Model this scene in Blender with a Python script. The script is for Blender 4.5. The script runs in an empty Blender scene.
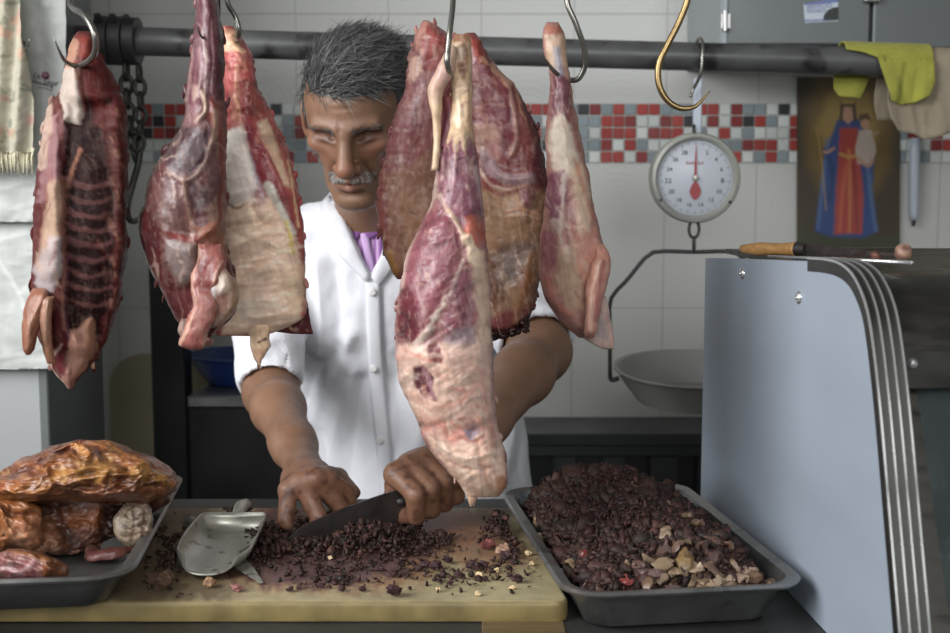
import bpy, math, random
import numpy as np
from mathutils import Vector, Matrix

SC = bpy.context.scene
COL = SC.collection

# ------------------------------------------------------------------ camera, world, lights, exposure
CAMZ = 1.345
LENS = 45.0
FP = 950 * LENS / 36.0
TH = math.atan(126.0 / FP)
cd = bpy.data.cameras.new('camera'); cam = bpy.data.objects.new('camera', cd); COL.objects.link(cam)
cd.lens = LENS; cd.sensor_width = 36.0; cd.clip_start = 0.02
cam.location = (0, 0, CAMZ); cam.rotation_euler = (math.pi / 2 - TH, 0, 0)
cd.dof.use_dof = True; cd.dof.focus_distance = 1.27; cd.dof.aperture_fstop = 6.5
SC.camera = cam

W = bpy.data.worlds.new('street_daylight'); SC.world = W; W.use_nodes = True
bg = W.node_tree.nodes['Background']; bg.inputs[0].default_value = (0.80, 0.90, 1.0, 1); bg.inputs[1].default_value = 0.10

def area(name, loc, target, sx, sy, power, col=(1, 1, 1), spread=math.pi):
    l = bpy.data.lights.new(name, 'AREA'); l.shape = 'RECTANGLE'; l.size = sx; l.size_y = sy
    l.energy = power; l.color = col; l.spread = spread
    o = bpy.data.objects.new(name, l); COL.objects.link(o); o.location = loc
    o.rotation_euler = (Vector(target) - Vector(loc)).to_track_quat('-Z', 'Y').to_euler()
    return o
# daylight through an unseen left opening made for it; front fill lamp added
area('open_side_daylight', (-1.50, 0.35, 1.95), (0.15, 1.6, 1.12), 1.3, 1.2, 35, (0.97, 0.985, 1.0), math.radians(130))
area('shopfront_fill', (0.30, -1.35, 2.0), (0.15, 1.7, 1.1), 1.8, 1.0, 18, (0.97, 0.985, 1.0), math.radians(120))

SC.view_settings.view_transform = 'Standard'; SC.view_settings.look = 'None'
SC.view_settings.gamma = 1.0; SC.view_settings.use_curve_mapping = False
SC.view_settings.exposure = 0.0

# ------------------------------------------------------------------ helpers
def ray(px, py):
    px = np.asarray(px, float); py = np.asarray(py, float)
    a = (px - 475.0) / FP; b = (316.5 - py) / FP
    dy = math.cos(TH) + b * math.sin(TH); dz = -math.sin(TH) + b * math.cos(TH)
    return np.stack([a / dy, np.ones_like(a + b), dz / dy], -1)
def P(px, py, Y):
    return ray(px, py) * np.asarray(Y, float)[..., None] + np.array([0, 0, CAMZ])
def PZ(px, py, z):
    d = ray(px, py); t = (z - CAMZ) / d[..., 2]
    return d * t[..., None] + np.array([0, 0, CAMZ])
def PX(px, py, X):
    d = ray(px, py); t = X / d[..., 0]
    return d * t[..., None] + np.array([0, 0, CAMZ])
def proj(p):
    q = p - np.array([0, 0, CAMZ])
    f = q[:, 1] * math.cos(TH) - q[:, 2] * math.sin(TH); u = q[:, 1] * math.sin(TH) + q[:, 2] * math.cos(TH)
    return 475 + FP * q[:, 0] / f, 316.5 - FP * u / f
def m_px(Y): return Y / FP

KDEF = [1.22]
TINT = [(1.0, 1.0, 1.0)]
def c(r, g, b, k=None):
    o = []; k = KDEF[0] if k is None else k
    for v, tn in zip((r, g, b), TINT[0]):
        v /= 255.0
        v = v / 12.92 if v <= 0.04045 else ((v + 0.055) / 1.055) ** 2.4
        o.append(min(v * k * tn, 0.88))
    return tuple(o)

_hc = [374761393, 668265263, 1442695041]
def _hash(ix, iy, iz, seed):
    h = (ix * _hc[0] + iy * _hc[1] + iz * _hc[2] + seed * 974634777) & 0xFFFFFFFF
    h = ((h ^ (h >> 13)) * 1274126177) & 0xFFFFFFFF
    h = ((h ^ (h >> 16)) * 2246822519) & 0xFFFFFFFF
    return ((h ^ (h >> 15)) & 0xFFFFFF) / float(0xFFFFFF) * 2 - 1
def vnoise(p, seed=0):
    p = np.asarray(p, float)
    i = np.floor(p).astype(np.int64); f = p - i; f = f * f * (3 - 2 * f)
    r = 0
    for dx in (0, 1):
        wx = f[..., 0] if dx else 1 - f[..., 0]
        for dy in (0, 1):
            wy = f[..., 1] if dy else 1 - f[..., 1]
            for dz in (0, 1):
                wz = f[..., 2] if dz else 1 - f[..., 2]
                r = r + wx * wy * wz * _hash(i[..., 0] + dx, i[..., 1] + dy, i[..., 2] + dz, seed)
    return r
def fbm(p, o=3, seed=0):
    s = 0; a = 1; t = 0
    p = np.asarray(p, float)
    for k in range(o):
        s = s + a * vnoise(p * 2 ** k, seed + k * 7); t += a; a *= 0.5
    return s / t
def n2(x, y, sx, sy=None, o=3, seed=0):
    sy = sx if sy is None else sy
    return fbm(np.stack([np.asarray(x) * sx, np.asarray(y) * sy, np.full_like(np.asarray(x, float), seed * 3.7)], -1), o, seed)
def sstep(a, b, x):
    t = np.clip((x - a) / (b - a), 0, 1); return t * t * (3 - 2 * t)
def pchip(xs, ys, x):
    xs = np.asarray(xs, float); ys = np.asarray(ys, float)
    h = np.diff(xs); d = np.diff(ys) / h
    m = np.zeros_like(ys); m[0] = d[0]; m[-1] = d[-1]
    for i in range(1, len(xs) - 1):
        m[i] = 0 if d[i - 1] * d[i] <= 0 else 2 * d[i - 1] * d[i] / (d[i - 1] + d[i])
    k = np.clip(np.searchsorted(xs, x) - 1, 0, len(xs) - 2)
    t = (x - xs[k]) / h[k]
    return ((1 + 2 * t) * (1 - t) ** 2 * ys[k] + t * (1 - t) ** 2 * h[k] * m[k] + t * t * (3 - 2 * t) * ys[k + 1] + t * t * (t - 1) * h[k] * m[k + 1])

# ---- materials
def nd(nt, t, **kw):
    n = nt.nodes.new(t)
    for k, v in kw.items():
        setattr(n, k, v)
    return n
def lk(nt, a, b): nt.links.new(a, b)
def math_n(nt, op, a, b=None, clampv=False):
    n = nd(nt, 'ShaderNodeMath', operation=op); n.use_clamp = clampv
    for i, v in enumerate((a, b)):
        if v is None: continue
        if isinstance(v, (int, float)): n.inputs[i].default_value = v
        else: lk(nt, v, n.inputs[i])
    return n.outputs[0]
def mat(name, col=(0.5, 0.5, 0.5), rough=0.5, metal=0.0, var=0.12, scale=18.0, bump=0.0, bscale=120.0,
        attr=False, coat=0.0, spec=0.5, rvar=0.1, stretch=(1, 1, 1), dirt=None, trans=0.0, sss=0.0, sheen=0.0):
    m = bpy.data.materials.new(name); m.use_nodes = True
    nt = m.node_tree; b = nt.nodes['Principled BSDF']
    tc = nd(nt, 'ShaderNodeTexCoord'); mp = nd(nt, 'ShaderNodeMapping'); mp.inputs['Scale'].default_value = stretch
    lk(nt, tc.outputs['Object'], mp.inputs[0])
    nz = nd(nt, 'ShaderNodeTexNoise'); nz.inputs['Scale'].default_value = scale; nz.inputs['Detail'].default_value = 5
    lk(nt, mp.outputs[0], nz.inputs['Vector'])
    mr = nd(nt, 'ShaderNodeMapRange'); mr.inputs['From Min'].default_value = 0.25; mr.inputs['From Max'].default_value = 0.75
    mr.inputs['To Min'].default_value = 1 - var; mr.inputs['To Max'].default_value = 1 + var
    lk(nt, nz.outputs[0], mr.inputs[0])
    if attr:
        at = nd(nt, 'ShaderNodeAttribute', attribute_name='Col'); src = at.outputs['Color']
    else:
        rgb = nd(nt, 'ShaderNodeRGB'); rgb.outputs[0].default_value = (*col, 1); src = rgb.outputs[0]
    mx = nd(nt, 'ShaderNodeVectorMath', operation='SCALE'); lk(nt, src, mx.inputs[0]); lk(nt, mr.outputs[0], mx.inputs['Scale'])
    out = mx.outputs[0]
    if dirt:
        n3 = nd(nt, 'ShaderNodeTexNoise'); n3.inputs['Scale'].default_value = dirt[1]; n3.inputs['Detail'].default_value = 7
        lk(nt, tc.outputs['Object'], n3.inputs['Vector'])
        r3 = nd(nt, 'ShaderNodeMapRange'); r3.inputs['From Min'].default_value = dirt[2]; r3.inputs['From Max'].default_value = dirt[2] + 0.12
        r3.inputs['To Max'].default_value = dirt[3]
        lk(nt, n3.outputs[0], r3.inputs[0])
        mm = nd(nt, 'ShaderNodeMix', data_type='RGBA'); lk(nt, r3.outputs[0], mm.inputs[0]); lk(nt, out, mm.inputs[6]); mm.inputs[7].default_value = (*dirt[0], 1)
        out = mm.outputs[2]
    lk(nt, out, b.inputs['Base Color'])
    b.inputs['Metallic'].default_value = metal; b.inputs['Specular IOR Level'].default_value = spec
    b.inputs['Coat Weight'].default_value = coat; b.inputs['Coat Roughness'].default_value = 0.15
    b.inputs['Transmission Weight'].default_value = trans
    if sheen: b.inputs['Sheen Weight'].default_value = sheen
    if sss:
        b.inputs['Subsurface Weight'].default_value = sss; b.inputs['Subsurface Radius'].default_value = (1, .35, .2); b.inputs['Subsurface Scale'].default_value = 0.006
    r2 = nd(nt, 'ShaderNodeMapRange'); r2.inputs['From Min'].default_value = 0.3; r2.inputs['From Max'].default_value = 0.7
    r2.inputs['To Min'].default_value = max(0.03, rough - rvar); r2.inputs['To Max'].default_value = min(1, rough + rvar)
    lk(nt, nz.outputs[0], r2.inputs[0]); lk(nt, r2.outputs[0], b.inputs['Roughness'])
    if bump:
        n2_ = nd(nt, 'ShaderNodeTexNoise'); n2_.inputs['Scale'].default_value = bscale; n2_.inputs['Detail'].default_value = 4
        lk(nt, mp.outputs[0], n2_.inputs['Vector'])
        bp = nd(nt, 'ShaderNodeBump'); bp.inputs['Strength'].default_value = bump; bp.inputs['Distance'].default_value = 0.002
        lk(nt, n2_.outputs[0], bp.inputs['Height']); lk(nt, bp.outputs[0], b.inputs['Normal'])
    return m

# ---- objects
def wloc(o):
    v = np.zeros(3)
    while o is not None:
        v += np.array(o.location); o = o.parent
    return v
def tag(o, label=None, cat=None, group=None, kind=None):
    if label: o['label'] = label
    if cat: o['category'] = cat
    if group: o['group'] = group
    if kind: o['kind'] = kind
    return o
def thing(name, loc, label, cat, group=None):
    o = bpy.data.objects.new(name, None); COL.objects.link(o); o.location = tuple(float(v) for v in loc)
    o.empty_display_size = 0.02
    return tag(o, label, cat, group)
def obj(name, vf, m, parent=None, smooth=True, cols=None, base=None):
    V = np.asarray(vf[0], float); Fc = vf[1]
    if base is None:
        base = np.array([(V[:, 0].min() + V[:, 0].max()) / 2, (V[:, 1].min() + V[:, 1].max()) / 2, V[:, 2].min()])
    base = np.asarray(base, float)
    me = bpy.data.meshes.new(name)
    L = V - base
    if isinstance(Fc, np.ndarray) and Fc.ndim == 2:
        n = Fc.shape[1]
        me.vertices.add(len(L)); me.vertices.foreach_set('co', L.ravel())
        me.loops.add(Fc.size); me.loops.foreach_set('vertex_index', Fc.ravel().astype(np.int32))
        me.polygons.add(len(Fc)); me.polygons.foreach_set('loop_start', np.arange(0, Fc.size, n, dtype=np.int32))
        me.update(calc_edges=True); me.validate()
    else:
        me.from_pydata([tuple(v) for v in L], [], [tuple(int(i) for i in f) for f in Fc])
        me.update()
    if smooth is True:
        me.polygons.foreach_set('use_smooth', [True] * len(me.polygons))
    elif smooth:
        me.polygons.foreach_set('use_smooth', [True] * len(me.polygons))
        try: me.set_sharp_from_angle(angle=smooth)
        except Exception: pass
    if cols is not None:
        a = me.color_attributes.new('Col', 'FLOAT_COLOR', 'POINT')
        cc = np.ones((len(L), 4)); cc[:, :3] = np.clip(cols, 0.001, 0.9)
        a.data.foreach_set('color', cc.ravel())
    me.materials.append(m)
    o = bpy.data.objects.new(name, me); COL.objects.link(o)
    if parent is not None:
        o.parent = parent; o.location = tuple(base - wloc(parent))
    else:
        o.location = tuple(base)
    return o
SM = math.radians(35)

class MB:
    def __init__(s): s.v = []; s.f = []; s.n = 0
    def add(s, vf):
        v = np.asarray(vf[0], float).reshape(-1, 3)
        s.v.append(v); s.f += [tuple(int(i) + s.n for i in f) for f in vf[1]]; s.n += len(v); return s
    def get(s): return np.concatenate(s.v), s.f
def join(*a):
    b = MB()
    for x in a: b.add(x)
    return b.get()
def box(c0, c1, bev=0.0):
    c0 = np.minimum(c0, c1), np.maximum(c0, c1); lo, hi = c0
    if bev <= 0:
        v = [(x, y, z) for x in (lo[0], hi[0]) for y in (lo[1], hi[1]) for z in (lo[2], hi[2])]
        return np.array(v), [(0, 1, 3, 2), (4, 6, 7, 5), (0, 4, 5, 1), (2, 3, 7, 6), (0, 2, 6, 4), (1, 5, 7, 3)]
    b = min(bev, *(0.45 * (hi - lo)))
    # chamfered box: per corner three verts
    v = []; idx = {}
    for ix in (0, 1):
        for iy in (0, 1):
            for iz in (0, 1):
                s = np.array([ix, iy, iz]); cn = np.where(s == 1, hi, lo); ins = np.where(s == 1, -b, b)
                for a in range(3):
                    p = cn + ins; p[a] = cn[a]; idx[(ix, iy, iz, a)] = len(v); v.append(p)
    f = []
    for a in range(3):
        o1, o2 = [k for k in range(3) if k != a]
        for sgn in (0, 1):
            q = []
            for (u, w) in ((0, 0), (1, 0), (1, 1), (0, 1)):
                k = [0, 0, 0]; k[a] = sgn; k[o1] = u; k[o2] = w; q.append(idx[(*k, a)])
            f.append(q)
    for a in range(3):  # edges along axis a
        o1, o2 = [k for k in range(3) if k != a]
        for u in (0, 1):
            for w in (0, 1):
                q = []
                for t, ax in ((0, o1), (1, o1), (1, o2), (0, o2)):
                    k = [0, 0, 0]; k[a] = t; k[o1] = u; k[o2] = w; q.append(idx[(*k, ax)])
                f.append(q)
    for ix in (0, 1):
        for iy in (0, 1):
            for iz in (0, 1): f.append([idx[(ix, iy, iz, a)] for a in range(3)])
    v = np.array(v); cen = (lo + hi) / 2
    out = []
    for q in f:
        n = np.cross(v[q[1]] - v[q[0]], v[q[2]] - v[q[0]])
        if np.dot(n, v[q].mean(0) - cen) < 0: q = q[::-1]
        out.append(tuple(q))
    return v, out
def xform(vf, M):
    v = np.asarray(vf[0], float); M = np.array(M)
    return v @ M[:3, :3].T + M[:3, 3], vf[1]
def smooth_path(pts, n=8):
    pts = np.asarray(pts, float)
    if len(pts) < 3: return pts
    t = np.concatenate([[0], np.cumsum(np.linalg.norm(np.diff(pts, axis=0), axis=1))])
    q = np.linspace(0, t[-1], n * (len(pts) - 1) + 1)
    m = np.zeros_like(pts); m[1:-1] = (pts[2:] - pts[:-2]) / (t[2:] - t[:-2])[:, None]
    m[0] = (pts[1] - pts[0]) / (t[1] - t[0]); m[-1] = (pts[-1] - pts[-2]) / (t[-1] - t[-2])
    k = np.clip(np.searchsorted(t, q, side='right') - 1, 0, len(t) - 2); h = (t[k + 1] - t[k]); u = ((q - t[k]) / h)[:, None]; h = h[:, None]
    return (1 + 2 * u) * (1 - u) ** 2 * pts[k] + u * (1 - u) ** 2 * h * m[k] + u * u * (3 - 2 * u) * pts[k + 1] + u * u * (u - 1) * h * m[k + 1]
def tube(pts, r, seg=8, smooth=0, flat=1.0, caps=True, up=(0, 0, 1)):
    pts = np.asarray(pts, float)
    rr = np.asarray(r, float) * np.ones(len(pts)) if np.ndim(r) else np.full(len(pts), float(r))
    if smooth:
        n0 = len(pts); sp = smooth_path(pts, smooth)
        rr = np.interp(np.linspace(0, n0 - 1, len(sp)), np.arange(n0), rr); pts = sp
    T = np.gradient(pts, axis=0); T /= np.linalg.norm(T, axis=1)[:, None] + 1e-12
    u = np.array(up, float)
    if abs(np.dot(u, T[0])) > 0.95: u = np.array([0, 1, 0]) if abs(T[0][1]) < 0.9 else np.array([1, 0, 0])
    v = []; f = []
    a = np.linspace(0, 2 * math.pi, seg, endpoint=False)
    for i in range(len(pts)):
        s = np.cross(T[i], u); s /= np.linalg.norm(s) + 1e-12; u = np.cross(s, T[i])
        v.append(pts[i] + rr[i] * (np.cos(a)[:, None] * s + np.sin(a)[:, None] * u * flat))
    for i in range(len(pts) - 1):
        for j in range(seg):
            f.append((i * seg + j, i * seg + (j + 1) % seg, (i + 1) * seg + (j + 1) % seg, (i + 1) * seg + j))
    if caps:
        f.append(tuple(range(seg - 1, -1, -1))); f.append(tuple((len(pts) - 1) * seg + j for j in range(seg)))
    return np.concatenate(v), f
def lathe(prof, cen=(0, 0, 0), seg=48, axis='z', sx=1.0, sy=1.0):
    prof = np.asarray(prof, float); a = np.linspace(0, 2 * math.pi, seg, endpoint=False)
    v = np.stack([np.outer(prof[:, 0], np.cos(a)) * sx, np.outer(prof[:, 0], np.sin(a)) * sy, np.repeat(prof[:, 1][:, None], seg, 1)], -1).reshape(-1, 3)
    f = []
    for i in range(len(prof) - 1):
        for j in range(seg):
            f.append((i * seg + j, i * seg + (j + 1) % seg, (i + 1) * seg + (j + 1) % seg, (i + 1) * seg + j))
    if axis == 'y': v = np.stack([v[:, 0], v[:, 2], v[:, 1]], -1); f = [q[::-1] for q in f]
    if axis == 'x': v = np.stack([v[:, 2], v[:, 0], v[:, 1]], -1)
    return v + np.array(cen), f
def ell(cen, r, R=None, n=16, m=10):
    v = [(0, 0, 1)]; f = []
    for i in range(1, m):
        t = math.pi * i / m
        for j in range(n):
            p = 2 * math.pi * j / n; v.append((math.sin(t) * math.cos(p), math.sin(t) * math.sin(p), math.cos(t)))
    v.append((0, 0, -1)); L = len(v) - 1
    for j in range(n):
        f.append((0, 1 + j, 1 + (j + 1) % n)); f.append((L, L - n + (j + 1) % n, L - n + j))
        for i in range(m - 2):
            a = 1 + i * n; f.append((a + j, a + n + j, a + n + (j + 1) % n, a + (j + 1) % n))
    v = np.array(v) * np.array(r)
    if R is not None: v = v @ np.array(R).T
    return v + np.array(cen), f
def prism(poly, d0, d1):
    """front polygon points (world) swept by vectors d0..d1"""
    p = np.asarray(poly, float); n = len(p)
    v = np.concatenate([p + np.array(d0), p + np.array(d1)])
    f = [tuple(range(n)), tuple(range(2 * n - 1, n - 1, -1))]
    f += [(i, i + n, (i + 1) % n + n, (i + 1) % n) for i in range(n)]
    # orient outward
    cen = v.mean(0); A = 0.5 * sum(np.dot(np.cross(p[i] - cen, p[(i + 1) % n] - cen), np.array(d1) - np.array(d0)) for i in range(n))
    if A > 0: f = [q[::-1] for q in f]
    return v, f
def rot_to(d, up=(0, 0, 1)):
    z = np.asarray(d, float); z = z / np.linalg.norm(z); u = np.array(up, float)
    if abs(np.dot(z, u)) > .97: u = np.array([0, 1, 0.])
    x = np.cross(u, z); x /= np.linalg.norm(x); return np.stack([x, np.cross(z, x), z], 1)
def text(name, s, size, m, parent, pos, ang=0.0, ext=0.0002, shear=0.0, align='CENTER', base_rot=None):
    cu = bpy.data.curves.new('lettering', 'FONT'); cu.body = s; cu.size = size; cu.align_x = align; cu.align_y = 'CENTER'; cu.extrude = ext; cu.shear = shear
    t = bpy.data.objects.new('lettering', cu); COL.objects.link(t)
    bpy.context.view_layer.update()
    me = bpy.data.meshes.new_from_object(t.evaluated_get(bpy.context.evaluated_depsgraph_get()))
    v = np.array([x.co[:] for x in me.vertices]) if len(me.vertices) else np.zeros((0, 3)); f = [tuple(p.vertices) for p in me.polygons]
    bpy.data.objects.remove(t); bpy.data.curves.remove(cu); bpy.data.meshes.remove(me)
    Rz = np.array([[math.cos(ang), -math.sin(ang), 0], [math.sin(ang), math.cos(ang), 0], [0, 0, 1]])
    Rx = np.array([[1, 0, 0], [0, 0, -1], [0, 1, 0]]) if base_rot is None else base_rot      # text faces -y
    return v @ (Rx @ Rz).T + np.array(pos), f

# ---- painted, bulged lofts: cuts of meat and hanging cloths
def poly_sd(x, y, poly):
    p = np.asarray(poly, float); n = len(p); d = np.full(x.shape, 1e18); ins = np.zeros(x.shape, bool)
    for i in range(n):
        a = p[i]; b = p[(i + 1) % n]; e = b - a
        t = np.clip(((x - a[0]) * e[0] + (y - a[1]) * e[1]) / (e @ e + 1e-12), 0, 1)
        d = np.minimum(d, (x - a[0] - t * e[0]) ** 2 + (y - a[1] - t * e[1]) ** 2)
        cnd = ((a[1] <= y) & (b[1] > y)) | ((b[1] <= y) & (a[1] > y))
        xi = a[0] + (y - a[1]) / (b[1] - a[1] if b[1] != a[1] else 1e-9) * e[0]
        ins ^= cnd & (x < xi)
    d = np.sqrt(d); return np.where(ins, -d, d)
def line_sd(x, y, pts, w):
    p = smooth_path(np.asarray(pts, float), 6); ws = np.interp(np.linspace(0, 1, len(p)), np.linspace(0, 1, len(w)), w) if np.ndim(w) else np.full(len(p), float(w))
    d = np.full(x.shape, 1e9)
    for i in range(len(p) - 1):
        a = p[i]; b = p[i + 1]; e = b - a
        t = np.clip(((x - a[0]) * e[0] + (y - a[1]) * e[1]) / (e @ e + 1e-12), 0, 1)
        d = np.minimum(d, np.hypot(x - a[0] - t * e[0], y - a[1] - t * e[1]) - (ws[i] + (ws[i + 1] - ws[i]) * t))
    return d
def L(pts, w, col, soft=2.5, s=0.9, h=0.0, nz=2.0): return ('l', pts, w, col, soft, s, h, nz)
def G(poly, col, soft=4, s=0.9, h=0.0, nz=4.0): return ('p', poly, None, col, soft, s, h, nz)
def paint(x, y, base, strokes, seed=0, fib=(90, 0.10), fleck=0.25, mott=0.16, fleckcol=(205, 175, 165), vein=0.0):
    C = np.ones(x.shape + (3,)) * np.array(base); H = np.zeros(x.shape)
    w1 = n2(x, y, 0.09, o=3, seed=seed + 1); w2 = n2(x, y, 0.3, o=2, seed=seed + 2)
    for k, (t, pts, w, col, soft, s, h, nz) in enumerate(strokes):
        d = poly_sd(x, y, pts) if t == 'p' else line_sd(x, y, pts, w)
        dn = d + nz * w1 + 0.5 * nz * w2
        a = sstep(.62 * soft, -.62 * soft, dn)
        if col is not None:
            A = (a * s)[..., None]; C = C * (1 - A) + np.array(c(*col) if max(col) > 1 else col) * A
        if h: H += h * sstep(soft * 1.6, -soft * 1.6 - 2, d)
    th = math.radians(fib[0]); u = x * math.cos(th) + y * math.sin(th); v = -x * math.sin(th) + y * math.cos(th)
    st = n2(u, v, 0.03, 0.42, o=3, seed=seed + 3)
    C = C * (1 + fib[1] * 2.2 * st + mott * 1.6 * n2(x, y, 0.05, o=4, seed=seed + 5))[..., None]
    vn = np.abs(n2(u, v, 0.022, 0.07, 3, seed + 13)); vm = sstep(0.05, 0.012, vn) * sstep(-.2, .3, n2(x, y, .03, o=2, seed=seed + 15)) * vein
    C = C * (1 - vm[..., None]) + np.array(c(*fleckcol)) * vm[..., None]
    fs_ = n2(u, v, 0.05, 1.1, 2, seed + 17); C = C * (1 + fib[1] * 1.6 * fs_)[..., None]
    if fleck:
        wn = n2(u, v, 0.028, 0.17, o=4, seed=seed + 23) + .35 * n2(x, y, .35, o=2, seed=seed + 24)
        wi = sstep(.16, .30, wn) * sstep(-.25, .15, n2(x, y, .022, o=2, seed=seed + 25)) * min(1, fleck * 1.5)
        C = C * (1 - wi[..., None]) + (np.array(c(*fleckcol)) * .55 + C * .55) * wi[..., None]
        dk = sstep(.20, .36, n2(u, v, 0.035, 0.11, o=4, seed=seed + 27)) * min(1, fleck * 2.2); C = C * (1 - .45 * dk)[..., None]
        fl = sstep(0.22, 0.42, n2(u, v, 0.10, 0.42, o=3, seed=seed + 9)) * fleck
        C = C * (1 - fl[..., None]) + np.array(c(*fleckcol)) * fl[..., None]
    return np.clip(C, 0.004, 0.88), H
def loft(rows, Y, base, strokes=(), back=None, seed=0, nf=70, nb=26, rough=1.5, noise=0.0006, dens=1.25, roundpx=14, power=0.75,
         fib=(90, .1), fleck=.25, mott=.16, lump=0.004, fleckcol=(205, 175, 165), vein=0.0, ridge=None, tat=0):
    rows = sorted(rows); ys = [r[0] for r in rows]
    n = max(8, int((ys[-1] - ys[0]) / dens)); y = np.linspace(ys[0], ys[-1], n)
    g = lambda i, dflt: pchip(ys, [(r[i] if len(r) > i else dflt) for r in rows], y)
    xl, xr, t, dy = g(1, 0), g(2, 0), g(3, .03), g(4, 0.0)
    z0 = np.zeros_like(y)
    xl = xl + rough * n2(z0, y, 1, .11, 4, seed + 21); xr = xr + rough * n2(z0 + 5, y, 1, .11, 4, seed + 22)
    for e in ((y - ys[0]) / roundpx, (ys[-1] - y) / roundpx):
        q = np.clip(e, 0, 1); t = t * np.sqrt(np.maximum(1 - (1 - q) ** 2, .004))
    ph = np.concatenate([np.linspace(0, math.pi, nf, endpoint=False), np.linspace(math.pi, 2 * math.pi, nb, endpoint=False)])
    mid = (xl + xr) / 2; hw = (xr - xl) / 2
    X = mid[:, None] - hw[:, None] * np.cos(ph)[None]; YY = np.repeat(y[:, None], len(ph), 1)
    # jitter the last rows so that the ends are ragged
    s = np.sin(ph)[None]; D = -(t[:, None] / 2) * np.sign(s) * np.abs(s) ** power + dy[:, None]
    C, H = paint(X, YY, base, strokes, seed, fib, fleck, mott, fleckcol, vein)
    fr = np.clip(s, 0, 1) ** 0.5
    D = D - H * 0.001 * fr
    if ridge:
        amp, rf, rv, ra = ridge; th = math.radians(ra); wx = X + 9 * n2(X, YY, .03, o=2, seed=seed + 61); u_ = wx * math.cos(th) + YY * math.sin(th); v_ = -wx * math.sin(th) + YY * math.cos(th)
        rn = 1 - 2.4 * np.abs(n2(u_, v_, rf, rv, 3, seed + 63)); D = D - amp * rn * fr; C = np.clip(C * (1 + .45 * np.clip(rn, -1, .6))[..., None], .004, .88)  # ridges lightened and creases darkened in colour, shading painted in
    p = P(X, YY, np.full(X.shape, Y))
    q = np.stack([p[..., 0], D, p[..., 2]], -1)
    ln = fbm(q * 38, 3, seed + 31); fn = fbm(q * 160, 3, seed + 33)
    D = D + (.6 * lump * ln + noise * fn) * np.minimum(1, np.abs(s) + .25)
    p = P(X, YY, Y + D)
    p[..., 0] += 0.5 * lump * fbm(q * 45, 2, seed + 41); p[..., 2] += 0.4 * lump * fbm(q * 45, 2, seed + 43)
    if back is not None:
        bk = sstep(0.0, -0.35, s * np.ones_like(X))[..., None]; Cb = np.array(back) * (1 + .25 * n2(X, YY, .06, o=4, seed=seed + 51))[..., None]
        C = C * (1 - bk) + Cb * bk
    m = len(ph); v = p.reshape(-1, 3); C = C.reshape(-1, 3)
    i = np.arange(n - 1)[:, None] * m; j = np.arange(m)[None]; jn = (j + 1) % m
    f = np.stack([i + j, i + m + j, i + m + jn, i + jn], -1).reshape(-1, 4)
    fl = [tuple(r) for r in f]
    v = np.concatenate([v, v[:m].mean(0)[None], v[-m:].mean(0)[None]]); C = np.concatenate([C, C[:1], C[-1:]])
    a, b = len(v) - 2, len(v) - 1
    fl += [(a, k, (k + 1) % m) for k in range(m)] + [(b, (n - 1) * m + (k + 1) % m, (n - 1) * m + k) for k in range(m)]
    if tat:      # torn shreds along the cut edges
        rg = random.Random(seed + 77); bb = MB(); bb.add((v, fl)); cs = [C]
        for k in range(tat):
            i = rg.randrange(4, n - 4); jj = rg.choice([0, nf]) + rg.randrange(-3, 4); q0 = i * m + jj % m
            out = v[q0] - v[i * m:(i + 1) * m].mean(0); out /= np.linalg.norm(out) + 1e-9
            d = out * rg.uniform(.05, .35) + np.array([rg.uniform(-.2, .2), rg.uniform(-.3, .2), rg.choice([-1, -1, 1]) * rg.uniform(.5, 1.1)]); d /= np.linalg.norm(d); ln_ = rg.uniform(.006, .016); r0 = rg.uniform(.0018, .0045)
            w = limb([v[q0] - d * ln_ * .5 - out * r0 * .8, v[q0] - d * ln_ * .25 - out * r0 * .3, v[q0] + d * ln_ * .2, v[q0] + d * ln_ * .5 - out * r0 * .2], [r0 * .4, r0, r0 * .85, r0 * .35], [C[q0], C[q0] * rg.uniform(.8, 1.3)], seed + k, 9, .0016, flat=rg.uniform(.6, 1.0), sm=3)
            bb.add(w[:2]); cs.append(w[2])
        v, fl = bb.get(); C = np.clip(np.concatenate(cs), .004, .88)
    return v, fl, C
def wisps(poly, n, cols, w=(.5, 1.3), ln=(8, 26), ang=90, da=25, s=(.25, .55), seed=1, h=.3):
    """random thin streaks of membrane and fat inside a region"""
    rg = random.Random(seed); p = np.array(poly, float); out = []
    x0, y0 = p.min(0); x1, y1 = p.max(0)
    while len(out) < n:
        x, y = rg.uniform(x0, x1), rg.uniform(y0, y1)
        if poly_sd(np.array([x]), np.array([y]), poly)[0] > -1: continue
        a = math.radians(ang + rg.uniform(-da, da)); l = rg.uniform(*ln) / 2; bx_, by_ = rg.uniform(-3, 3), rg.uniform(-3, 3)
        out.append(L([(x - l * math.cos(a), y - l * math.sin(a)), (x + bx_, y + by_), (x + l * math.cos(a), y + l * math.sin(a))], rg.uniform(*w), rg.choice(cols), 1.8, rg.uniform(*s), rg.uniform(-.4, 1) * h, 3))
    return out
def joinc(*a):
    b = MB(); cs = []
    for v, f, cc in a: b.add((v, f)); cs.append(np.asarray(cc))
    v, f = b.get(); return v, f, np.concatenate(cs)
def limb(pts, radii, cols, seed=0, seg=14, noise=.002, flat=1.0, sm=8, mott=.15, fs=120):
    """a sinew, bone or finger of flesh along world points, coloured along its length"""
    v, f = tube(pts, radii, seg, sm, flat)
    n = len(v) // seg; t = np.repeat(np.linspace(0, 1, n), seg)
    cc = np.stack([np.interp(t, np.linspace(0, 1, len(cols)), [q[k] for q in cols]) for k in range(3)], -1)
    v = v + (noise * np.stack([fbm(v * fs * .6, 2, seed + k) for k in range(3)], -1))
    cc = cc * (1 + mott * 2 * fbm(v * fs, 3, seed + 5))[:, None]
    return v, f, cc

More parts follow.
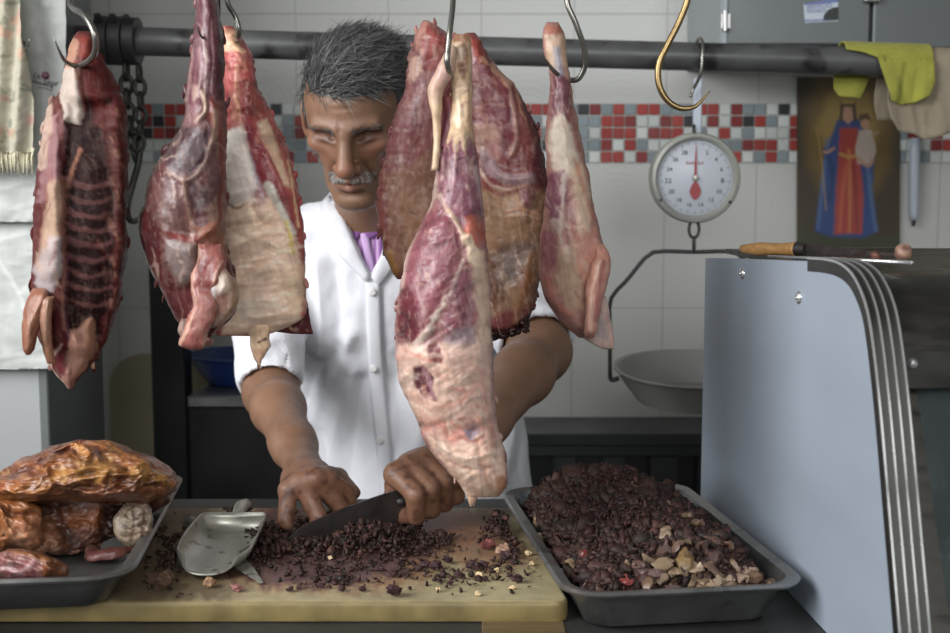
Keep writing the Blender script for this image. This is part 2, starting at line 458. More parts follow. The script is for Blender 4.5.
# ---- signed-distance modelling with sparse surface nets
def smin(a, b, k):
    h = np.clip(.5 + .5 * (b - a) / k, 0, 1); return b * (1 - h) + a * h - k * h * (1 - h)
class Prim:
    def __init__(s, kind, a, b=None, ra=.01, rb=None, R=None, k=.01, op='+'):
        s.kind = kind; s.a = np.asarray(a, float); s.k = k; s.op = op
        if kind == 'c':
            s.b = np.asarray(b, float); s.ra = ra; s.rb = ra if rb is None else rb
            s.c = (s.a + s.b) / 2; s.r = np.linalg.norm(s.b - s.a) / 2 + max(s.ra, s.rb)
        else:
            s.rad = np.asarray(b, float); s.R = np.eye(3) if R is None else np.asarray(R); s.c = s.a; s.r = s.rad.max()
    def d(s, p):
        if s.kind == 'c':
            ba = s.b - s.a; pa = p - s.a; t = np.clip(pa @ ba / (ba @ ba + 1e-12), 0, 1)
            return np.linalg.norm(pa - t[:, None] * ba, axis=1) - (s.ra + (s.rb - s.ra) * t)
        q = (p - s.a) @ s.R; k0 = np.linalg.norm(q / s.rad, axis=1); k1 = np.linalg.norm(q / s.rad ** 2, axis=1)
        return k0 * (k0 - 1) / (k1 + 1e-9)
def cap(a, b, ra, rb=None, k=.01, op='+'): return Prim('c', a, b, ra, rb, k=k, op=op)
def els(a, r, R=None, k=.01, op='+'): return Prim('e', a, r, R=R, k=k, op=op)
def field(prims):
    def f(p):
        cen = (p.min(0) + p.max(0)) / 2; rr = np.linalg.norm(p.max(0) - p.min(0)) / 2
        d = np.full(len(p), 1.0)
        for q in prims:
            if np.linalg.norm(q.c - cen) - q.r - rr > q.k * 1.5 + .02: continue
            e = q.d(p)
            d = smin(d, e, q.k) if q.op == '+' else -smin(-d, e, q.k)
        return d
    f.prims = prims
    return f
def nets(f, lo, hi, h, B=20, test=None):
    lo = np.asarray(lo, float); hi = np.asarray(hi, float); N = np.ceil((hi - lo) / h).astype(int) + 1
    nb = -(-N // B)
    cid = []; cpos = []; edges = []
    off = np.array([(i, j, k) for i in (0, 1) for j in (0, 1) for k in (0, 1)])
    big = np.array([1 << 40, 1 << 20, 1], dtype=np.int64)
    prims = getattr(f, 'prims', None)
    for bx in range(nb[0]):
        for by in range(nb[1]):
            for bz in range(nb[2]):
                o = np.array([bx, by, bz]) * B
                cen = lo + (o + B / 2) * h; rad = B * h * .9
                if prims is not None and not any(np.linalg.norm(q.c - cen) - q.r < rad + .01 for q in prims if q.op == '+'): continue
                g = np.stack(np.meshgrid(*[np.arange(B + 1)] * 3, indexing='ij'), -1)
                pts = lo + (g + o) * h
                # cheap rejection from a coarse sub-sample
                sub = pts[::B // 2, ::B // 2, ::B // 2].reshape(-1, 3)
                ds = f(sub)
                if np.abs(ds).min() > B * h * .75: continue
                d = f(pts.reshape(-1, 3)).reshape(B + 1, B + 1, B + 1); sg = d < 0
                if sg.all() or not sg.any(): continue
                cs = np.zeros((B, B, B), int)
                for (i, j, k) in off: cs += sg[i:B + i, j:B + j, k:B + k]
                act = np.argwhere((cs > 0) & (cs < 8))
                if len(act) == 0: continue
                acc = np.zeros((len(act), 3)); cnt = np.zeros(len(act))
                for a in range(8):
                    for b in range(a + 1, 8):
                        if np.abs(off[a] - off[b]).sum() != 1: continue
                        da = d[tuple((act + off[a]).T)]; db = d[tuple((act + off[b]).T)]
                        m = (da < 0) != (db < 0); t = np.where(m, da / (da - db + 1e-20), 0)
                        acc += np.where(m[:, None], off[a] + t[:, None] * (off[b] - off[a]), 0); cnt += m
                cid.append(((act + o) * big).sum(1)); cpos.append(lo + (act + o + acc / cnt[:, None]) * h)
                for ax in range(3):
                    s0 = sg[:B, :B, :B]; sl = [slice(0, B)] * 3; sl[ax] = slice(1, B + 1); s1 = sg[tuple(sl)]
                    e = np.argwhere(s0 != s1)
                    if len(e): edges.append(np.concatenate([e + o, np.full((len(e), 1), ax), s0[tuple(e.T)][:, None].astype(int)], 1))
    cid = np.concatenate(cid); cpos = np.concatenate(cpos); od = np.argsort(cid); cid = cid[od]; cpos = cpos[od]
    E = np.concatenate(edges); quads = []
    for ax in range(3):
        e = E[E[:, 3] == ax]; o1 = (ax + 1) % 3; o2 = (ax + 2) % 3
        ids = []
        for (u, w) in ((0, 0), (-1, 0), (-1, -1), (0, -1)):
            g = e[:, :3].copy(); g[:, o1] += u; g[:, o2] += w; ids.append((g * big).sum(1))
        ids = np.stack(ids, 1); pos = np.clip(np.searchsorted(cid, ids), 0, len(cid) - 1)
        ok = (cid[pos] == ids).all(1); pos = pos[ok]; flip = e[ok, 4] == 0
        pos[flip] = pos[flip][:, ::-1]; quads.append(pos)
    return cpos, np.concatenate(quads)
def vnormals(v, q):
    n = np.zeros_like(v); fn = np.cross(v[q[:, 2]] - v[q[:, 0]], v[q[:, 3]] - v[q[:, 1]])
    for k in range(4): np.add.at(n, q[:, k], fn)
    return n / (np.linalg.norm(n, axis=1)[:, None] + 1e-12)
def relax(v, q, it=2, lam=.5):
    for _ in range(it):
        s = np.zeros_like(v); w = np.zeros(len(v))
        for a in range(4):
            for b in ((a + 1) % 4, (a + 3) % 4):
                np.add.at(s, q[:, a], v[q[:, b]]); np.add.at(w, q[:, a], 1)
        v = v * (1 - lam) + lam * s / np.maximum(w, 1)[:, None]
    return v
def march(f, px, py, y0=1.2, y1=2.2):
    d = ray(px, py); Y = y0
    for _ in range(200):
        p = d * Y + np.array([0, 0, CAMZ]); e = float(f(p[None])[0])
        if e < 0.0004: break
        Y += max(e * .8, .0005)
        if Y > y1: break
    return d * Y + np.array([0, 0, CAMZ])
# ------------------------------------------------------------------ the room
YW = 2.45
def tile_mat(name, col, x0, z0, tw, th, rot=False):
    m = bpy.data.materials.new(name); m.use_nodes = True; nt = m.node_tree; b = nt.nodes['Principled BSDF']
    tc = nd(nt, 'ShaderNodeTexCoord'); sp = nd(nt, 'ShaderNodeSeparateXYZ'); lk(nt, tc.outputs['Object'], sp.inputs[0])
    def frac(o, off, size):
        a = math_n(nt, 'ADD', o, -off + 50 * size); a = math_n(nt, 'DIVIDE', a, size); return math_n(nt, 'FRACT', a)
    fx = frac(sp.outputs[0], x0, tw); fz = frac(sp.outputs[2], z0, th)
    def edge(f, size):
        a = math_n(nt, 'SUBTRACT', f, 0.5); a = math_n(nt, 'ABSOLUTE', a); a = math_n(nt, 'SUBTRACT', 0.5, a); return math_n(nt, 'MULTIPLY', a, size)
    e = math_n(nt, 'MINIMUM', edge(fx, tw), edge(fz, th))
    g = nd(nt, 'ShaderNodeMapRange'); g.inputs['From Min'].default_value = 0.0007; g.inputs['From Max'].default_value = 0.0018; lk(nt, e, g.inputs[0])
    # scalloped relief pressed into each tile
    ux = math_n(nt, 'MULTIPLY', math_n(nt, 'SUBTRACT', fx, 0.5), tw); uz = math_n(nt, 'MULTIPLY', fz, th)
    wz = math_n(nt, 'MULTIPLY', math_n(nt, 'FRACT', math_n(nt, 'MULTIPLY', fz, 3.0)), th / 3)
    r = math_n(nt, 'SQRT', math_n(nt, 'ADD', math_n(nt, 'MULTIPLY', ux, ux), math_n(nt, 'MULTIPLY', wz, wz)))
    w = math_n(nt, 'SINE', math_n(nt, 'MULTIPLY', r, 480.0))
    bp = nd(nt, 'ShaderNodeBump'); bp.inputs['Strength'].default_value = 0.14; bp.inputs['Distance'].default_value = 0.0012
    hh = math_n(nt, 'ADD', math_n(nt, 'MULTIPLY', w, 0.35), math_n(nt, 'MULTIPLY', g.outputs[0], 1.2)); lk(nt, hh, bp.inputs['Height'])
    lk(nt, bp.outputs[0], b.inputs['Normal'])
    nz = nd(nt, 'ShaderNodeTexNoise'); nz.inputs['Scale'].default_value = 3.0; nz.inputs['Detail'].default_value = 6; lk(nt, tc.outputs['Object'], nz.inputs[0])
    mr = nd(nt, 'ShaderNodeMapRange'); mr.inputs['To Min'].default_value = .9; mr.inputs['To Max'].default_value = 1.08; lk(nt, nz.outputs[0], mr.inputs[0])
    mx = nd(nt, 'ShaderNodeMix', data_type='RGBA'); lk(nt, g.outputs[0], mx.inputs[0]); mx.inputs[6].default_value = (*[v * .68 for v in col], 1); mx.inputs[7].default_value = (*col, 1)
    sc = nd(nt, 'ShaderNodeVectorMath', operation='SCALE'); lk(nt, mx.outputs[2], sc.inputs[0]); lk(nt, mr.outputs[0], sc.inputs['Scale'])
    lk(nt, sc.outputs[0], b.inputs['Base Color']); b.inputs['Roughness'].default_value = .32
    return m
X_LEFT, X_RIGHT, Y_FRONT, ZC = -1.55, 1.55, -1.6, 2.75
tx0 = float(P(299, 250, YW)[0]); tz0 = float(P(475, 308, YW)[2])
def struct(name, vf, m, smooth=False):
    o = obj(name, vf, m, None, smooth, base=(0, 0, 0)); return tag(o, kind='structure')
m_wall = tile_mat('glazed_wall_tile', (0.50, 0.50, 0.47), tx0, tz0, 0.188, 0.2985)
m_plaster = mat('painted_plaster', (0.42, 0.42, 0.40), .85, var=.06, scale=4, bump=.15, bscale=60)
m_floor = mat('terrazzo_floor', (0.28, 0.26, 0.24), .5, var=.35, scale=80)
struct('wall_back', box((X_LEFT, YW, 0), (X_RIGHT, YW + .12, ZC)), m_wall)
struct('wall_left', box((X_LEFT - .12, 1.25, 0), (X_LEFT, YW + .12, ZC)), m_plaster)  # starts further back to leave an unseen opening for the side daylight
struct('wall_right', box((X_RIGHT, Y_FRONT, 0), (X_RIGHT + .12, YW + .12, ZC)), m_plaster)
struct('floor', box((X_LEFT - .12, Y_FRONT, -.1), (X_RIGHT + .12, YW + .12, 0)), m_floor)
struct('ceiling', box((X_LEFT - .12, Y_FRONT, ZC), (X_RIGHT + .12, YW + .12, ZC + .1)), m_plaster)

# mosaic band of small glass tiles across the back wall
zt, zb = float(P(475, 103.5, YW)[2]), float(P(475, 163, YW)[2])
rng = random.Random(11)
pit = (zt - zb) / 5.0
b = MB(); cc = []
v, f = box((X_LEFT, YW - .002, zb - .001), (X_RIGHT, YW + .001, zt + .001)); b.add((v, f)); cc += [c(150, 150, 145, 1.39)] * len(v)
pal = [(c(150, 48, 40, 1.07), 7), (c(120, 34, 32, 1.07), 4), (c(172, 176, 172, 1.39), 10), (c(118, 128, 132, 1.23), 6), (c(30, 32, 34, 1.23), 2.2)]
k = int((X_RIGHT - X_LEFT) / pit)
for i in range(k):
    for j in range(5):
        x = X_LEFT + .004 + i * pit; z = zb + j * pit
        v, f = box((x + .0013, YW - .0052, z + .0013), (x + pit - .0013, YW - .001, z + pit - .0013), .001)
        b.add((v, f)); q = rng.choices([p[0] for p in pal], [p[1] for p in pal])[0]; s = rng.uniform(.85, 1.12)
        cc += [tuple(t * s for t in q)] * len(v)
m_mos = mat('glass_mosaic', rough=.45, var=.05, attr=True)
o = obj('trim_1', b.get(), m_mos, None, False, np.array(cc), base=(0, 0, 0)); tag(o, kind='structure')

# tiled pillar
PY0, PY1 = 1.76, 2.02
px_ = float(P(49, 400, PY0)[0])
m_pt = tile_mat('pillar_tile', (0.34, 0.35, 0.35), px_, tz0 - .02, 0.188, 0.2985)
m_grey = mat('grey_painted_steel', c(88, 92, 90), .45, var=.1, scale=6, bump=.05)
struct('pillar', box((px_ - .42, PY0, 0), (px_ - .012, PY1, ZC)), m_pt)
struct('trim_2', box((px_ - .014, PY0 - .003, 0), (px_, PY1 + .002, ZC), .002), m_grey)

# rail under the ceiling from which the hooks of the front row hang
m_pipe = mat('worn_grey_pipe_paint', c(78, 78, 78, 1.15), .42, metal=.2, var=.25, scale=14, bump=.2, bscale=40, dirt=(c(30, 29, 28), 22, .54, .85))
RAILY, RAILZ = 1.17, 1.67
o = struct('trim_3', tube([(X_LEFT, RAILY, RAILZ), (X_RIGHT, RAILY, RAILZ)], .014, 16), m_pipe, SM)

# ------------------------------------------------------------------ serving counter
m_steel = mat('brushed_stainless_steel', c(150, 150, 148, 1.23), .34, metal=.9, var=.14, scale=7, stretch=(1, 12, 1), bump=.04)
m_steel_d = mat('dull_stainless_steel', c(150, 150, 146, 1.2), .42, metal=.35, var=.2, scale=9, bump=.05, dirt=(c(60, 52, 48), 22, .60, .6))
m_alu = mat('scratched_aluminium', c(140, 140, 138, 1.1), .33, metal=.92, var=.16, scale=25, bump=.06, dirt=(c(48, 40, 36), 30, .62, .55))
CT = .95
ctr = thing('serving_counter', (0, 1.24, 0), 'steel topped serving counter carrying the cutting board and trays', 'counter')
m_ctop = mat('dark_worn_counter_steel', c(62, 62, 60, 1.0), .45, metal=.5, var=.25, scale=10, bump=.05)
obj('countertop', box((-1.2, .93, CT - .04), (.75, 1.5, CT), .004), m_ctop, ctr, False)
m_wood = mat('worn_brown_wood', c(88, 72, 48, 1.15), .55, var=.3, scale=12, stretch=(1, 14, 14), bump=.1)
obj('base_panel', box((-1.18, .99, 0), (.73, 1.46, CT - .041)), m_grey, ctr, False)
px0 = PZ(482, 633, CT)[0]; px1 = PZ(566, 633, CT)[0]
obj('wood_inlay', box((px0, .90, CT - .03), (px1, 1.06, CT + .0012), .001), m_wood, ctr, False)

# ------------------------------------------------------------------ wall pipe with collar
def pipe_pt(px):
    t = (px - 140) / 730.0; return P(px, 41.5 + t * 20, 1.95)
PR = 13.8 * m_px(1.95)
pr = thing('steel_pipe', pipe_pt(500) * [1, 1, 0] + [0, 0, 1.5], 'thick grey steel pipe running across behind the man at head height', 'pipe')
e0 = pipe_pt(140); e1 = pipe_pt(870); dv = (e1 - e0) / (e1 - e0)[0]
eL = e0 + dv * (X_LEFT - e0[0]); eR = e0 + dv * (X_RIGHT - e0[0])
obj('pipe_tube', tube([eL, e0, e1, eR], PR, 32), m_pipe, pr, SM)
m_iron = mat('dark_cast_iron', c(58, 58, 58), .5, metal=.5, var=.2, scale=30, bump=.15, bscale=90)
for a, bx, rr in ((98, 112, 1.72), (113, 126, 1.72), (127, 139, 1.68)):
    A, B_ = pipe_pt(a), pipe_pt(bx)
    obj('collar_ring', tube([A, A + dv * .001, B_ - dv * .001, B_], [PR * (rr - .06), PR * rr, PR * rr, PR * (rr - .06)], 32), m_iron, pr, SM)
    mid = (A + B_) / 2
    obj('bolt', tube([mid + [0, -PR * rr * .6, PR * rr * .55], mid + [0, -PR * rr * .95, PR * rr * .9]], .006, 6), m_iron, pr, False)

# ------------------------------------------------------------------ chains
m_chain = mat('rusty_chain_steel', c(62, 60, 58), .5, metal=.7, var=.3, scale=60)
def chain(name, pts, ln, r, label):
    p = smooth_path(np.asarray(pts, float), 12); t = np.concatenate([[0], np.cumsum(np.linalg.norm(np.diff(p, axis=0), axis=1))])
    bb = MB(); n = int(t[-1] / (ln * .72))
    for i in range(n):
        q = (i + .5) * t[-1] / n; cpt = np.array([np.interp(q, t, p[:, k]) for k in range(3)])
        d = np.array([np.interp(q + .004, t, p[:, k]) for k in range(3)]) - np.array([np.interp(q - .004, t, p[:, k]) for k in range(3)])
        R = rot_to(d); s = R[:, 0] if i % 2 else R[:, 1]; z = R[:, 2]
        a = np.linspace(0, 2 * math.pi, 14); w = ln * .32
        loop = [cpt + s * w * math.cos(x) + z * (ln * .5 * math.sin(x)) for x in a]
        bb.add(tube(loop, r, 6, caps=False))
    o = obj(name, bb.get(), m_chain); return tag(o, label, 'chain')
YC = 1.93
chain('steel_chain', [P(139, 66, YC), P(140, 90, YC), P(141, 120, YC), P(138, 150, YC)], .027, .0036, 'dark chain hanging from the pipe collar with a loose hook at its end')
chain('steel_chain', [P(126, 64, YC + .015), P(127, 95, YC + .02), P(131, 130, YC + .02), P(136, 160, YC + .02)], .030, .004, 'heavier dark chain dangling behind the hanging rib cage')
m_hook = mat('steel_hook_metal', c(120, 118, 112), .3, metal=.9, var=.15, scale=40)
m_brass = mat('tarnished_brass_metal', c(128, 108, 74, 1.15), .3, metal=.9, var=.2, scale=40)
def hook(name, pts, r, m, label, grp=None):
    n = len(pts); rr = [r] * (n - 2) + [r * .8, r * .2]
    o = obj(name, tube(pts, rr, 10, 10), m); return tag(o, label, 'hook', grp)
hook('chain_hook', [P(140, 152, YC - .01), P(138, 165, YC - .01), P(131, 190, YC - .01), P(127, 210, YC - .02), P(131, 221, YC - .03), P(139, 219, YC - .03), P(143, 207, YC - .03)], .0055, m_chain, 'dark iron hook on the end of the chain beside the hanging rib cage')

# ------------------------------------------------------------------ steel wall cabinet with doors and a sticker
m_cab = mat('grey_metal_cabinet', c(98, 102, 102, 1.11), .42, metal=.35, var=.08, scale=5, bump=.03)
m_cab2 = mat('pale_grey_metal', c(142, 148, 150, 1.11), .42, metal=.2, var=.06, scale=5)
CY = 2.12
q = lambda px, py, Y=CY: P(px, py, Y)
zc0 = float(q(800, 52)[2]); zc1 = zc0 + .62
xa, xb, xc, xd = float(q(722, 30)[0]), float(q(726.5, 30)[0]), float(q(870.5, 30)[0]), float(q(1150, 30)[0])
wc = thing('wall_cabinet', ((xa + xd) / 2, CY + .15, zc0), 'grey metal wall cabinet above the pipe with two hinged doors', 'cabinet')
obj('carcass', box((xa, CY + .012, zc0), (xd, YW - .001, zc1), .003), m_cab, wc, False)
obj('side_panel', box((xa - .003, CY - .002, zc0 - .001), (xa - .0003, YW - .0015, zc1)), m_cab2, wc, False)
obj('frame_stile', box((xa, CY - .004, zc0 + .002), (xb - .0006, CY + .011, zc1)), m_cab2, wc, False)
d1 = obj('door', box((xb, CY - .006, zc0 + .012), (xc - .003, CY + .011, zc1 - .01), .003), m_cab, wc, False)
d2 = obj('door', box((xc + .003, CY - .006, zc0 + .006), (xd - .01, CY + .011, zc1 - .01), .003), m_cab, wc, False)
hx = float(q(725.5, 20)[0])
obj('hinge', join(tube([q(725.5, 31, CY - .012), q(725.5, 11, CY - .012)], .004, 10), box(q(721, 28, CY - .008), q(730, 14, CY - .003))), m_steel, d1, False)
obj('latch', box(q(865, 2, CY - .02), q(880, -6, CY - .007), .003), m_steel, d2, False)
# sticker
m_white = mat('white_printed_vinyl', c(165, 172, 182, 1.23), .4, var=.04)
m_blue = mat('blue_print_ink', c(95, 105, 150, 1.15), .5, var=.04)
m_black = mat('black_print_ink', c(38, 42, 40), .5, var=.2, scale=200)
m_green = mat('green_print_ink', c(80, 110, 60), .5)
ys = CY - .0068
SR = lambda px, py, d=0: P(px, py, ys - d)
stk = obj('sticker', prism([SR(803.5, 4), SR(838, -3), SR(838.5, 21), SR(805, 23)], (0, 0, 0), (0, .0005, 0)), m_white, d1, False)
tag(stk, 'white and blue sticker')
s = m_px(CY)
lb = MB()
for (tx, px, py, sz) in (('SERVICIO', 819, 6, 6.0), ('TECNICO', 816, 11, 4.5), ('REFRIGERACION', 816, 20.5, 3.2)):
    lb.add(text('x', tx, sz * s, m_blue, None, SR(px, py, .0006), ang=.05))
lb.add(prism([SR(804, 3.6, .0004), SR(838, -2.6, .0004), SR(838, 2.2, .0004), SR(804, 5.0, .0004)], (0, 0, 0), (0, .0003, 0)))
obj('sticker_print', lb.get(), m_blue, d1, False)
pts = [(823, 21), (824, 15), (828, 10), (833, 7.5), (838.2, 7), (838.4, 20)]
obj('sticker_picture', prism([SR(a, b_, .0007) for a, b_ in pts], (0, 0, 0), (0, .0004, 0)), m_black, d1, False)

# ------------------------------------------------------------------ steel base cabinet along the back wall
bz = float(P(620, 433, 2.28)[2])
m_dark = mat('dark_grey_enamel', c(60, 62, 62, 1.15), .4, metal=.3, var=.12, scale=6)
m_dark2 = mat('darker_grey_enamel', c(36, 37, 38, 1.15), .5, metal=.2, var=.12, scale=6)
bc = thing('base_cabinet', (float(P(610, 433, 2.3)[0]), 2.36, 0), 'low dark grey steel cabinet with ribbed front against the tiled wall', 'cabinet')
bx0, bx1 = float(P(452, 433, 2.28)[0]), float(P(840, 433, 2.28)[0])
obj('cabinet_body', box((bx0, 2.292, 0), (bx1, YW - .001, bz - .006)), m_dark2, bc, False)
obj('cabinet_top', box((bx0 - .004, 2.27, bz - .024), (bx1 + .004, YW - .0015, bz), .003), m_dark, bc, False)
xs = [P(v_, 470, 2.28)[0] for v_ in (453, 510, 553, 577, 602, 626, 649, 679, 697, 722, 745, 775, 800, 838)]
for i in range(0, len(xs), 2):
    obj('front_rib', box((xs[i], 2.278, .05), (xs[i + 1], 2.2915, bz - .045), .004), m_dark, bc, False)
obj('front_rail', box((bx0, 2.276, bz - .044), (bx1, 2.2915, bz - .0245)), m_dark, bc, False)
# ------------------------------------------------------------------ hanging meat
def meat_mat(name, rough=.38, bump=.12, coat=.0):
    return mat(name, rough=rough, var=.10, scale=140, attr=True, bump=bump, bscale=260, coat=coat, rvar=.14, spec=.36)
m_meat = meat_mat('raw_meat')
KDEF[0] = .74; TINT[0] = (1.0, .98, .90)
YA = 1.15
# --- rib cage (far side of the row)
KDEF[0] = .60  # rib cage colours scaled down, dim light on it put into them
RB = (140, 92, 92)
st = [
 G([(66, 100), (112, 100), (120, 180), (116, 300), (100, 350), (66, 330), (60, 200)], (40, 17, 19), 4, .95, -13, 3),
 G([(98, 100), (128, 110), (130, 300), (105, 372), (96, 340), (112, 290), (114, 200)], (92, 42, 40), 5, .8, 4, 5),
 G([(44, 118), (58, 110), (66, 130), (62, 170), (58, 200), (40, 200)], (158, 118, 124), 4, .85, 6, 5),
 L([(48, 106), (46, 125), (42, 165)], 5, (196, 170, 158), 3, .8, 4),
 G([(62, 66), (78, 64), (84, 110), (80, 125), (64, 120), (60, 100)], (206, 190, 184), 3, .95, 8, 3),
 L([(75, 62), (80, 85), (84, 110)], 2, (120, 52, 46), 2, .7, 0),
 L([(58, 118), (60, 140), (62, 160)], 3, (92, 36, 40), 2, .8, -4),
 L([(86, 55), (96, 85), (100, 120)], 7, (84, 30, 28), 4, .8, 0),
 G([(78, 36), (92, 34), (94, 56), (80, 58)], (140, 66, 58), 3, .9, 4),
 L([(74, 44), (70, 55), (66, 64)], 5, (198, 150, 130), 3, .8, 3),
 L([(80, 150), (72, 170), (67, 190)], 2.2, (168, 116, 98), 2, .8, 2),
 L([(55, 190), (52, 230), (48, 270)], 9, (196, 164, 146), 4, .85, 6),
 G([(50, 234), (62, 236), (62, 262), (54, 292), (38, 300), (34, 270)], (188, 176, 182), 4, .85, 6),
 L([(63, 180), (64, 250), (64, 330)], 2.4, (148, 100, 90), 2, .8, 3),
 L([(66, 250), (67, 320), (69, 372)], 2, (98, 62, 76), 2, .9, 3),
 G([(70, 332), (92, 318), (96, 340), (88, 366), (70, 392), (62, 380)], (192, 146, 132), 3, .9, 6, 4),
 G([(52, 346), (64, 340), (68, 378), (58, 372)], (108, 44, 52), 3, .9, 2),
 L([(26, 340), (36, 318), (46, 306)], 8, (160, 104, 86), 3, .85, 10),
 L([(60, 345), (52, 366), (68, 388)], 1.2, (222, 190, 176), 1.5, .8, 1),
 G([(84, 322), (94, 318), (98, 350), (90, 360)], (176, 130, 108), 3, .8, 4),
]
for k in range(9):
    y = 183 + k * 14.6
    st.append(L([(66, y - 3), (78, y + 3), (96, y + 6), (110, y + 1)], 2.6, RB, 1.5, .42, .4, 2))
    st.append(L([(68, y + 8), (84, y + 11), (106, y + 9)], 2.6, (40, 17, 20), 2.5, .8, 0, 2))
for k in range(16):
    y = 110 + k * 13.7; x = 116 + 6 * math.sin(k * 2.1)
    st.append(L([(x, y), (x + 3, y + 6)], 1.8, (150, 106, 92), 2, .6, 1, 3))
rowsA = [(32, 79, 90, .03), (45, 71, 96, .05), (60, 66, 104, .06), (75, 62, 113, .07), (90, 59, 120, .08), (101, 52, 124, .09), (120, 45, 127, .10), (150, 40, 128, .11), (180, 36, 128, .12),
  (205, 35, 128, .12), (232, 33, 128, .12), (260, 33, 126, .115), (285, 31, 122, .11), (310, 34, 117, .10), (330, 36, 112, .09), (345, 41, 106, .08), (358, 46, 98, .06), (370, 52, 88, .05), (380, 60, 78, .035), (389, 67, 73, .02)]
st += wisps([(98, 100), (128, 110), (128, 290), (100, 360)], 26, [(126, 70, 62), (60, 26, 28), (150, 104, 92)], (.6, 1.6), (5, 16), 85, 30, seed=4) + wisps([(40, 120), (62, 120), (60, 290), (36, 300)], 16, [(214, 180, 162), (150, 96, 92), (120, 66, 66)], (.6, 1.8), (8, 26), 92, 20, seed=5)
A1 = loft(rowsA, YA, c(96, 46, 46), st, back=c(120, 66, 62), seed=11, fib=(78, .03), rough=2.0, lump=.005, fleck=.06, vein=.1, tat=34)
A2 = loft([(288, 33, 47, .018, -.045), (300, 27, 49, .022, -.05), (315, 23, 44, .024, -.05), (335, 22, 38, .022, -.05), (350, 23, 34, .014, -.05), (355, 26, 30, .008, -.05)], YA, c(158, 104, 86),
          [L([(44, 296), (30, 325), (28, 348)], 4, (178, 126, 104), 3, .7, 3)], back=c(140, 90, 74), seed=13, rough=1, lump=.002, roundpx=8)
A3 = loft([(296, 38, 54, .016, -.055), (312, 38, 52, .018, -.055), (332, 39, 52, .018, -.05), (352, 43, 54, .016, -.045), (364, 47, 56, .01, -.04)], YA, c(176, 126, 104), [L([(48, 300), (45, 340)], 3, (190, 148, 128), 3, .6, 2)], seed=14, rough=1, lump=.002, roundpx=8)
A4 = loft([(346, 88, 94, .006, -.01), (360, 89, 94, .006, -.01), (369, 91, 95, .004, -.01)], YA, c(196, 160, 138), [], seed=15, rough=.6, lump=.001, roundpx=4, nf=16, nb=10)
v, f, cc = A1
m_meat_d = mat('dimmed_rib_meat', rough=.58, var=.10, scale=140, attr=True, bump=.12, bscale=260, rvar=.1, spec=.12)
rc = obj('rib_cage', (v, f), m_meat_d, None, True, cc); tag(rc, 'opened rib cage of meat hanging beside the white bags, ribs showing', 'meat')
for a in (A2, A3, A4): obj('flap', (a[0], a[1]), m_meat, rc, True, a[2])

KDEF[0] = .66  # shoulder colours scaled down too, with the dim light painted in
# --- shoulder (its shank runs up out of the picture)
st = [
 G([(190, -60), (222, -60), (224, 100), (186, 110)], (116, 66, 82), 5, .8, 2, 4),
 L([(197, 40), (200, 75), (192, 118)], 3, (158, 118, 128), 3, .6, 1.5),
 L([(203, 35), (206, 70), (203, 112)], 1.4, (196, 172, 172), 1.5, .7, 1.5),
 L([(211, 20), (212, 70), (208, 110)], 1.2, (150, 104, 114), 1.5, .6, -2),
 L([(219, -10), (222, 45), (222, 100)], 3, (66, 30, 38), 3, .8, -3),
 L([(192, 40), (190, 70), (186, 100)], 1.6, (178, 140, 140), 2, .6, 1),
 G([(192, 84), (199, 86), (199, 98), (192, 100)], (198, 166, 158), 3, .8, 3),
 L([(201, 92), (204, 108), (196, 122)], 2.6, (206, 180, 160), 2, .85, 3),
 G([(205, 96), (222, 100), (226, 122), (214, 128), (206, 112)], (150, 76, 72), 4, .8, 5),
 G([(188, 106), (204, 112), (200, 132), (184, 130)], (156, 118, 122), 5, .6, 4),
 L([(214, 112), (214, 130), (208, 150)], 3.4, (168, 138, 124), 3, .75, 2),
 G([(180, 128), (208, 130), (206, 158), (192, 175), (166, 168), (164, 150)], (70, 46, 54), 5, .85, 2, 5),
 L([(212, 140), (206, 160), (194, 176), (182, 180), (172, 174)], 2.2, (160, 136, 130), 2, .85, 2.5),
 L([(183, 178), (184, 196), (192, 222), (194, 236)], 2.6, (150, 118, 104), 2.5, .7, 2.5),
 L([(166, 168), (174, 190), (178, 220)], 1.6, (128, 96, 92), 2.5, .6, 1.5),
 G([(186, 180), (198, 178), (212, 196), (200, 212), (188, 200)], (84, 66, 74), 4, .7, -2),
 L([(195, 178), (203, 190), (214, 178)], 2, (132, 112, 116), 3, .6, 1),
 G([(206, 150), (220, 138), (222, 220), (206, 224)], (112, 84, 88), 5, .6, 0),
 G([(206, 210), (218, 196), (222, 226), (210, 230)], (170, 140, 124), 4, .7, 2),
 L([(222, 130), (223, 180), (221, 225)], 3, (140, 66, 54), 3, .85, 3),
 L([(166, 232), (190, 240), (208, 232), (220, 222)], 3.6, (128, 54, 52), 3, .85, 4),
 G([(158, 190), (180, 196), (188, 232), (164, 236), (152, 215)], (100, 74, 72), 6, .65, 2),
 G([(164, 240), (198, 242), (196, 278), (178, 286), (160, 262)], (132, 118, 118), 5, .85, 8, 5),
 G([(140, 212), (158, 200), (164, 250), (182, 300), (190, 320), (176, 318), (150, 262)], (78, 30, 34), 5, .9, -2, 5),
 G([(174, 288), (196, 282), (192, 326), (180, 322)], (98, 40, 46), 4, .8, -3),
 G([(196, 226), (220, 218), (226, 262), (208, 268)], (170, 112, 92), 5, .75, 6),
]
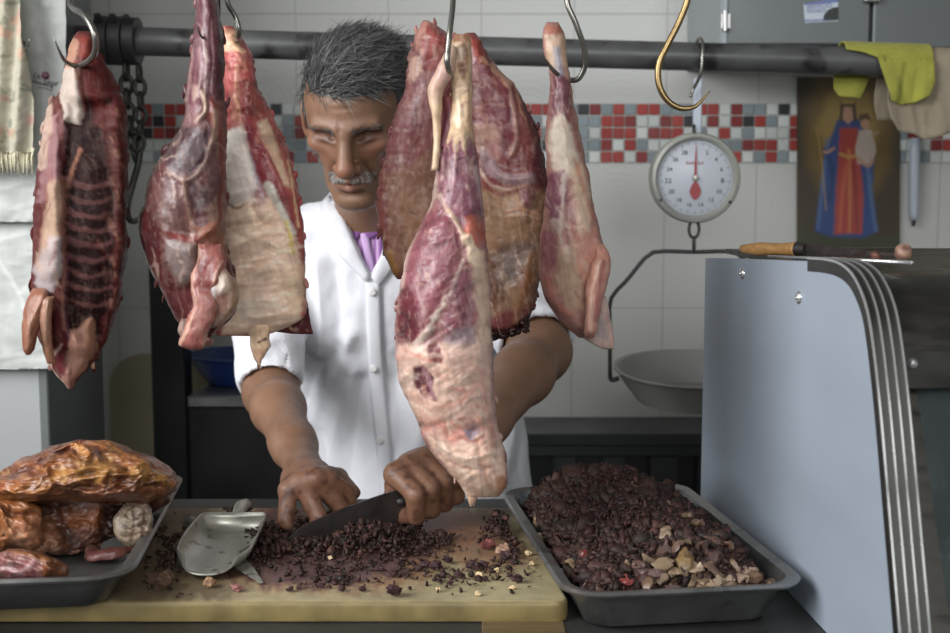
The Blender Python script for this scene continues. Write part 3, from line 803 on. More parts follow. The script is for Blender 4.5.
rowsB = [(-60, 197, 214, .05), (-20, 196, 215, .052), (0, 195, 217, .055), (20, 195, 220, .06), (40, 192, 223, .065), (60, 190, 224, .07), (80, 187, 225, .07), (100, 184, 226, .075), (114, 185, 227, .075), (126, 181, 226, .075),
  (140, 172, 226, .08), (155, 162, 226, .085), (170, 153, 226, .09), (185, 147, 226, .092), (200, 143, 226, .092), (218, 140, 226, .09), (235, 139, 226, .085), (250, 142, 228, .08), (265, 148, 232, .075), (280, 155, 236, .07), (295, 163, 238, .06), (310, 170, 236, .05), (320, 176, 228, .04), (330, 186, 216, .03), (340, 192, 208, .015)]
st += wisps([(190, -10), (222, -10), (222, 110), (190, 110)], 14, [(160, 118, 130), (78, 38, 50), (190, 160, 160)], (.4, 1.0), (20, 50), 88, 8, seed=6) + wisps([(150, 180), (218, 140), (220, 225), (150, 235)], 26, [(150, 116, 110), (62, 36, 44), (128, 96, 96)], (.5, 1.4), (8, 24), 100, 50, seed=7)
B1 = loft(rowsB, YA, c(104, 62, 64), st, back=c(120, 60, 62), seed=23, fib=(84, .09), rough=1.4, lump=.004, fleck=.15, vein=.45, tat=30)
v, f, cc = B1
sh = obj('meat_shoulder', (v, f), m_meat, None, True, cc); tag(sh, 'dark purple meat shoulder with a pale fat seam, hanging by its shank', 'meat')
B2 = loft([(244, 199, 221, .02, -.046), (262, 197, 226, .03, -.05), (280, 190, 224, .03, -.055), (292, 191, 214, .022, -.058), (304, 193, 218, .02, -.06), (316, 188, 215, .018, -.06), (332, 183, 209, .018, -.06), (345, 179, 206, .014, -.06), (350, 190, 203, .008, -.06)], YA, c(158, 96, 92),
  [L([(200, 250), (192, 285), (196, 305), (180, 345)], 1.6, (206, 162, 146), 1.6, .85, 2.5), L([(222, 262), (212, 292), (217, 312), (204, 346)], 1.4, (206, 162, 146), 1.6, .8, 2), G([(195, 295), (212, 292), (214, 318), (194, 318)], (186, 134, 130), 4, .7, 1),
   G([(200, 262), (214, 258), (212, 290), (196, 288)], (132, 66, 66), 4, .7, -3)], back=c(150, 84, 80), seed=25, rough=1, lump=.003, roundpx=7)
obj('meat_strip', (B2[0], B2[1]), m_meat, sh, True, B2[2])
B3 = loft([(258, 213, 219, .015, -.045), (270, 209, 228, .035, -.045), (284, 206, 237, .045, -.045), (296, 205, 239, .05, -.045), (308, 206, 237, .045, -.045), (318, 208, 230, .03, -.045), (328, 207, 220, .02, -.045)], YA, c(176, 146, 134),
  [G([(216, 276), (228, 272), (232, 288), (220, 294)], (206, 190, 180), 4, .8, 4), G([(212, 296), (228, 294), (230, 312), (212, 318)], (150, 104, 98), 4, .7, -2), L([(232, 280), (236, 296), (228, 314)], 3, (186, 156, 122), 3, .7, 2), G([(206, 286), (214, 284), (216, 298), (207, 298)], (140, 142, 156), 3, .6, 2)], back=c(120, 70, 66), seed=27, rough=.8, lump=.003, roundpx=9)
obj('knuckle', (B3[0], B3[1]), m_meat, sh, True, B3[2])
B4 = loft([(318, 180, 188, .012, -.02), (330, 178, 190, .014, -.02), (340, 184, 214, .016, -.02), (346, 196, 212, .01, -.02)], YA, c(170, 138, 130), [G([(196, 334), (214, 332), (212, 345), (198, 346)], (110, 40, 42), 3, .85)], seed=28, rough=1.2, lump=.002, roundpx=6, nf=40)
obj('flap', (B4[0], B4[1]), m_meat, sh, True, B4[2])

KDEF[0] = 1.16  # flank colours scaled up to make up for the shoulder's shade
# --- flank slab with cream membrane
YF = 1.245
st = [
 G([(220, 30), (240, 30), (242, 50), (222, 52)], (176, 140, 118), 4, .8, 3),
 L([(222, 50), (232, 44), (244, 52)], 2.5, (206, 170, 144), 3, .7, 2),
 G([(222, 56), (254, 54), (256, 84), (226, 90)], (150, 70, 70), 5, .85, 3, 5),
 G([(236, 54), (245, 54), (246, 70), (238, 70)], (196, 132, 118), 3, .7, 3),
 L([(236, 66), (236, 90), (240, 130)], 2.4, (188, 138, 122), 2.5, .7, 2, 3),
 L([(250, 84), (248, 110), (252, 132)], 6, (128, 58, 62), 4, .8, 2, 5),
 L([(234, 98), (238, 108), (234, 118)], 2.4, (224, 168, 142), 2, .85, 4, 2),
 G([(223, 90), (238, 100), (236, 140), (222, 150)], (120, 62, 60), 5, .7, -2),
 G([(224, 132), (246, 126), (250, 150), (258, 190), (250, 206), (222, 208)], (204, 198, 194), 4, .92, 3, 3),
 L([(250, 132), (254, 165), (262, 195)], 2.4, (158, 152, 168), 2.5, .7, 1),
 G([(256, 122), (268, 118), (284, 150), (294, 190), (284, 186), (264, 148)], (176, 154, 134), 4, .9, 3, 4),
 G([(268, 116), (280, 128), (298, 180), (304, 232), (298, 230), (288, 178)], (124, 58, 58), 4, .85, 2, 4),
 G([(244, 116), (254, 128), (276, 166), (288, 196), (298, 232), (294, 240), (278, 210), (260, 180), (250, 152)], (118, 52, 60), 3, .95, 6, 3),
 L([(266, 156), (282, 190), (290, 216)], 1.5, (164, 112, 112), 2, .6, 1),
 L([(288, 160), (294, 195), (298, 226)], 1.3, (190, 160, 130), 1.5, .7, 1),
 L([(268, 186), (282, 212), (292, 232)], 4.5, (192, 190, 184), 3, .85, 1),
 G([(222, 206), (254, 200), (270, 198), (288, 226), (300, 244), (304, 300), (300, 330), (222, 336)], (204, 180, 164), 5, .95, 3, 4),
 L([(226, 203), (236, 208), (246, 203)], 1.6, (104, 72, 62), 2, .8, -3, 1),
 G([(250, 190), (262, 186), (266, 204), (254, 206)], (142, 112, 118), 4, .6, 0),
 L([(287, 222), (291, 238), (294, 252)], 2.6, (196, 178, 92), 2, .8, 1),
 L([(226, 220), (250, 222), (282, 210)], 2.2, None, 4, .5, 4), L([(226, 236), (250, 230), (270, 216)], 2.2, (216, 198, 176), 3, .4, 4),
 L([(228, 248), (256, 240), (292, 252)], 2.2, (216, 200, 178), 3, .4, 4), L([(228, 228), (252, 240), (280, 236)], 2, (172, 146, 122), 3, .4, -4),
 L([(230, 262), (262, 256), (298, 266)], 2.6, None, 5, .5, 3), L([(252, 206), (262, 222), (278, 228)], 2, (170, 146, 124), 3, .4, -4),
 L([(232, 290), (250, 270), (270, 258)], 3, (176, 140, 112), 6, .4, -4),
 G([(238, 300), (262, 296), (262, 320), (240, 326)], (196, 192, 188), 8, .4, 0),
 G([(286, 268), (306, 262), (306, 310), (292, 318)], (206, 184, 156), 6, .5, 0),
]
rowsF = [(26, 223, 232, .02), (38, 221, 242, .04), (55, 221, 252, .05), (70, 221, 254, .05), (85, 221, 257, .055), (100, 221, 265, .055), (115, 221, 272, .055), (130, 221, 279, .055), (150, 221, 288, .055), (170, 221, 293, .055), (190, 221, 298, .055),
 (210, 221, 301, .05), (240, 221, 304, .05), (270, 221, 305, .05), (290, 218, 306, .045), (305, 214, 307, .04), (314, 211, 306, .036), (321, 210, 300, .03), (327, 210, 288, .026), (332, 212, 274, .02), (336, 218, 262, .012)]
st += wisps([(224, 205), (262, 200), (300, 245), (304, 325), (222, 330)], 40, [(222, 204, 188), (176, 146, 126), (190, 160, 142), (226, 212, 200)], (.6, 2.2), (12, 44), -14, 22, (.25, .5), seed=8, h=1.6) + wisps([(222, 55), (254, 55), (262, 120), (296, 200), (250, 150), (225, 110)], 20, [(190, 132, 120), (96, 38, 42), (206, 168, 152)], (.5, 1.4), (6, 20), 70, 25, seed=9)
Fm = loft(rowsF, YF, c(140, 72, 70), st, back=c(130, 60, 58), seed=37, fib=(75, .06), rough=1.2, lump=.003, fleck=.10, mott=.1, vein=.25, ridge=(.0034, .022, .06, -14), tat=30)
v, f, cc = Fm
fk = obj('meat_flank', (v, f), m_meat, None, True, cc); tag(fk, 'slab of meat flank covered by wrinkled cream membrane, tail dangling below', 'meat')
t1 = loft([(322, 247, 270, .02, -.005), (334, 248, 270, .02, -.005), (345, 249, 269, .018, -.005), (355, 251, 265, .014, -.005), (363, 255, 262, .01, -.005), (369, 257, 260, .006, -.005)], YF, c(202, 174, 150), [L([(258, 342), (266, 338)], 1.4, (60, 36, 30), 1.5, .9, -1), G([(252, 348), (266, 346), (262, 362), (254, 362)], (190, 146, 126), 3, .6), L([(258, 366), (259, 370)], 1.4, (60, 34, 26), 1.5, .8)], seed=38, rough=2.6, lump=.005, roundpx=5, nf=40, ridge=(.002, .05, .1, 70))
obj('tail_flap', (t1[0], t1[1]), m_meat, fk, True, t1[2])
t2 = loft([(304, 298, 308, .012, .012), (314, 288, 309, .014, .012), (323, 274, 310, .012, .012), (330, 268, 312, .009, .012), (334, 292, 313, .006, .012)], YF, c(74, 30, 34), [L([(286, 322), (292, 330)], 1.5, (190, 160, 140), 2, .8)], seed=39, rough=1.6, lump=.002, roundpx=4, nf=50)
obj('dark_flap', (t2[0], t2[1]), m_meat, fk, True, t2[2])

KDEF[0] = .74
# --- rib slab behind the leg, on the side of the man's face
YS = 1.275
st = [
 G([(418, 20), (434, 22), (442, 50), (424, 60), (412, 44)], (196, 138, 128), 4, .8, 3, 4),
 L([(430, 28), (440, 40), (452, 44)], 4, (140, 52, 50), 3, .8, 3, 4),
 G([(422, 42), (436, 40), (440, 62), (424, 72)], (138, 56, 58), 4, .8, 0, 4),
 G([(412, 58), (421, 56), (423, 70), (416, 82), (408, 92), (406, 78)], (204, 164, 152), 3, .9, 3, 3),
 G([(400, 80), (440, 74), (446, 130), (420, 128), (394, 150), (386, 165)], (130, 78, 84), 7, .8, 2, 5),
 L([(398, 130), (404, 110), (414, 96)], 2, (176, 136, 136), 4, .5, 0, 4),
 L([(400, 150), (402, 170), (398, 190)], 2.2, (190, 164, 156), 4, .5, 1, 4),
 G([(384, 180), (434, 150), (440, 230), (410, 280), (392, 270)], (148, 110, 92), 9, .85, 0, 6),
 G([(400, 200), (430, 180), (432, 230), (408, 256)], (162, 122, 98), 8, .6, 0, 6),
 L([(382, 165), (379, 195), (380, 225)], 3, (150, 86, 80), 3, .7, 2, 3),
 L([(380, 230), (388, 258), (397, 278)], 3.4, (110, 56, 42), 3, .8, 2, 3),
 G([(384, 250), (392, 250), (400, 272), (394, 276)], (166, 124, 66), 3, .7, 1, 3),
 L([(376, 185), (377, 200)], 1.6, (70, 30, 34), 2, .8, 0, 2),
 L([(410, 212), (416, 214)], .8, (40, 24, 20), 1, .8, 0, 1),
]
rowsS = [(20, 423, 429, .02), (28, 418, 440, .035), (40, 414, 453, .05), (55, 410, 456, .05), (75, 406, 457, .055), (92, 404, 457, .055), (110, 398, 457, .055), (130, 391, 457, .055), (155, 384, 457, .05), (180, 378, 457, .045), (205, 377, 455, .04), (230, 379, 446, .036), (250, 383, 432, .03), (265, 389, 418, .024), (279, 396, 404, .014)]
st += wisps([(412, 30), (456, 30), (456, 200), (400, 270), (380, 240), (380, 180)], 46, [(176, 138, 132), (86, 42, 46), (150, 104, 100), (190, 160, 146)], (.4, 1.5), (6, 24), 98, 22, (.2, .5), seed=10)
S1 = loft(rowsS, YS, c(134, 80, 82), st, back=c(120, 66, 60), seed=41, fib=(97, .09), rough=2.4, lump=.003, fleck=.2, vein=.4, tat=30)
v, f, cc = S1
o = obj('rib_slab', (v, f), m_meat, None, True, cc); tag(o, "broad slab of pinkish brown ribs hanging in front of the man's cheek and collar", 'meat')
# --- rib slab on the other side of the leg
YR = 1.26
st = [
 G([(466, 34), (482, 40), (486, 66), (474, 62)], (150, 70, 62), 4, .8, 2),
 G([(470, 60), (500, 64), (516, 90), (512, 150), (500, 160), (474, 150)], (112, 54, 64), 6, .85, 2, 5),
 L([(484, 60), (500, 72), (508, 84)], 2.6, (196, 148, 126), 3, .8, 2, 4),
 L([(506, 72), (512, 100), (516, 140), (508, 160)], 2, (176, 138, 128), 2, .8, 3, 2),
 L([(510, 76), (518, 96), (526, 118)], 1.6, (186, 142, 118), 2, .7, 2, 3),
 L([(474, 112), (488, 104), (506, 106)], 1.3, (158, 116, 112), 2, .6, 0, 3),
 L([(480, 96), (492, 100), (505, 96)], 1.1, (150, 104, 104), 2, .5, 0, 3),
 G([(472, 128), (492, 122), (500, 138), (498, 160), (478, 160)], (176, 140, 128), 5, .75, 1, 5),
 G([(484, 140), (498, 138), (500, 158), (486, 160)], (150, 96, 104), 4, .7, 0, 4),
 L([(482, 156), (494, 172), (512, 180), (530, 178)], 6, (150, 124, 134), 3, .85, 4, 2),
 L([(480, 172), (492, 186), (512, 190), (528, 184)], 1.8, (190, 160, 146), 2, .7, 2, 2),
 G([(500, 160), (524, 150), (532, 172), (516, 172)], (112, 50, 58), 4, .8, 0, 3),
 G([(520, 96), (536, 112), (546, 160), (544, 196), (536, 190), (532, 140)], (92, 44, 50), 4, .85, 0, 4),
 G([(478, 186), (548, 192), (546, 246), (534, 300), (486, 320), (480, 250)], (142, 112, 88), 7, .9, 0, 5),
 L([(484, 186), (500, 194), (518, 190)], 2, (110, 54, 50), 2, .8, 1, 2),
 G([(518, 192), (528, 187), (536, 194), (532, 206), (522, 206)], (110, 66, 76), 3, .9, 5, 2),
 L([(504, 212), (520, 209), (540, 214)], 1, (186, 130, 110), 1.5, .6, 1, 1), L([(504, 217), (524, 215), (540, 219)], 1, (180, 140, 112), 1.5, .6, 1, 1),
 G([(496, 250), (520, 240), (536, 244), (528, 280), (506, 284)], (98, 80, 78), 7, .8, -3, 5),
 L([(549, 205), (546, 240), (536, 280)], 2, (186, 152, 112), 2, .75, 2, 2),
 L([(530, 256), (524, 290), (516, 320)], 4, (150, 108, 76), 5, .6, 2, 4),
 G([(516, 276), (536, 268), (532, 306), (522, 312)], (138, 84, 54), 5, .7, 0, 4),
 G([(484, 256), (500, 250), (506, 300), (490, 316)], (86, 52, 44), 6, .7, 0, 5),
 L([(486, 328), (500, 334), (516, 330), (530, 318)], 5, (48, 24, 20), 3, .9, 3, 3),
]
rowsR = [(33, 466, 474, .02), (40, 463, 482, .035), (52, 463, 487, .045), (68, 463, 498, .05), (80, 463, 510, .05), (100, 463, 524, .055), (125, 463, 535, .055), (150, 464, 543, .05), (175, 465, 549, .05), (195, 464, 552, .045), (215, 466, 552, .045), (245, 468, 548, .04), (280, 472, 540, .038), (305, 476, 534, .034), (320, 480, 528, .028), (330, 485, 516, .02), (337, 494, 506, .012)]
st += wisps([(470, 50), (500, 70), (540, 130), (548, 230), (530, 320), (486, 320), (474, 150)], 50, [(170, 128, 122), (70, 32, 36), (150, 108, 92), (186, 152, 130)], (.4, 1.5), (6, 24), 84, 30, (.2, .5), seed=11)
S2 = loft(rowsR, YR, c(118, 62, 64), st, back=c(116, 62, 56), seed=47, fib=(80, .08), rough=2.6, lump=.003, fleck=.18, vein=.45, tat=30)
v, f, cc = S2
rs = obj('rib_slab', (v, f), m_meat, None, True, cc); tag(rs, 'rib slab with tan inner membrane and charred ragged bottom edge, beside the central leg', 'meat')
rg = random.Random(3); parts = []
for k in range(60):
    t = rg.random(); a = P(484 + 46 * t, 331 + 5 * math.sin(math.pi * t) - 10 * t * t + rg.uniform(-3, 3), YR + rg.uniform(-.016, .012))
    d = np.array([rg.uniform(-1, 1), rg.uniform(-.8, .8), rg.uniform(-1, .3)]) * .006
    parts.append(limb([a, a + d * .6, a + d], [.0035, .0028, .0006], [c(52, 26, 22), c(36, 20, 18)], k, 6, .001, sm=2))
pj = joinc(*parts); obj('charred_edge', (pj[0], pj[1]), m_meat, rs, True, pj[2])

# --- central leg
YL = 1.115
st = [
 G([(446, 130), (476, 130), (482, 190), (484, 215), (470, 235), (446, 205), (434, 190)], (122, 74, 92), 5, .9, 4, 4),
 G([(440, 20), (480, 20), (478, 132), (473, 150), (469, 134), (465, 158), (460, 138), (456, 164), (452, 136), (447, 146), (440, 130)], (204, 176, 148), 3, .95, 2, 3),
 L([(463, 44), (466, 60), (464, 72)], 3, (120, 72, 50), 3, .7, 0, 3), L([(461, 64), (463, 76)], 3, (104, 58, 44), 3, .7, 0, 3), L([(457, 96), (460, 112), (458, 126)], 2, (226, 204, 180), 2, .7, 1.5, 2), L([(468, 84), (470, 110), (471, 130)], 1.6, (150, 108, 86), 2, .6, 0, 2), L([(466, 102), (463, 106)], 2, (130, 78, 60), 2, .6, 0, 2), G([(452, 33), (472, 33), (472, 44), (452, 42)], (160, 108, 84), 3, .8, 1, 3),
 L([(456, 146), (454, 175), (450, 205)], 1.6, (166, 128, 140), 2, .6, 1, 2),
 L([(447, 150), (443, 175), (439, 200)], 2.2, (84, 44, 62), 2.5, .7, -2, 2),
 L([(466, 150), (468, 180), (472, 208)], 1.3, (150, 112, 124), 2, .6, 1, 2),
 L([(476, 168), (481, 200), (482, 214)], 2.4, (176, 160, 166), 3, .6, 1, 2),
 L([(437, 160), (434, 190), (426, 212), (408, 256), (401, 290)], 2.2, (182, 158, 152), 2, .85, 2, 2),
 G([(424, 214), (446, 208), (462, 236), (462, 256), (448, 290), (430, 330), (412, 340), (400, 300), (410, 250)], (122, 68, 80), 6, .9, 5, 5),
 L([(425, 232), (416, 275), (406, 318)], 2, (164, 126, 134), 4, .55, 0, 4),
 L([(436, 246), (426, 290), (416, 325)], 3, (158, 124, 134), 5, .5, 0, 5),
 L([(444, 230), (440, 262), (432, 296)], 4, (136, 92, 106), 5, .5, 0, 5),
 G([(402, 290), (414, 292), (420, 330), (414, 352), (402, 362), (396, 345)], (92, 36, 46), 4, .9, -3, 5),
 L([(402, 312), (410, 320), (402, 332), (410, 345)], 1.2, (60, 20, 28), 1.5, .8, -2, 2),
 L([(439, 196), (450, 212), (460, 228), (464, 244)], 2.2, (196, 168, 154), 2, .85, 3, 2),
 L([(465, 256), (459, 276), (451, 296), (438, 313), (428, 330), (419, 340), (412, 352)], [1.6, 2.6, 3.6, 2.6, 3.8, 3.0], (196, 176, 170), 2.5, .9, 1.2, 4),
 G([(456, 280), (468, 256), (474, 300), (470, 340), (448, 345), (440, 322)], (126, 74, 90), 5, .8, 3, 6),
 L([(470, 268), (472, 300), (468, 330)], 2.2, (164, 122, 132), 3, .6, 0, 5),
 L([(454, 320), (452, 345)], 2, (150, 84, 96), 3, .6, 0, 5),
 G([(444, 335), (474, 326), (478, 356), (450, 366)], (162, 150, 160), 8, .6, 0, 6),
 G([(470, 258), (484, 250), (490, 300), (492, 350), (478, 352), (476, 300)], (204, 178, 160), 5, .85, 2, 4),
 G([(464, 216), (478, 212), (486, 226), (486, 242), (474, 250), (466, 238)], (190, 108, 92), 4, .9, 6, 4),
 G([(474, 222), (484, 224), (485, 240), (476, 242)], (168, 84, 70), 3, .75, 4, 3),
 G([(461, 232), (472, 234), (480, 252), (480, 268), (468, 262)], (224, 200, 178), 3, .9, 5, 3),
 G([(396, 345), (492, 345), (494, 404), (506, 450), (505, 490), (470, 502), (448, 472), (425, 436), (398, 392)], (206, 174, 162), 7, .9, 4, 5),
 G([(414, 368), (424, 366), (434, 380), (436, 402), (426, 398), (416, 386)], (84, 34, 48), 2.5, .95, -4, 3),
 L([(424, 370), (430, 384), (434, 398)], 2.4, (168, 130, 140), 2, .7, 2, 2),
 G([(428, 346), (436, 344), (444, 358), (442, 366), (430, 360)], (112, 44, 56), 2.5, .9, -2, 3),
 L([(413, 415), (418, 420), (424, 426)], 3, (58, 32, 40), 2, .9, -3, 2),
 G([(396, 350), (410, 360), (412, 400), (424, 428), (404, 398)], (188, 164, 154), 4, .6, 0, 4),
 G([(408, 392), (436, 404), (456, 430), (440, 440), (420, 420)], (202, 158, 146), 8, .6, 0, 6),
 L([(424, 430), (446, 424), (468, 430), (490, 428)], 2, (192, 122, 112), 5, .6, -2, 4),
 G([(444, 430), (464, 426), (468, 440), (450, 446)], (190, 118, 106), 5, .7, 0, 5),
 L([(440, 408), (462, 400), (482, 380)], 3, (200, 130, 118), 6, .5, 0, 5),
 L([(484, 390), (490, 420), (494, 442)], 3, (206, 136, 126), 4, .6, 2, 4),
 G([(464, 430), (474, 424), (480, 432), (470, 442)], (140, 124, 146), 3, .85, -3, 3),
 L([(462, 438), (472, 442), (484, 436)], 1.4, (172, 96, 90), 2, .6, -2, 2),
 G([(426, 436), (460, 446), (500, 440), (506, 470), (500, 498), (470, 500), (446, 468)], (226, 192, 176), 6, .75, 3, 5),
 L([(440, 448), (466, 458), (498, 452)], 1.6, (236, 214, 200), 3, .6, 3, 3), L([(450, 462), (474, 470), (502, 464)], 1.6, (206, 160, 142), 3, .5, -3, 3),
 L([(478, 440), (482, 464), (490, 488)], 2, (206, 158, 140), 4, .5, -3, 3), L([(434, 432), (450, 456), (468, 478)], 2, (238, 216, 204), 3, .6, 2, 3),
 G([(496, 478), (507, 472), (506, 490), (496, 494)], (188, 128, 88), 3, .8, 2, 3),
 L([(464, 404), (470, 398), (480, 396)], 1, (226, 204, 192), 2, .6, 2, 2), L([(446, 388), (462, 380), (476, 366)], 1.4, (224, 196, 182), 4, .5, 2, 4),
 L([(436, 316), (446, 326), (458, 336)], 1.4, (188, 172, 172), 3, .6, 2, 3),
]
rowsL = [(34, 454, 470, .016), (44, 451, 472, .021), (60, 451, 472, .022), (80, 450, 472, .023), (100, 451, 473, .024), (115, 450, 473, .028), (130, 447, 474, .036), (150, 442, 477, .05), (170, 436, 479, .06), (185, 434, 481, .065), (200, 431, 483, .07), (215, 426, 485, .075), (230, 419, 486, .085), (245, 411, 487, .09), (260, 405, 488, .095), (280, 400, 490, .10), (300, 397, 491, .10), (330, 395, 492, .10),
 (352, 395, 493, .10), (372, 397, 494, .095), (390, 402, 494, .09), (406, 410, 495, .085), (424, 419, 497, .08), (440, 424, 502, .075), (455, 434, 507, .07), (470, 446, 508, .06), (480, 455, 508, .05), (489, 462, 506, .035), (497, 468, 500, .018)]
st += wisps([(438, 160), (480, 160), (484, 215), (440, 215)], 14, [(166, 124, 136), (78, 38, 52), (186, 160, 160)], (.4, 1.0), (12, 34), 95, 10, seed=12) + wisps([(404, 290), (426, 220), (462, 240), (448, 290), (420, 345), (400, 330)], 34, [(164, 122, 130), (84, 36, 48), (186, 156, 156)], (.4, 1.3), (8, 26), 108, 22, (.2, .5), seed=13) + wisps([(398, 350), (492, 350), (504, 450), (500, 490), (466, 494), (410, 405)], 70, [(226, 202, 190), (190, 122, 110), (200, 150, 138), (172, 128, 124), (232, 214, 204)], (.5, 2.2), (8, 34), 40, 40, (.25, .55), seed=14, h=1.2)
L1 = loft(rowsL, YL, c(150, 104, 108), st, back=c(160, 110, 108), seed=53, fib=(82, .06), rough=1.1, lump=.003, fleck=.2, nf=110, dens=1.0, mott=.15, vein=.45, ridge=(.0013, .025, .08, -28), tat=14)
v, f, cc = L1
lg = obj('meat_haunch', (v, f), m_meat, None, True, cc); tag(lg, 'whole leg of meat with pale fat foot end, frontmost piece in the middle', 'meat')
te = limb([P(452, 46, YL - .012), P(446, 70, YL - .015), P(436, 88, YL - .012), P(436, 110, YL - .012), P(437, 140, YL - .012), P(435, 170, YL - .02)], [.004, .0085, .0075, .0042, .0036, .003], [c(206, 178, 160), c(196, 158, 150), c(208, 178, 152), c(216, 192, 164), c(210, 184, 156)], 5, 14, .0015)
obj('tendon', te[:2], m_meat, lg, True, te[2])
te = limb([P(448, 96, YL - .004), P(449, 120, YL - .002), P(444, 150, YL - .008)], [.005, .007, .006], [c(132, 70, 70), c(120, 62, 76), c(120, 66, 82)], 6, 12, .001)
obj('muscle_strip', te[:2], m_meat, lg, True, te[2])
t3 = loft([(494, 466, 480, .014, 0), (499, 468, 477, .012, 0), (506, 470, 474, .006, 0)], YL, c(206, 170, 150), [], seed=56, rough=.6, lump=.001, roundpx=3, nf=16, nb=10)
obj('tail_flap', t3[:2], m_meat, lg, True, t3[2])

# --- hind leg beyond the central group
YD = 1.20
st = [
 G([(544, 24), (562, 24), (562, 36), (546, 38)], (172, 112, 96), 3, .9, 2, 3),
 G([(543, 34), (566, 34), (568, 68), (548, 66)], (206, 178, 158), 4, .9, 2, 3),
 G([(553, 46), (561, 46), (564, 78), (556, 78)], (162, 160, 174), 3, .85, 1, 2),
 L([(562, 40), (566, 70), (571, 96)], 2, (200, 160, 140), 2, .7, 1, 2),
 G([(553, 74), (570, 80), (572, 124), (550, 122), (550, 90)], (112, 62, 78), 4, .95, 2, 3),
 L([(560, 84), (562, 105), (566, 124)], 1, (158, 118, 126), 2, .6, 1, 2),
 G([(552, 118), (562, 112), (572, 132), (578, 160), (570, 178), (552, 168), (548, 140)], (212, 198, 186), 5, .92, 2, 4),
 L([(568, 112), (574, 126), (578, 150)], 2, (140, 80, 76), 3, .6, 1, 3),
 G([(548, 172), (564, 170), (570, 196), (562, 228), (552, 226), (544, 204)], (120, 68, 90), 4, .9, 2, 5),
 L([(564, 176), (562, 206), (560, 232)], 2.6, (200, 182, 178), 3, .8, 2, 3),
 G([(570, 168), (582, 164), (590, 200), (590, 232), (578, 236), (574, 200)], (212, 184, 162), 5, .9, 2, 4),
 G([(562, 206), (572, 204), (574, 230), (566, 244)], (150, 100, 108), 4, .7, 0, 4),
 G([(542, 232), (556, 230), (558, 262), (548, 276), (540, 258)], (142, 84, 98), 5, .85, 0, 5),
 L([(552, 222), (560, 240), (564, 262)], 3, (196, 176, 166), 3, .75, 2, 3),
 G([(558, 250), (576, 240), (584, 262), (584, 310), (566, 310), (556, 282)], (190, 162, 140), 7, .85, 0, 6),
 G([(576, 236), (596, 226), (602, 256), (588, 290), (578, 270)], (206, 146, 132), 5, .8, 0, 4),
 G([(540, 262), (552, 290), (572, 316), (560, 312), (544, 296)], (186, 120, 112), 4, .8, 2, 4),
 L([(548, 300), (562, 316), (584, 334)], 3, (120, 84, 82), 3, .6, 0, 3),
 L([(574, 160), (584, 190), (594, 220)], 1.4, (196, 120, 104), 2, .6, 0, 3),
]
rowsD = [(22, 547, 559, .018), (32, 543, 564, .022), (45, 543, 566, .024), (60, 547, 567, .026), (80, 550, 571, .03), (100, 549, 574, .034), (120, 547, 578, .04), (142, 545, 582, .045), (162, 546, 586, .05), (182, 548, 590, .055), (200, 545, 593, .055), (220, 543, 597, .06), (240, 540, 603, .06), (256, 539, 607, .06), (272, 539, 606, .055), (290, 542, 603, .05), (305, 548, 602, .045), (318, 557, 600, .038), (330, 568, 596, .028), (338, 578, 592, .014)]
st += wisps([(550, 75), (572, 75), (590, 190), (600, 250), (580, 320), (545, 280), (546, 180)], 50, [(212, 190, 176), (120, 62, 76), (196, 132, 118), (180, 140, 132)], (.4, 1.6), (8, 28), 76, 20, (.2, .5), seed=15)
D1 = loft(rowsD, YD, c(170, 124, 118), st, back=c(150, 96, 96), seed=61, fib=(80, .06), rough=1.1, lump=.003, fleck=.15, mott=.12, vein=.4)
v, f, cc = D1
dl = obj('meat_haunch', (v, f), m_meat, None, True, cc); tag(dl, 'slender leg of meat with pink curled edge, hanging closest to the weighing scale', 'meat')
d2 = loft([(244, 596, 603, .01, -.02), (254, 596, 609, .016, -.025), (264, 592, 611, .022, -.028), (280, 587, 608, .026, -.028), (300, 585, 603, .026, -.028), (318, 585, 600, .024, -.026), (332, 584, 597, .018, -.024), (338, 586, 594, .01, -.022)], YD, c(196, 142, 128), [L([(600, 262), (592, 296), (590, 330)], 2.4, (222, 184, 170), 3, .7, 3), L([(604, 262), (600, 290), (596, 320)], 2, (158, 92, 90), 2.5, .7, 0)], back=c(160, 96, 90), seed=63, rough=.8, lump=.002, roundpx=8)
obj('curled_edge', d2[:2], m_meat, dl, True, d2[2])
d3 = loft([(296, 598, 606, .01, .0), (312, 594, 610, .012, .0), (326, 586, 612, .012, .0), (336, 582, 613, .01, .0), (344, 592, 614, .008, .0), (349, 603, 614, .005, .0)], YD, c(190, 166, 160), [L([(602, 300), (610, 330), (612, 346)], 1.4, (214, 170, 160), 2, .8, 1), G([(590, 322), (604, 318), (608, 338), (594, 338)], (158, 146, 152), 4, .7)], seed=65, rough=.8, lump=.002, roundpx=5)
obj('tail_flap', d3[:2], m_meat, dl, True, d3[2])

KDEF[0] = 1.22; TINT[0] = (1.0, 1.0, 1.0)
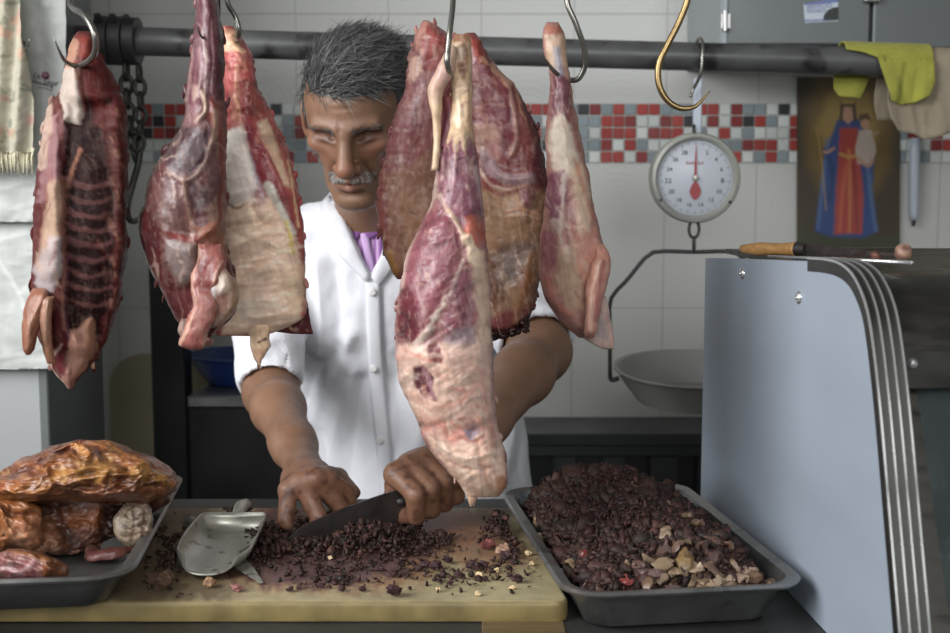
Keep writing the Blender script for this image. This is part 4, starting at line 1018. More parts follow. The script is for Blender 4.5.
# ------------------------------------------------------------------ hooks
RT = lambda x: np.array([x, RAILY, RAILZ])
def rail_hook(name, x0, pts, r, m, label):
    """from a turn over the rail down to the given points"""
    t = .0165 + r
    xr_ = x0
    top = [RT(xr_) + [0, -t, -.02], RT(xr_) + [0, -t * .75, t * .7], RT(xr_) + [0, 0, t], RT(xr_) + [0, t * .75, t * .7], RT(xr_) + [0, t, -.004]]
    n = len(pts); rr = [r * .6] + [r] * (4 + n - 2) + [r * .8, r * .15]
    o = obj(name, tube(top + pts, rr, 10, 10), m); return tag(o, label, 'hook')
rail_hook('meat_hook', float(P(64, 0, RAILY)[0]), [P(70, 0, 1.12), P(85, 16, 1.085), P(94, 32, 1.075), P(96, 48, 1.08), P(90, 60, 1.10), P(78, 66, 1.12), P(66, 62, 1.10), P(59, 50, 1.085), P(54, 38, 1.08)], .0028, m_hook, 'hook holding the rib cage, its sharp point curling out beside the bags')
rail_hook('meat_hook', float(P(212, 0, RAILY)[0]), [P(214, -50, 1.19), P(218, 10, 1.195), P(214, 34, 1.17), P(207, 38, 1.13), P(201, 36, 1.108), P(197, 25, 1.10)], .0026, m_chain, 'hook through the dark shoulder, only its short tip visible on the shank')
rail_hook('meat_hook', float(P(222, 0, RAILY)[0]), [P(227, 0, 1.20), P(236, 18, 1.205), P(239, 30, 1.205), P(238, 38, 1.212), P(233, 43, 1.24), P(228, 40, 1.27), P(226, 32, 1.28)], .0026, m_hook, 'thin curved steel hook entering the top of the cream flank')
rail_hook('meat_hook', float(P(453, 0, RAILY)[0]), [P(453, 0, 1.11), P(450, 30, 1.092), P(448, 50, 1.088), P(447, 62, 1.086), P(450, 74, 1.097), P(456, 80, 1.13), P(459, 82, 1.20), P(459, 78, 1.28), P(458, 66, 1.315)], .0026, m_hook, 'long straight steel hook holding the central leg by its tendon')
rail_hook('meat_hook', float(P(564, 0, RAILY)[0]), [P(567, 0, 1.18), P(576, 24, 1.18), P(584, 48, 1.185), P(585, 66, 1.19), P(578, 79, 1.195), P(569, 80, 1.20), P(560, 76, 1.19), P(553, 70, 1.175), P(545, 59, 1.165), P(540, 54, 1.16)], .0028, m_hook, 'big open steel hook spearing the slender leg near the pipe')
rail_hook('meat_hook', float(P(690, 0, RAILY)[0]), [P(688, -4, 1.17), P(680, 20, 1.17), P(669, 42, 1.17), P(659, 64, 1.17), P(659, 84, 1.17), P(667, 100, 1.17), P(680, 108, 1.17), P(694, 107, 1.17), P(703, 99, 1.17), P(710, 91, 1.17)], .0032, m_brass, 'empty brass coloured hook hanging in front of the weighing scale')
# ------------------------------------------------------------------ steel stand, blue bowl, cream board behind the man
SY = 2.05
m_std = mat('dark_green_grey_steel', c(22, 23, 21, .9), .4, metal=.3, var=.15, scale=6, dirt=(c(95, 98, 96), 60, .70, .5))
z_sh = float(P(215, 396, SY)[2]); z_sb = float(P(215, 408, SY)[2])
sx0, sx1, sx2 = float(P(152, 400, SY)[0]), float(P(186, 400, SY)[0]), float(P(385, 400, SY)[0])
ptop = float(P(160, 215, SY)[2])
st = thing('steel_stand', ((sx0 + sx2) / 2, SY + .1, 0), 'dark steel stand with a shelf, behind the man below the hanging shoulder', 'stand')
obj('post', box((sx0, SY, 0), (sx1, SY + .05, ptop), .003), m_std, st, False)
obj('post', box((sx2 - .03, SY, 0), (sx2, SY + .05, z_sh - .05), .003), m_std, st, False)
obj('front_panel', box((sx1 - .002, SY + .012, .1), (sx2 - .031, SY + .03, z_sb - .001)), m_std, st, False)
obj('shelf', box((sx1 + .001, SY + .001, z_sb), (sx2 - .031, SY + .30, z_sh), .003), m_steel, st, False)
m_bb = mat('dark_blue_plastic', c(22, 42, 88, 1.31), .35, var=.08)
bcx = float(P(243, 396, SY + .13)[0]); R1 = 56 * m_px(SY + .13)
zr = float(P(243, 353, SY + .13)[2]); hgt = zr - z_sh
prof = [(0, .0005), (R1 * .55, .0005), (R1 * .62, .004), (R1 * .8, hgt * .45), (R1 * .96, hgt * .93), (R1 * 1.04, hgt * .94), (R1 * 1.05, hgt), (R1 * .95, hgt), (R1 * .78, hgt * .47), (R1 * .58, .007), (0, .007)]
o = obj('plastic_bowl', lathe(prof, (bcx, SY + .135, z_sh), 56), m_bb, None, SM); tag(o, 'dark blue plastic bowl on the steel shelf behind the man', 'bowl')
m_cream = mat('cream_plastic', c(128, 120, 96, 1.31), .5, var=.1, scale=9)
def rr_world(x0, z0, x1, z1, r, y, n=8):
    pts = []
    for cx, cz, a0 in ((x1 - r, z1 - r, 0), (x0 + r, z1 - r, 90), (x0 + r, z0 + r, 180), (x1 - r, z0 + r, 270)):
        for k in range(n + 1):
            a = math.radians(a0 + k * 90 / n); pts.append((cx + r * math.cos(a), y, cz + r * math.sin(a)))
    return np.array(pts)
bx0_, bz1_ = float(P(104, 358, 2.38)[0]), float(P(104, 358, 2.38)[2])
pb = prism(rr_world(bx0_, 0.0, bx0_ + .36, bz1_, .06, 2.36), (0, 0, 0), (0, .025, 0))
v = pb[0].copy(); v[:, 1] += (v[:, 2]) * .055
o = obj('plastic_board', (v, pb[1]), m_cream, None, SM); tag(o, 'tall cream plastic board with rounded corners leaning on the back wall', 'board')

# ------------------------------------------------------------------ plastic bag sheets and floral towel hanging on the pillar
m_bag = mat('white_plastic_film', rough=.45, var=.04, scale=30, attr=True, bump=.08, bscale=30)
m_cloth = mat('woven_cotton', rough=.9, var=.08, scale=90, attr=True, bump=.35, bscale=400, sheen=.2)
YB = 1.735
wht = c(160, 162, 158, 1.35)
v, f, cc = loft([(-40, -50, 67, .006), (20, -50, 66, .006), (60, -50, 65, .006), (110, -50, 61, .007), (150, -50, 60, .007), (196, -50, 60, .007), (214, -50, 58, .005), (222, -50, 55, .004)], YB - .022, wht,
   [L([(10, 210), (30, 205), (55, 190)], 1, (190, 190, 186), 2, .5, .8), L([(28, 222), (45, 180), (50, 140)], 2, None, 4, .5, 2.5), L([(0, 190), (30, 182), (60, 170)], 2, None, 4, .5, 2)],
   seed=3, lump=.004, noise=.0004, fib=(90, .02), fleck=0, mott=.04, nf=60, rough=.6)
bag1 = obj('plastic_bag', (v, f), m_bag, None, True, cc); tag(bag1, 'printed white plastic bag hanging on the pillar beside the floral towel', 'bag')
v, f, cc = loft([(150, -50, 62, .006), (200, -50, 64, .007), (250, -50, 63, .007), (300, -50, 60, .007), (345, -50, 56, .006), (362, -50, 52, .005), (369, -50, 49, .004)], YB, wht,
   [L([(0, 262), (18, 290), (30, 330)], 1.5, (195, 197, 194), 2.5, .7, 3), L([(0, 240), (25, 235), (60, 222)], 1.5, None, 4, .5, 2), L([(5, 358), (30, 352), (55, 340)], 1.5, (185, 186, 182), 2, .5, 1.5)],
   seed=5, lump=.005, noise=.0004, fib=(90, .02), fleck=0, mott=.04, nf=60, rough=.8)
o = obj('plastic_bag', (v, f), m_bag, None, True, cc); tag(o, 'longer blank white plastic bag hanging lowest on the pillar', 'bag')
m_ink = mat('purple_print', c(92, 72, 92, 1.07), .5); m_ink2 = mat('rose_print', c(140, 92, 110, 1.07), .5)
s_ = m_px(YB)
YI = YB - .039
lt = join(text('x', 'La', 7.5 * s_, None, None, P(36.5, 75.5, YI), -.24, shear=.2), text('x', 'Gual', 7 * s_, None, None, P(50.5, 82, YI), -.26, shear=.2), text('x', 'Panaderia', 5.2 * s_, None, None, P(42.5, 83.5, YI), -.26, shear=.2))
bagv = np.array([v_.co[:] for v_ in bag1.data.vertices]) + np.array(bag1.location); bpx, bpy_ = proj(bagv); bfr = bagv[:, 1] < np.median(bagv[:, 1])
def conform(vf, lift):
    v = np.array(vf[0]); qx, qy = proj(v)
    for i in range(len(v)):
        d = (bpx - qx[i]) ** 2 + (bpy_ - qy[i]) ** 2 + np.where(bfr, 0, 1e6); k = np.argsort(d)[:4]; v[i] = P(qx[i], qy[i], bagv[k, 1].min() - lift)
    return v, vf[1]
lt = conform(lt, .0012)
obj('bag_lettering', lt, m_ink, bag1, False)
fl = MB()
for k in range(7):
    a = k * 2 * math.pi / 7
    fl.add(ell(P(45.5 + 2.6 * math.cos(a), 75.5 + 2.4 * math.sin(a), YI), (.0026, .0006, .0026), None, 10, 6))
fl.add(text('x', 'tel. 22 45 18', 2.6 * s_, None, None, P(45, 88.5, YI), -.26))
obj('bag_emblem', conform(fl.get(), .0008), m_ink2, bag1, False)
YT = 1.66
rng = random.Random(5)
strk = []
tb = c(150, 145, 128, 1.31)
for k in range(46):
    x = rng.uniform(-40, 32); y = rng.uniform(-20, 140)
    kind = rng.random()
    if kind < .5: strk.append(G([(x + rng.uniform(3, 8) * math.cos(a), y + rng.uniform(3, 7) * math.sin(a)) for a in np.linspace(0, 6.28, 8)[:-1]], rng.choice([(168, 112, 92), (176, 128, 106), (160, 104, 98)]), 4, .55, 0, 2))
    else: strk.append(L([(x, y), (x + rng.uniform(-8, 8), y + rng.uniform(-4, 4)), (x + rng.uniform(-10, 10), y + rng.uniform(-7, 7))], 1.3, rng.choice([(98, 104, 78), (84, 92, 78), (120, 122, 92)]), 2, .7, 0, 2))
v, f, cc = loft([(-40, -60, 16, .012), (0, -60, 18, .012), (40, -60, 25, .014), (80, -60, 30, .016), (120, -60, 33, .016), (146, -60, 34, .015), (152, -60, 34, .012)], YT, tb, strk,
    seed=8, lump=.006, noise=.0015, fib=(90, .05), fleck=0, mott=.08, nf=70, rough=.6)
# soft vertical folds
v = np.array(v); pxv, pyv = proj(v); v[:, 1] -= .006 * np.sin(pxv * .30 + .02 * pyv)
tw = obj('floral_towel', (v, f), m_cloth, None, True, cc); tag(tw, 'pale floral towel with a fringe hanging beside the plastic bags', 'towel')
fr = MB(); fc = []
for k in range(120):
    x = -58 + 92 * k / 119.0 + rng.uniform(-.5, .5); y1 = 152 + rng.uniform(12, 24)
    a = P(x, 148, YT - .006 * math.sin(x * .3 + 3)); b_ = P(x + rng.uniform(-2, 2), y1, YT - .004 + rng.uniform(-.004, .006)); md = (a + b_) / 2 + [rng.uniform(-.002, .002), rng.uniform(-.002, .002), 0]
    vf = tube([a, md, b_], [.0011, .0013, .0005], 5); fr.add(vf); fc += [c(176, 170, 146, 1.31)] * len(vf[0])
obj('fringe', fr.get(), m_cloth, tw, True, np.array(fc))
o = hook('wall_hook', [P(20, 5, 1.75), P(24, 40, 1.72), P(25, 49, 1.66), P(28, 46, 1.64), P(30, 38, 1.635)], .0035, m_hook, 'small dark hook point showing beside the floral towel')
# ------------------------------------------------------------------ the butcher
HS = 0.905
psi = math.radians(27); yaw = math.radians(7)
ef = np.array([-math.sin(yaw) * math.cos(psi), -math.cos(yaw) * math.cos(psi), -math.sin(psi)])
ex = np.array([math.cos(yaw), -math.sin(yaw), 0.0]); eu = np.cross(ex, -ef); eu = eu if eu[2] > 0 else -eu
HR = np.stack([ex, ef, eu], 1)          # columns: right, forward, up
EYE = P(346, 136.5, 1.535)
HC = EYE - HS * (HR @ np.array([0, .082, .003]))
def hw(x, f, z): return HC + HS * (HR @ np.array([x, f, z]))
def hl(p): return ((p - HC) @ HR) / HS
head = []
def he(cn, r, k=.01, op='+'): head.append(els(hw(*cn), np.array(r) * HS, HR, k, op))
def hcap(a, b_, ra, rb=None, k=.01, op='+'): head.append(cap(hw(*a), hw(*b_), ra * HS, (ra if rb is None else rb) * HS, k, op))
he((0, -.014, .034), (.073, .094, .080), .01)
he((0, .026, .022), (.063, .062, .074), .02)
he((0, .030, -.030), (.060, .055, .065), .02)
hcap((0, .040, -.045), (0, .060, -.088), .044, .028, .02)
for sx in (-1, 1):
    hcap((sx * .056, .008, -.048), (sx * .020, .068, -.100), .015, .012, .02)
    he((sx * .044, .062, -.014), (.019, .016, .013), .014)
    hcap((sx * .010, .088, .0155), (sx * .042, .075, .0175), .0088, .0075, .012)
he((0, .075, -.100), (.020, .014, .014), .016)
for sx in (-1, 1):
    he((sx * .031, .094, .002), (.0175, .021, .0110), .010, '-')
    he((sx * .031, .0655, .000), (.0145, .0135, .0110), .003)
    hcap((sx * .018, .084, -.006), (sx * .043, .074, -.003), .0035, .0025, .004)      # lower lid / bag under the eye
    hcap((sx * .017, .0885, .0015), (sx * .045, .076, .0025), .0016, .0014, .003, '-')   # lid crease
he((0, .074, -.066), (.028, .020, .021), .014)
hcap((0, .086, .014), (0, .110, -.034), .0080, .0120, .009)
he((0, .111, -.037), (.0140, .0125, .0120), .006)
for sx in (-1, 1):
    he((sx * .0150, .094, -.041), (.0085, .0105, .0085), .005)
    he((sx * .0075, .1005, -.0500), (.0042, .0050, .0045), .004, '-')
    hcap((sx * .0215, .088, -.040), (sx * .036, .075, -.074), .0060, .0042, .006, '-')    # smile fold
    he((sx * .064, .046, -.048), (.016, .024, .026), .02, '-')
hcap((-.022, .0865, -.0625), (0, .0965, -.0590), .0040, .0048, .006); hcap((.022, .0865, -.0625), (0, .0965, -.0590), .0040, .0048, .006)
hcap((-.018, .0855, -.0720), (0, .0935, -.0730), .0046, .0058, .006); hcap((.018, .0855, -.0720), (0, .0935, -.0730), .0046, .0058, .006)
hcap((-.025, .0890, -.0672), (0, .1010, -.0665), .0016, .0022, .003, '-'); hcap((.025, .0890, -.0672), (0, .1010, -.0665), .0016, .0022, .003, '-')
he((0, .094, -.0850), (.020, .006, .004), .008, '-')
for k in range(3):
    hcap((-.034, .0875 - .003 * k, .046 + .012 * k), (.034, .0875 - .003 * k, .047 + .012 * k), .0010, k=.004, op='-')
hcap((-.005, .0975, .014), (-.006, .0945, .030), .0010, k=.004, op='-')
for sx in (-1, 1):
    he((sx * .080, -.008, -.004), (.0080, .0180, .032), .006)
    he((sx * .089, -.002, -.002), (.005, .0095, .020), .005, '-')
    he((sx * .073, .002, -.028), (.007, .008, .010), .006)
# neck, trunk, arms
NK = P(367, 228, 1.750)
body = list(head)
body.append(cap(hw(0, -.030, -.048), NK + [0, .042, -.012], .046, .050, .025))
ShL, ShR = P(266, 258, 1.80), P(497, 252, 1.83)
ElL, WrL = P(271, 392, 1.635), P(303, 467, 1.375)
ElR, WrR = P(540, 351, 1.645), P(459, 456, 1.355)
body += [cap(NK + [0, .045, -.03], ShL + [.03, .01, .0], .046, .05, .05), cap(NK + [0, .045, -.03], ShR + [-.03, .01, 0], .046, .05, .05),
         els(P(388, 318, 1.855), (.150, .098, .185), k=.06), els(P(380, 292, 1.81), (.115, .066, .09), k=.05), els(P(424, 455, 1.855), (.145, .105, .19), k=.06), els(P(435, 560, 1.86), (.15, .105, .13), k=.05)]
def arm(S, E, Wt, mus, kf):
    m1 = E + (Wt - E) * .28 + mus
    return [cap(S, E, .050, .040 * kf, .03), cap(E, m1, .040 * kf, .0405 * kf, .03), cap(m1, E + (Wt - E) * .75, .039 * kf, .028 * kf ** .5, .02), cap(E + (Wt - E) * .7, Wt, .028 * kf ** .5, .0225, .02)]
body += arm(ShL, ElL, WrL, np.array([-.001, 0, .003]), .84) + arm(ShR, ElR, WrR, np.array([.004, 0, .004]), .97)
# --- the hand pressing the food (image left): knuckles up, fingers curled down
def at_z(px, py, z): return PZ(px, py, z)
hand = []
def finger(pts, r, k=.004):
    pts = [np.asarray(p) for p in pts]
    for i in range(len(pts) - 1): hand.append(cap(pts[i], pts[i + 1], r[i], r[i + 1], k))
mcp = {'i': at_z(326, 479, 1.026), 'm': at_z(314, 478, 1.030), 'r': at_z(300, 482, 1.026), 'l': at_z(288, 490, 1.018)}
hand.append(els((WrL + mcp['m'] + mcp['r']) / 3 + [0, .004, -.002], (.026, .024, .019), None, .012))
for q_, rr in (('i', .0125), ('m', .0125), ('r', .012), ('l', .011)):
    base = WrL + (mcp[q_] - WrL) * .22
    hand.append(cap(base, mcp[q_], .0165, rr, .010))
finger([mcp['i'], at_z(344, 491, 1.008), at_z(349, 503, .994), at_z(345, 510, .986)], (.0118, .0102, .0090, .0074))
finger([mcp['m'], at_z(333, 498, 1.004), at_z(341, 509, .991), at_z(338, 515, .984)], (.0118, .0104, .0092, .0076))
finger([mcp['r'], at_z(313, 506, 1.000), at_z(319, 517, .989), at_z(316, 522, .983)], (.0112, .0100, .0090, .0074))
finger([mcp['l'], at_z(287, 510, .998), at_z(285, 520, .988), at_z(288, 525, .983)], (.0102, .0090, .0080, .0066))
hand.append(cap(WrL + [.014, .004, -.01], at_z(335, 484, .995) + [0, .03, 0], .014, .0125, .01)); hand.append(cap(at_z(335, 484, .995) + [0, .03, 0], at_z(352, 497, .985) + [0, .02, 0], .0115, .0085, .004))
# --- the fist on the knife (image right)
KA, KB = P(400, 502, 1.280), P(470, 470, 1.340)           # handle axis
kd = (KB - KA) / np.linalg.norm(KB - KA)
up = np.array([0, 0, 1.0]); up -= kd * (up @ kd); up /= np.linalg.norm(up); fw = np.cross(kd, up); fw = fw if fw[1] < 0 else -fw
HRr = .0115
offs = [.004, .024, .043, .061]; rad = [.0108, .0112, .0108, .0098]
kn = []
for o_, r_ in zip(offs, rad):
    cpt = KA + kd * o_
    a0 = cpt + up * .031 - fw * .002; kn.append(a0)
    p1 = cpt + up * .014 + fw * (HRr + r_ + .006); p2 = cpt - up * .013 + fw * (HRr + r_ - .001); p3 = cpt - up * (HRr + r_ - .003) - fw * .006; p4 = cpt - up * .010 - fw * .016
    finger([a0, p1, p2, p3, p4], (r_ * 1.15, r_ * 1.02, r_ * .96, r_ * .88, r_ * .74), .0035)
pc = KA + kd * .046 - fw * .020 + up * .018
for a0, r_ in zip(kn, rad): hand.append(cap(WrR + (a0 - WrR) * .25, a0, .017, r_ * 1.2, .010))
hand.append(els(pc, (.030, .020, .022), None, .012))
th0 = KA + kd * .040 - fw * .030 + up * .004; th1 = KA + kd * .018 - fw * .032 + up * .008; th2 = KA + kd * .004 - fw * .020 - up * .002; th3 = KA + kd * .008 - fw * .004 - up * .022
hand.append(cap(WrR + (th0 - WrR) * .4, th0, .016, .014, .01)); finger([th0, th1, th2, th3], (.0135, .0120, .0105, .0080))
body += hand
fb = field(body)
lo = np.min([q.c - q.r for q in body if q.op == '+'], axis=0) - .01; hi = np.max([q.c + q.r for q in body if q.op == '+'], axis=0) + .01
HB = 0.0024
bv, bq = nets(fb, lo, hi, HB); bv = relax(bv, bq, 1, .35)
# skin colour
base = np.array(c(148, 110, 86, .74)); C = np.ones((len(bv), 3)) * base
C *= (1 + .14 * fbm(bv * 45, 3, 3) + .10 * fbm(bv * 220, 2, 4))[:, None]
h = hl(bv); ishead = (h[:, 2] > -.125) & (np.abs(h[:, 0]) < .1) & (h[:, 1] > -.12)
def blend(mask, colr, s): 
    global C
    A = np.clip(mask * s, 0, 1)[:, None]; C = C * (1 - A) + np.array(colr) * A
g3 = lambda cx, cf, cz, r: np.exp(-(((h[:, 0] - cx) ** 2 + (h[:, 1] - cf) ** 2 + (h[:, 2] - cz) ** 2) / r ** 2)) * ishead
for sx in (-1, 1): blend(g3(sx * .042, .062, -.022, .024), c(170, 100, 78, .75), .45); blend(g3(sx * .03, .085, 0, .016), c(126, 84, 66, .75), .5); blend(g3(sx * .076, 0, -.012, .03), c(165, 100, 80, .75), .4)
blend(g3(0, .11, -.038, .020), c(170, 104, 82, .75), .5)
for sx in (-1, 1):
    ey = np.exp(-(((h[:, 0] - sx * .031) / .0145) ** 2 + ((h[:, 2] + .0040 - 4 * (h[:, 0] - sx * .031) ** 2) / .0016) ** 2)) * (h[:, 1] > .07) * ishead
    blend(ey, c(34, 22, 18, 1), .9)
    blend(np.exp(-(((h[:, 0] - sx * .031) / .020) ** 2 + ((h[:, 2] - .004) / .010) ** 2)) * (h[:, 1] > .06) * ishead, c(104, 66, 50, .6), .6)  # shade under the brows painted into the skin round the eyes
for sx in (-1, 1):
    fd = np.exp(-((np.abs(h[:, 0]) - (.022 + .42 * (-.040 - h[:, 2]))) / .0022) ** 2) * (h[:, 2] < -.036) * (h[:, 2] > -.074) * (h[:, 1] > .05) * ishead
    blend(fd, c(70, 42, 32, .6), .30)  # crease shade of the smile folds painted into the skin
lip = np.exp(-((h[:, 0] / .021) ** 2 + ((h[:, 2] + .0670) / .0080) ** 2)) * (h[:, 1] > .074) * ishead
blend(lip, c(138, 84, 72, .75), .75)
stub = sstep(-.05, -.085, h[:, 2]) * (h[:, 1] > .02) * ishead
blend(stub * (.6 + .6 * vnoise(bv * 700, 9)), c(132, 112, 98, .75), .25)
# food stains on the hands
for wr, cen in ((WrL, np.mean([mcp[k_] for k_ in mcp], 0)), (WrR, KA + kd * .04)):
    d = np.linalg.norm(bv - cen, axis=1); near = sstep(.085, .05, d)
    sp = sstep(.10, .42, fbm(bv * 110, 3, 15)); blend(near * sp, c(62, 36, 30, .75), .75)
    blend(near * .4, c(150, 92, 72, .75), .5)
    low = near * sstep(1.012, .985, bv[:, 2]); blend(low, c(70, 40, 34, .75), .35)
haircap = ((h[:, 2] > .074 - .35 * (h[:, 1] - .045) - 3.2 * h[:, 0] ** 2) | ((h[:, 1] < .02) & (h[:, 2] > -.05 - .2 * (h[:, 1])) ) | ((np.abs(h[:, 0]) > .060) & (h[:, 1] < .034) & (h[:, 2] > -.018))) & ishead & (h[:, 2] > -.06)
ear = (np.abs(h[:, 0]) > .0715) & (h[:, 2] < .030) & (h[:, 2] > -.044) & (h[:, 1] > -.030) & (h[:, 1] < .014)
haircap &= ~ear
blend(haircap.astype(float), c(66, 64, 62, 1.2), .9)
m_skin = mat('weathered_skin', rough=.46, var=.06, scale=90, attr=True, bump=.22, bscale=420, sss=.10, rvar=.08)
man = thing('person', (float(P(430, 560, 1.86)[0]), 1.86, 0), 'grey-haired man in a white coat looking down and cutting with a large knife', 'person')
bo = obj('body', (bv, bq), m_skin, man, True, C)

# --- clothes
def hem_cut(p, S, E, t0):
    ax = (E - S) / np.linalg.norm(E - S); return (p - S) @ ax - t0
coatL = [cap(ShL + [.004, .0, .0], ElL + [-.0, .0, .012], .066, .0455, .04)]
coatR = [cap(ShR + [0, 0, .0], ElR + [0, 0, .004], .074, .056, .04)]
torso = [els(P(386, 318, 1.855), (.172, .118, .20), k=.05), els(P(380, 295, 1.80), (.140, .098, .12), k=.05), els(P(424, 455, 1.855), (.166, .128, .21), k=.06), els(P(436, 560, 1.86), (.176, .135, .20), k=.05),
         cap(NK + [-.03, .03, -.022], ShL + [.02, .0, .010], .062, .062, .05), cap(NK + [.03, .03, -.022], ShR + [-.02, 0, .010], .062, .062, .05)]
LT = np.linalg.norm(ElL - ShL); RT_ = np.linalg.norm(ElR - ShR)
fT = field(torso); fL = field(coatL); fR = field(coatR)
fLi = field([cap(ShL + [.004, 0, 0], ElL + [0, 0, .012], .056, .0385, .01)]); fRi = field([cap(ShR, ElR + [0, 0, .004], .063, .045, .01)])
hemL = LT * .97; hemR = RT_ * .93
VN = [(318, 120), (332, 192), (343, 212), (356, 244), (371, 275), (384, 246), (398, 212), (412, 192), (426, 120)]
NX, NY, NYc = float(NK[0]), 0, float(NK[1])
def coat_f(p):
    d = fT(p)
    for fS, fSi, S, E, hm in ((fL, fLi, ShL, ElL, hemL), (fR, fRi, ShR, ElR, hemR)):
        e = np.maximum(fS(p), hem_cut(p, S, E, hm))
        ins = np.maximum(fSi(p), -hem_cut(p, S, E, hm - .05)); e = np.maximum(e, -ins)
        d = smin(d, e, .035)
    px, py = proj(p); v = poly_sd(px, py, VN) * .00145
    v = np.maximum(v, p[:, 1] - NYc - .015)
    d = np.maximum(d, -v)
    nk = np.linalg.norm((p - (NK + [0, .045, 0]))[:, :2], axis=1) - .056
    nk = np.maximum(nk, -(p[:, 2] - NK[2] + .02)); d = np.maximum(d, -nk)
    return d
coat_f.prims = torso + coatL + coatR
allp = coat_f.prims
lo2 = np.min([q.c - q.r for q in allp], axis=0) - .02; hi2 = np.max([q.c + q.r for q in allp], axis=0) + .02
lo2[2] = float(P(430, 620, 1.85)[2])
cv, cq = nets(coat_f, lo2, hi2, .0042); cv = relax(cv, cq, 2, .4)
cn = vnormals(cv, cq)
px, py = proj(cv); fr = np.clip(-cn[:, 1] + .2, 0, 1)
folds = [L([(318, 420), (330, 380), (352, 335)], 5, None, 9, 1, 7), L([(306, 400), (318, 372), (340, 350)], 4, None, 7, 1, -6), L([(330, 470), (340, 420), (356, 370)], 5, None, 9, 1, 6), L([(348, 480), (352, 440), (362, 380)], 4, None, 7, 1, -5),
         L([(306, 232), (324, 222), (342, 214)], 4, None, 6, 1, 5), L([(306, 250), (330, 240), (350, 240)], 3, None, 6, 1, -4), L([(318, 260), (322, 310), (320, 350)], 5, None, 8, 1, 5), L([(336, 270), (340, 320), (334, 360)], 3, None, 8, 1, -4),
         L([(246, 372), (270, 378), (298, 392)], 2, None, 4, 1, 3), L([(256, 350), (280, 340), (302, 346)], 4, None, 7, 1, 5), L([(262, 330), (290, 322), (306, 326)], 3, None, 6, 1, -4), L([(390, 470), (400, 420), (394, 380)], 4, None, 8, 1, -4),
         L([(412, 470), (420, 430), (410, 395)], 4, None, 8, 1, 5), L([(500, 480), (510, 440), (520, 390)], 4, None, 8, 1, 6), L([(520, 470), (524, 430), (516, 380)], 4, None, 8, 1, -5), L([(510, 332), (535, 320), (562, 316)], 3, None, 6, 1, 4), L([(520, 310), (545, 304), (560, 300)], 3, None, 6, 1, -3)]
_, H = paint(px, py, (1, 1, 1), folds, 5, fleck=0)
cv = cv + cn * (.0023 * H * fr + .0060 * fbm(cv * np.array([24, 24, 8]), 3, 71) + .0018 * fbm(cv * np.array([70, 70, 40]), 3, 73))[:, None]
m_coat = mat('white_cotton', (.74, .74, .775), .85, var=.03, scale=30, bump=.3, bscale=260, sheen=.1)
m_coat2 = mat('spotted_white_cotton', (.74, .74, .775), .85, var=.03, scale=30, bump=.3, bscale=260)
coat = obj('white_coat', (cv, cq), m_coat2, man, True)

# purple striped shirt under the coat
def shirt_f(p):
    d = fT(p) + .010
    nk = np.linalg.norm((p - (NK + [0, .042, 0]))[:, :2], axis=1) - .050
    nk = np.maximum(nk, -(p[:, 2] - NK[2] + .012)); d = np.maximum(d, -nk)
    vx, vy = proj(p); vv = np.maximum(poly_sd(vx, vy, [(343, 180), (352, 208), (363, 230), (376, 208), (386, 180)]) * .00145, p[:, 1] - NYc - .03); d = np.maximum(d, -vv)
    return np.maximum(d, np.maximum(np.abs(p[:, 0] - NX) - .09, NK[2] - .16 - p[:, 2]))
shirt_f.prims = torso
sv, sq = nets(shirt_f, NK - [.11, .15, .18], NK + [.11, .15, .12], .0036); sv = relax(sv, sq, 2, .4)
pxs, pys = proj(sv)
def stripes(px_):
    t = (px_ - 366) / 5.2
    a = np.abs(t - np.round(t)); w = (np.round(t).astype(int) % 3 == 0)
    pur = np.array(c(120, 76, 132, 1.3)); pale = np.array(c(186, 152, 188, 1.3)); dk = np.array(c(74, 48, 92, 1.3))
    return np.where((a < .22)[:, None], np.where(w[:, None], dk, pale), pur)
cs = stripes(pxs)
m_shirt = mat('striped_shirt_cotton', rough=.8, var=.05, scale=60, attr=True, bump=.2, bscale=300)
so = obj('striped_shirt', (sv, sq), m_shirt, man, True, cs)
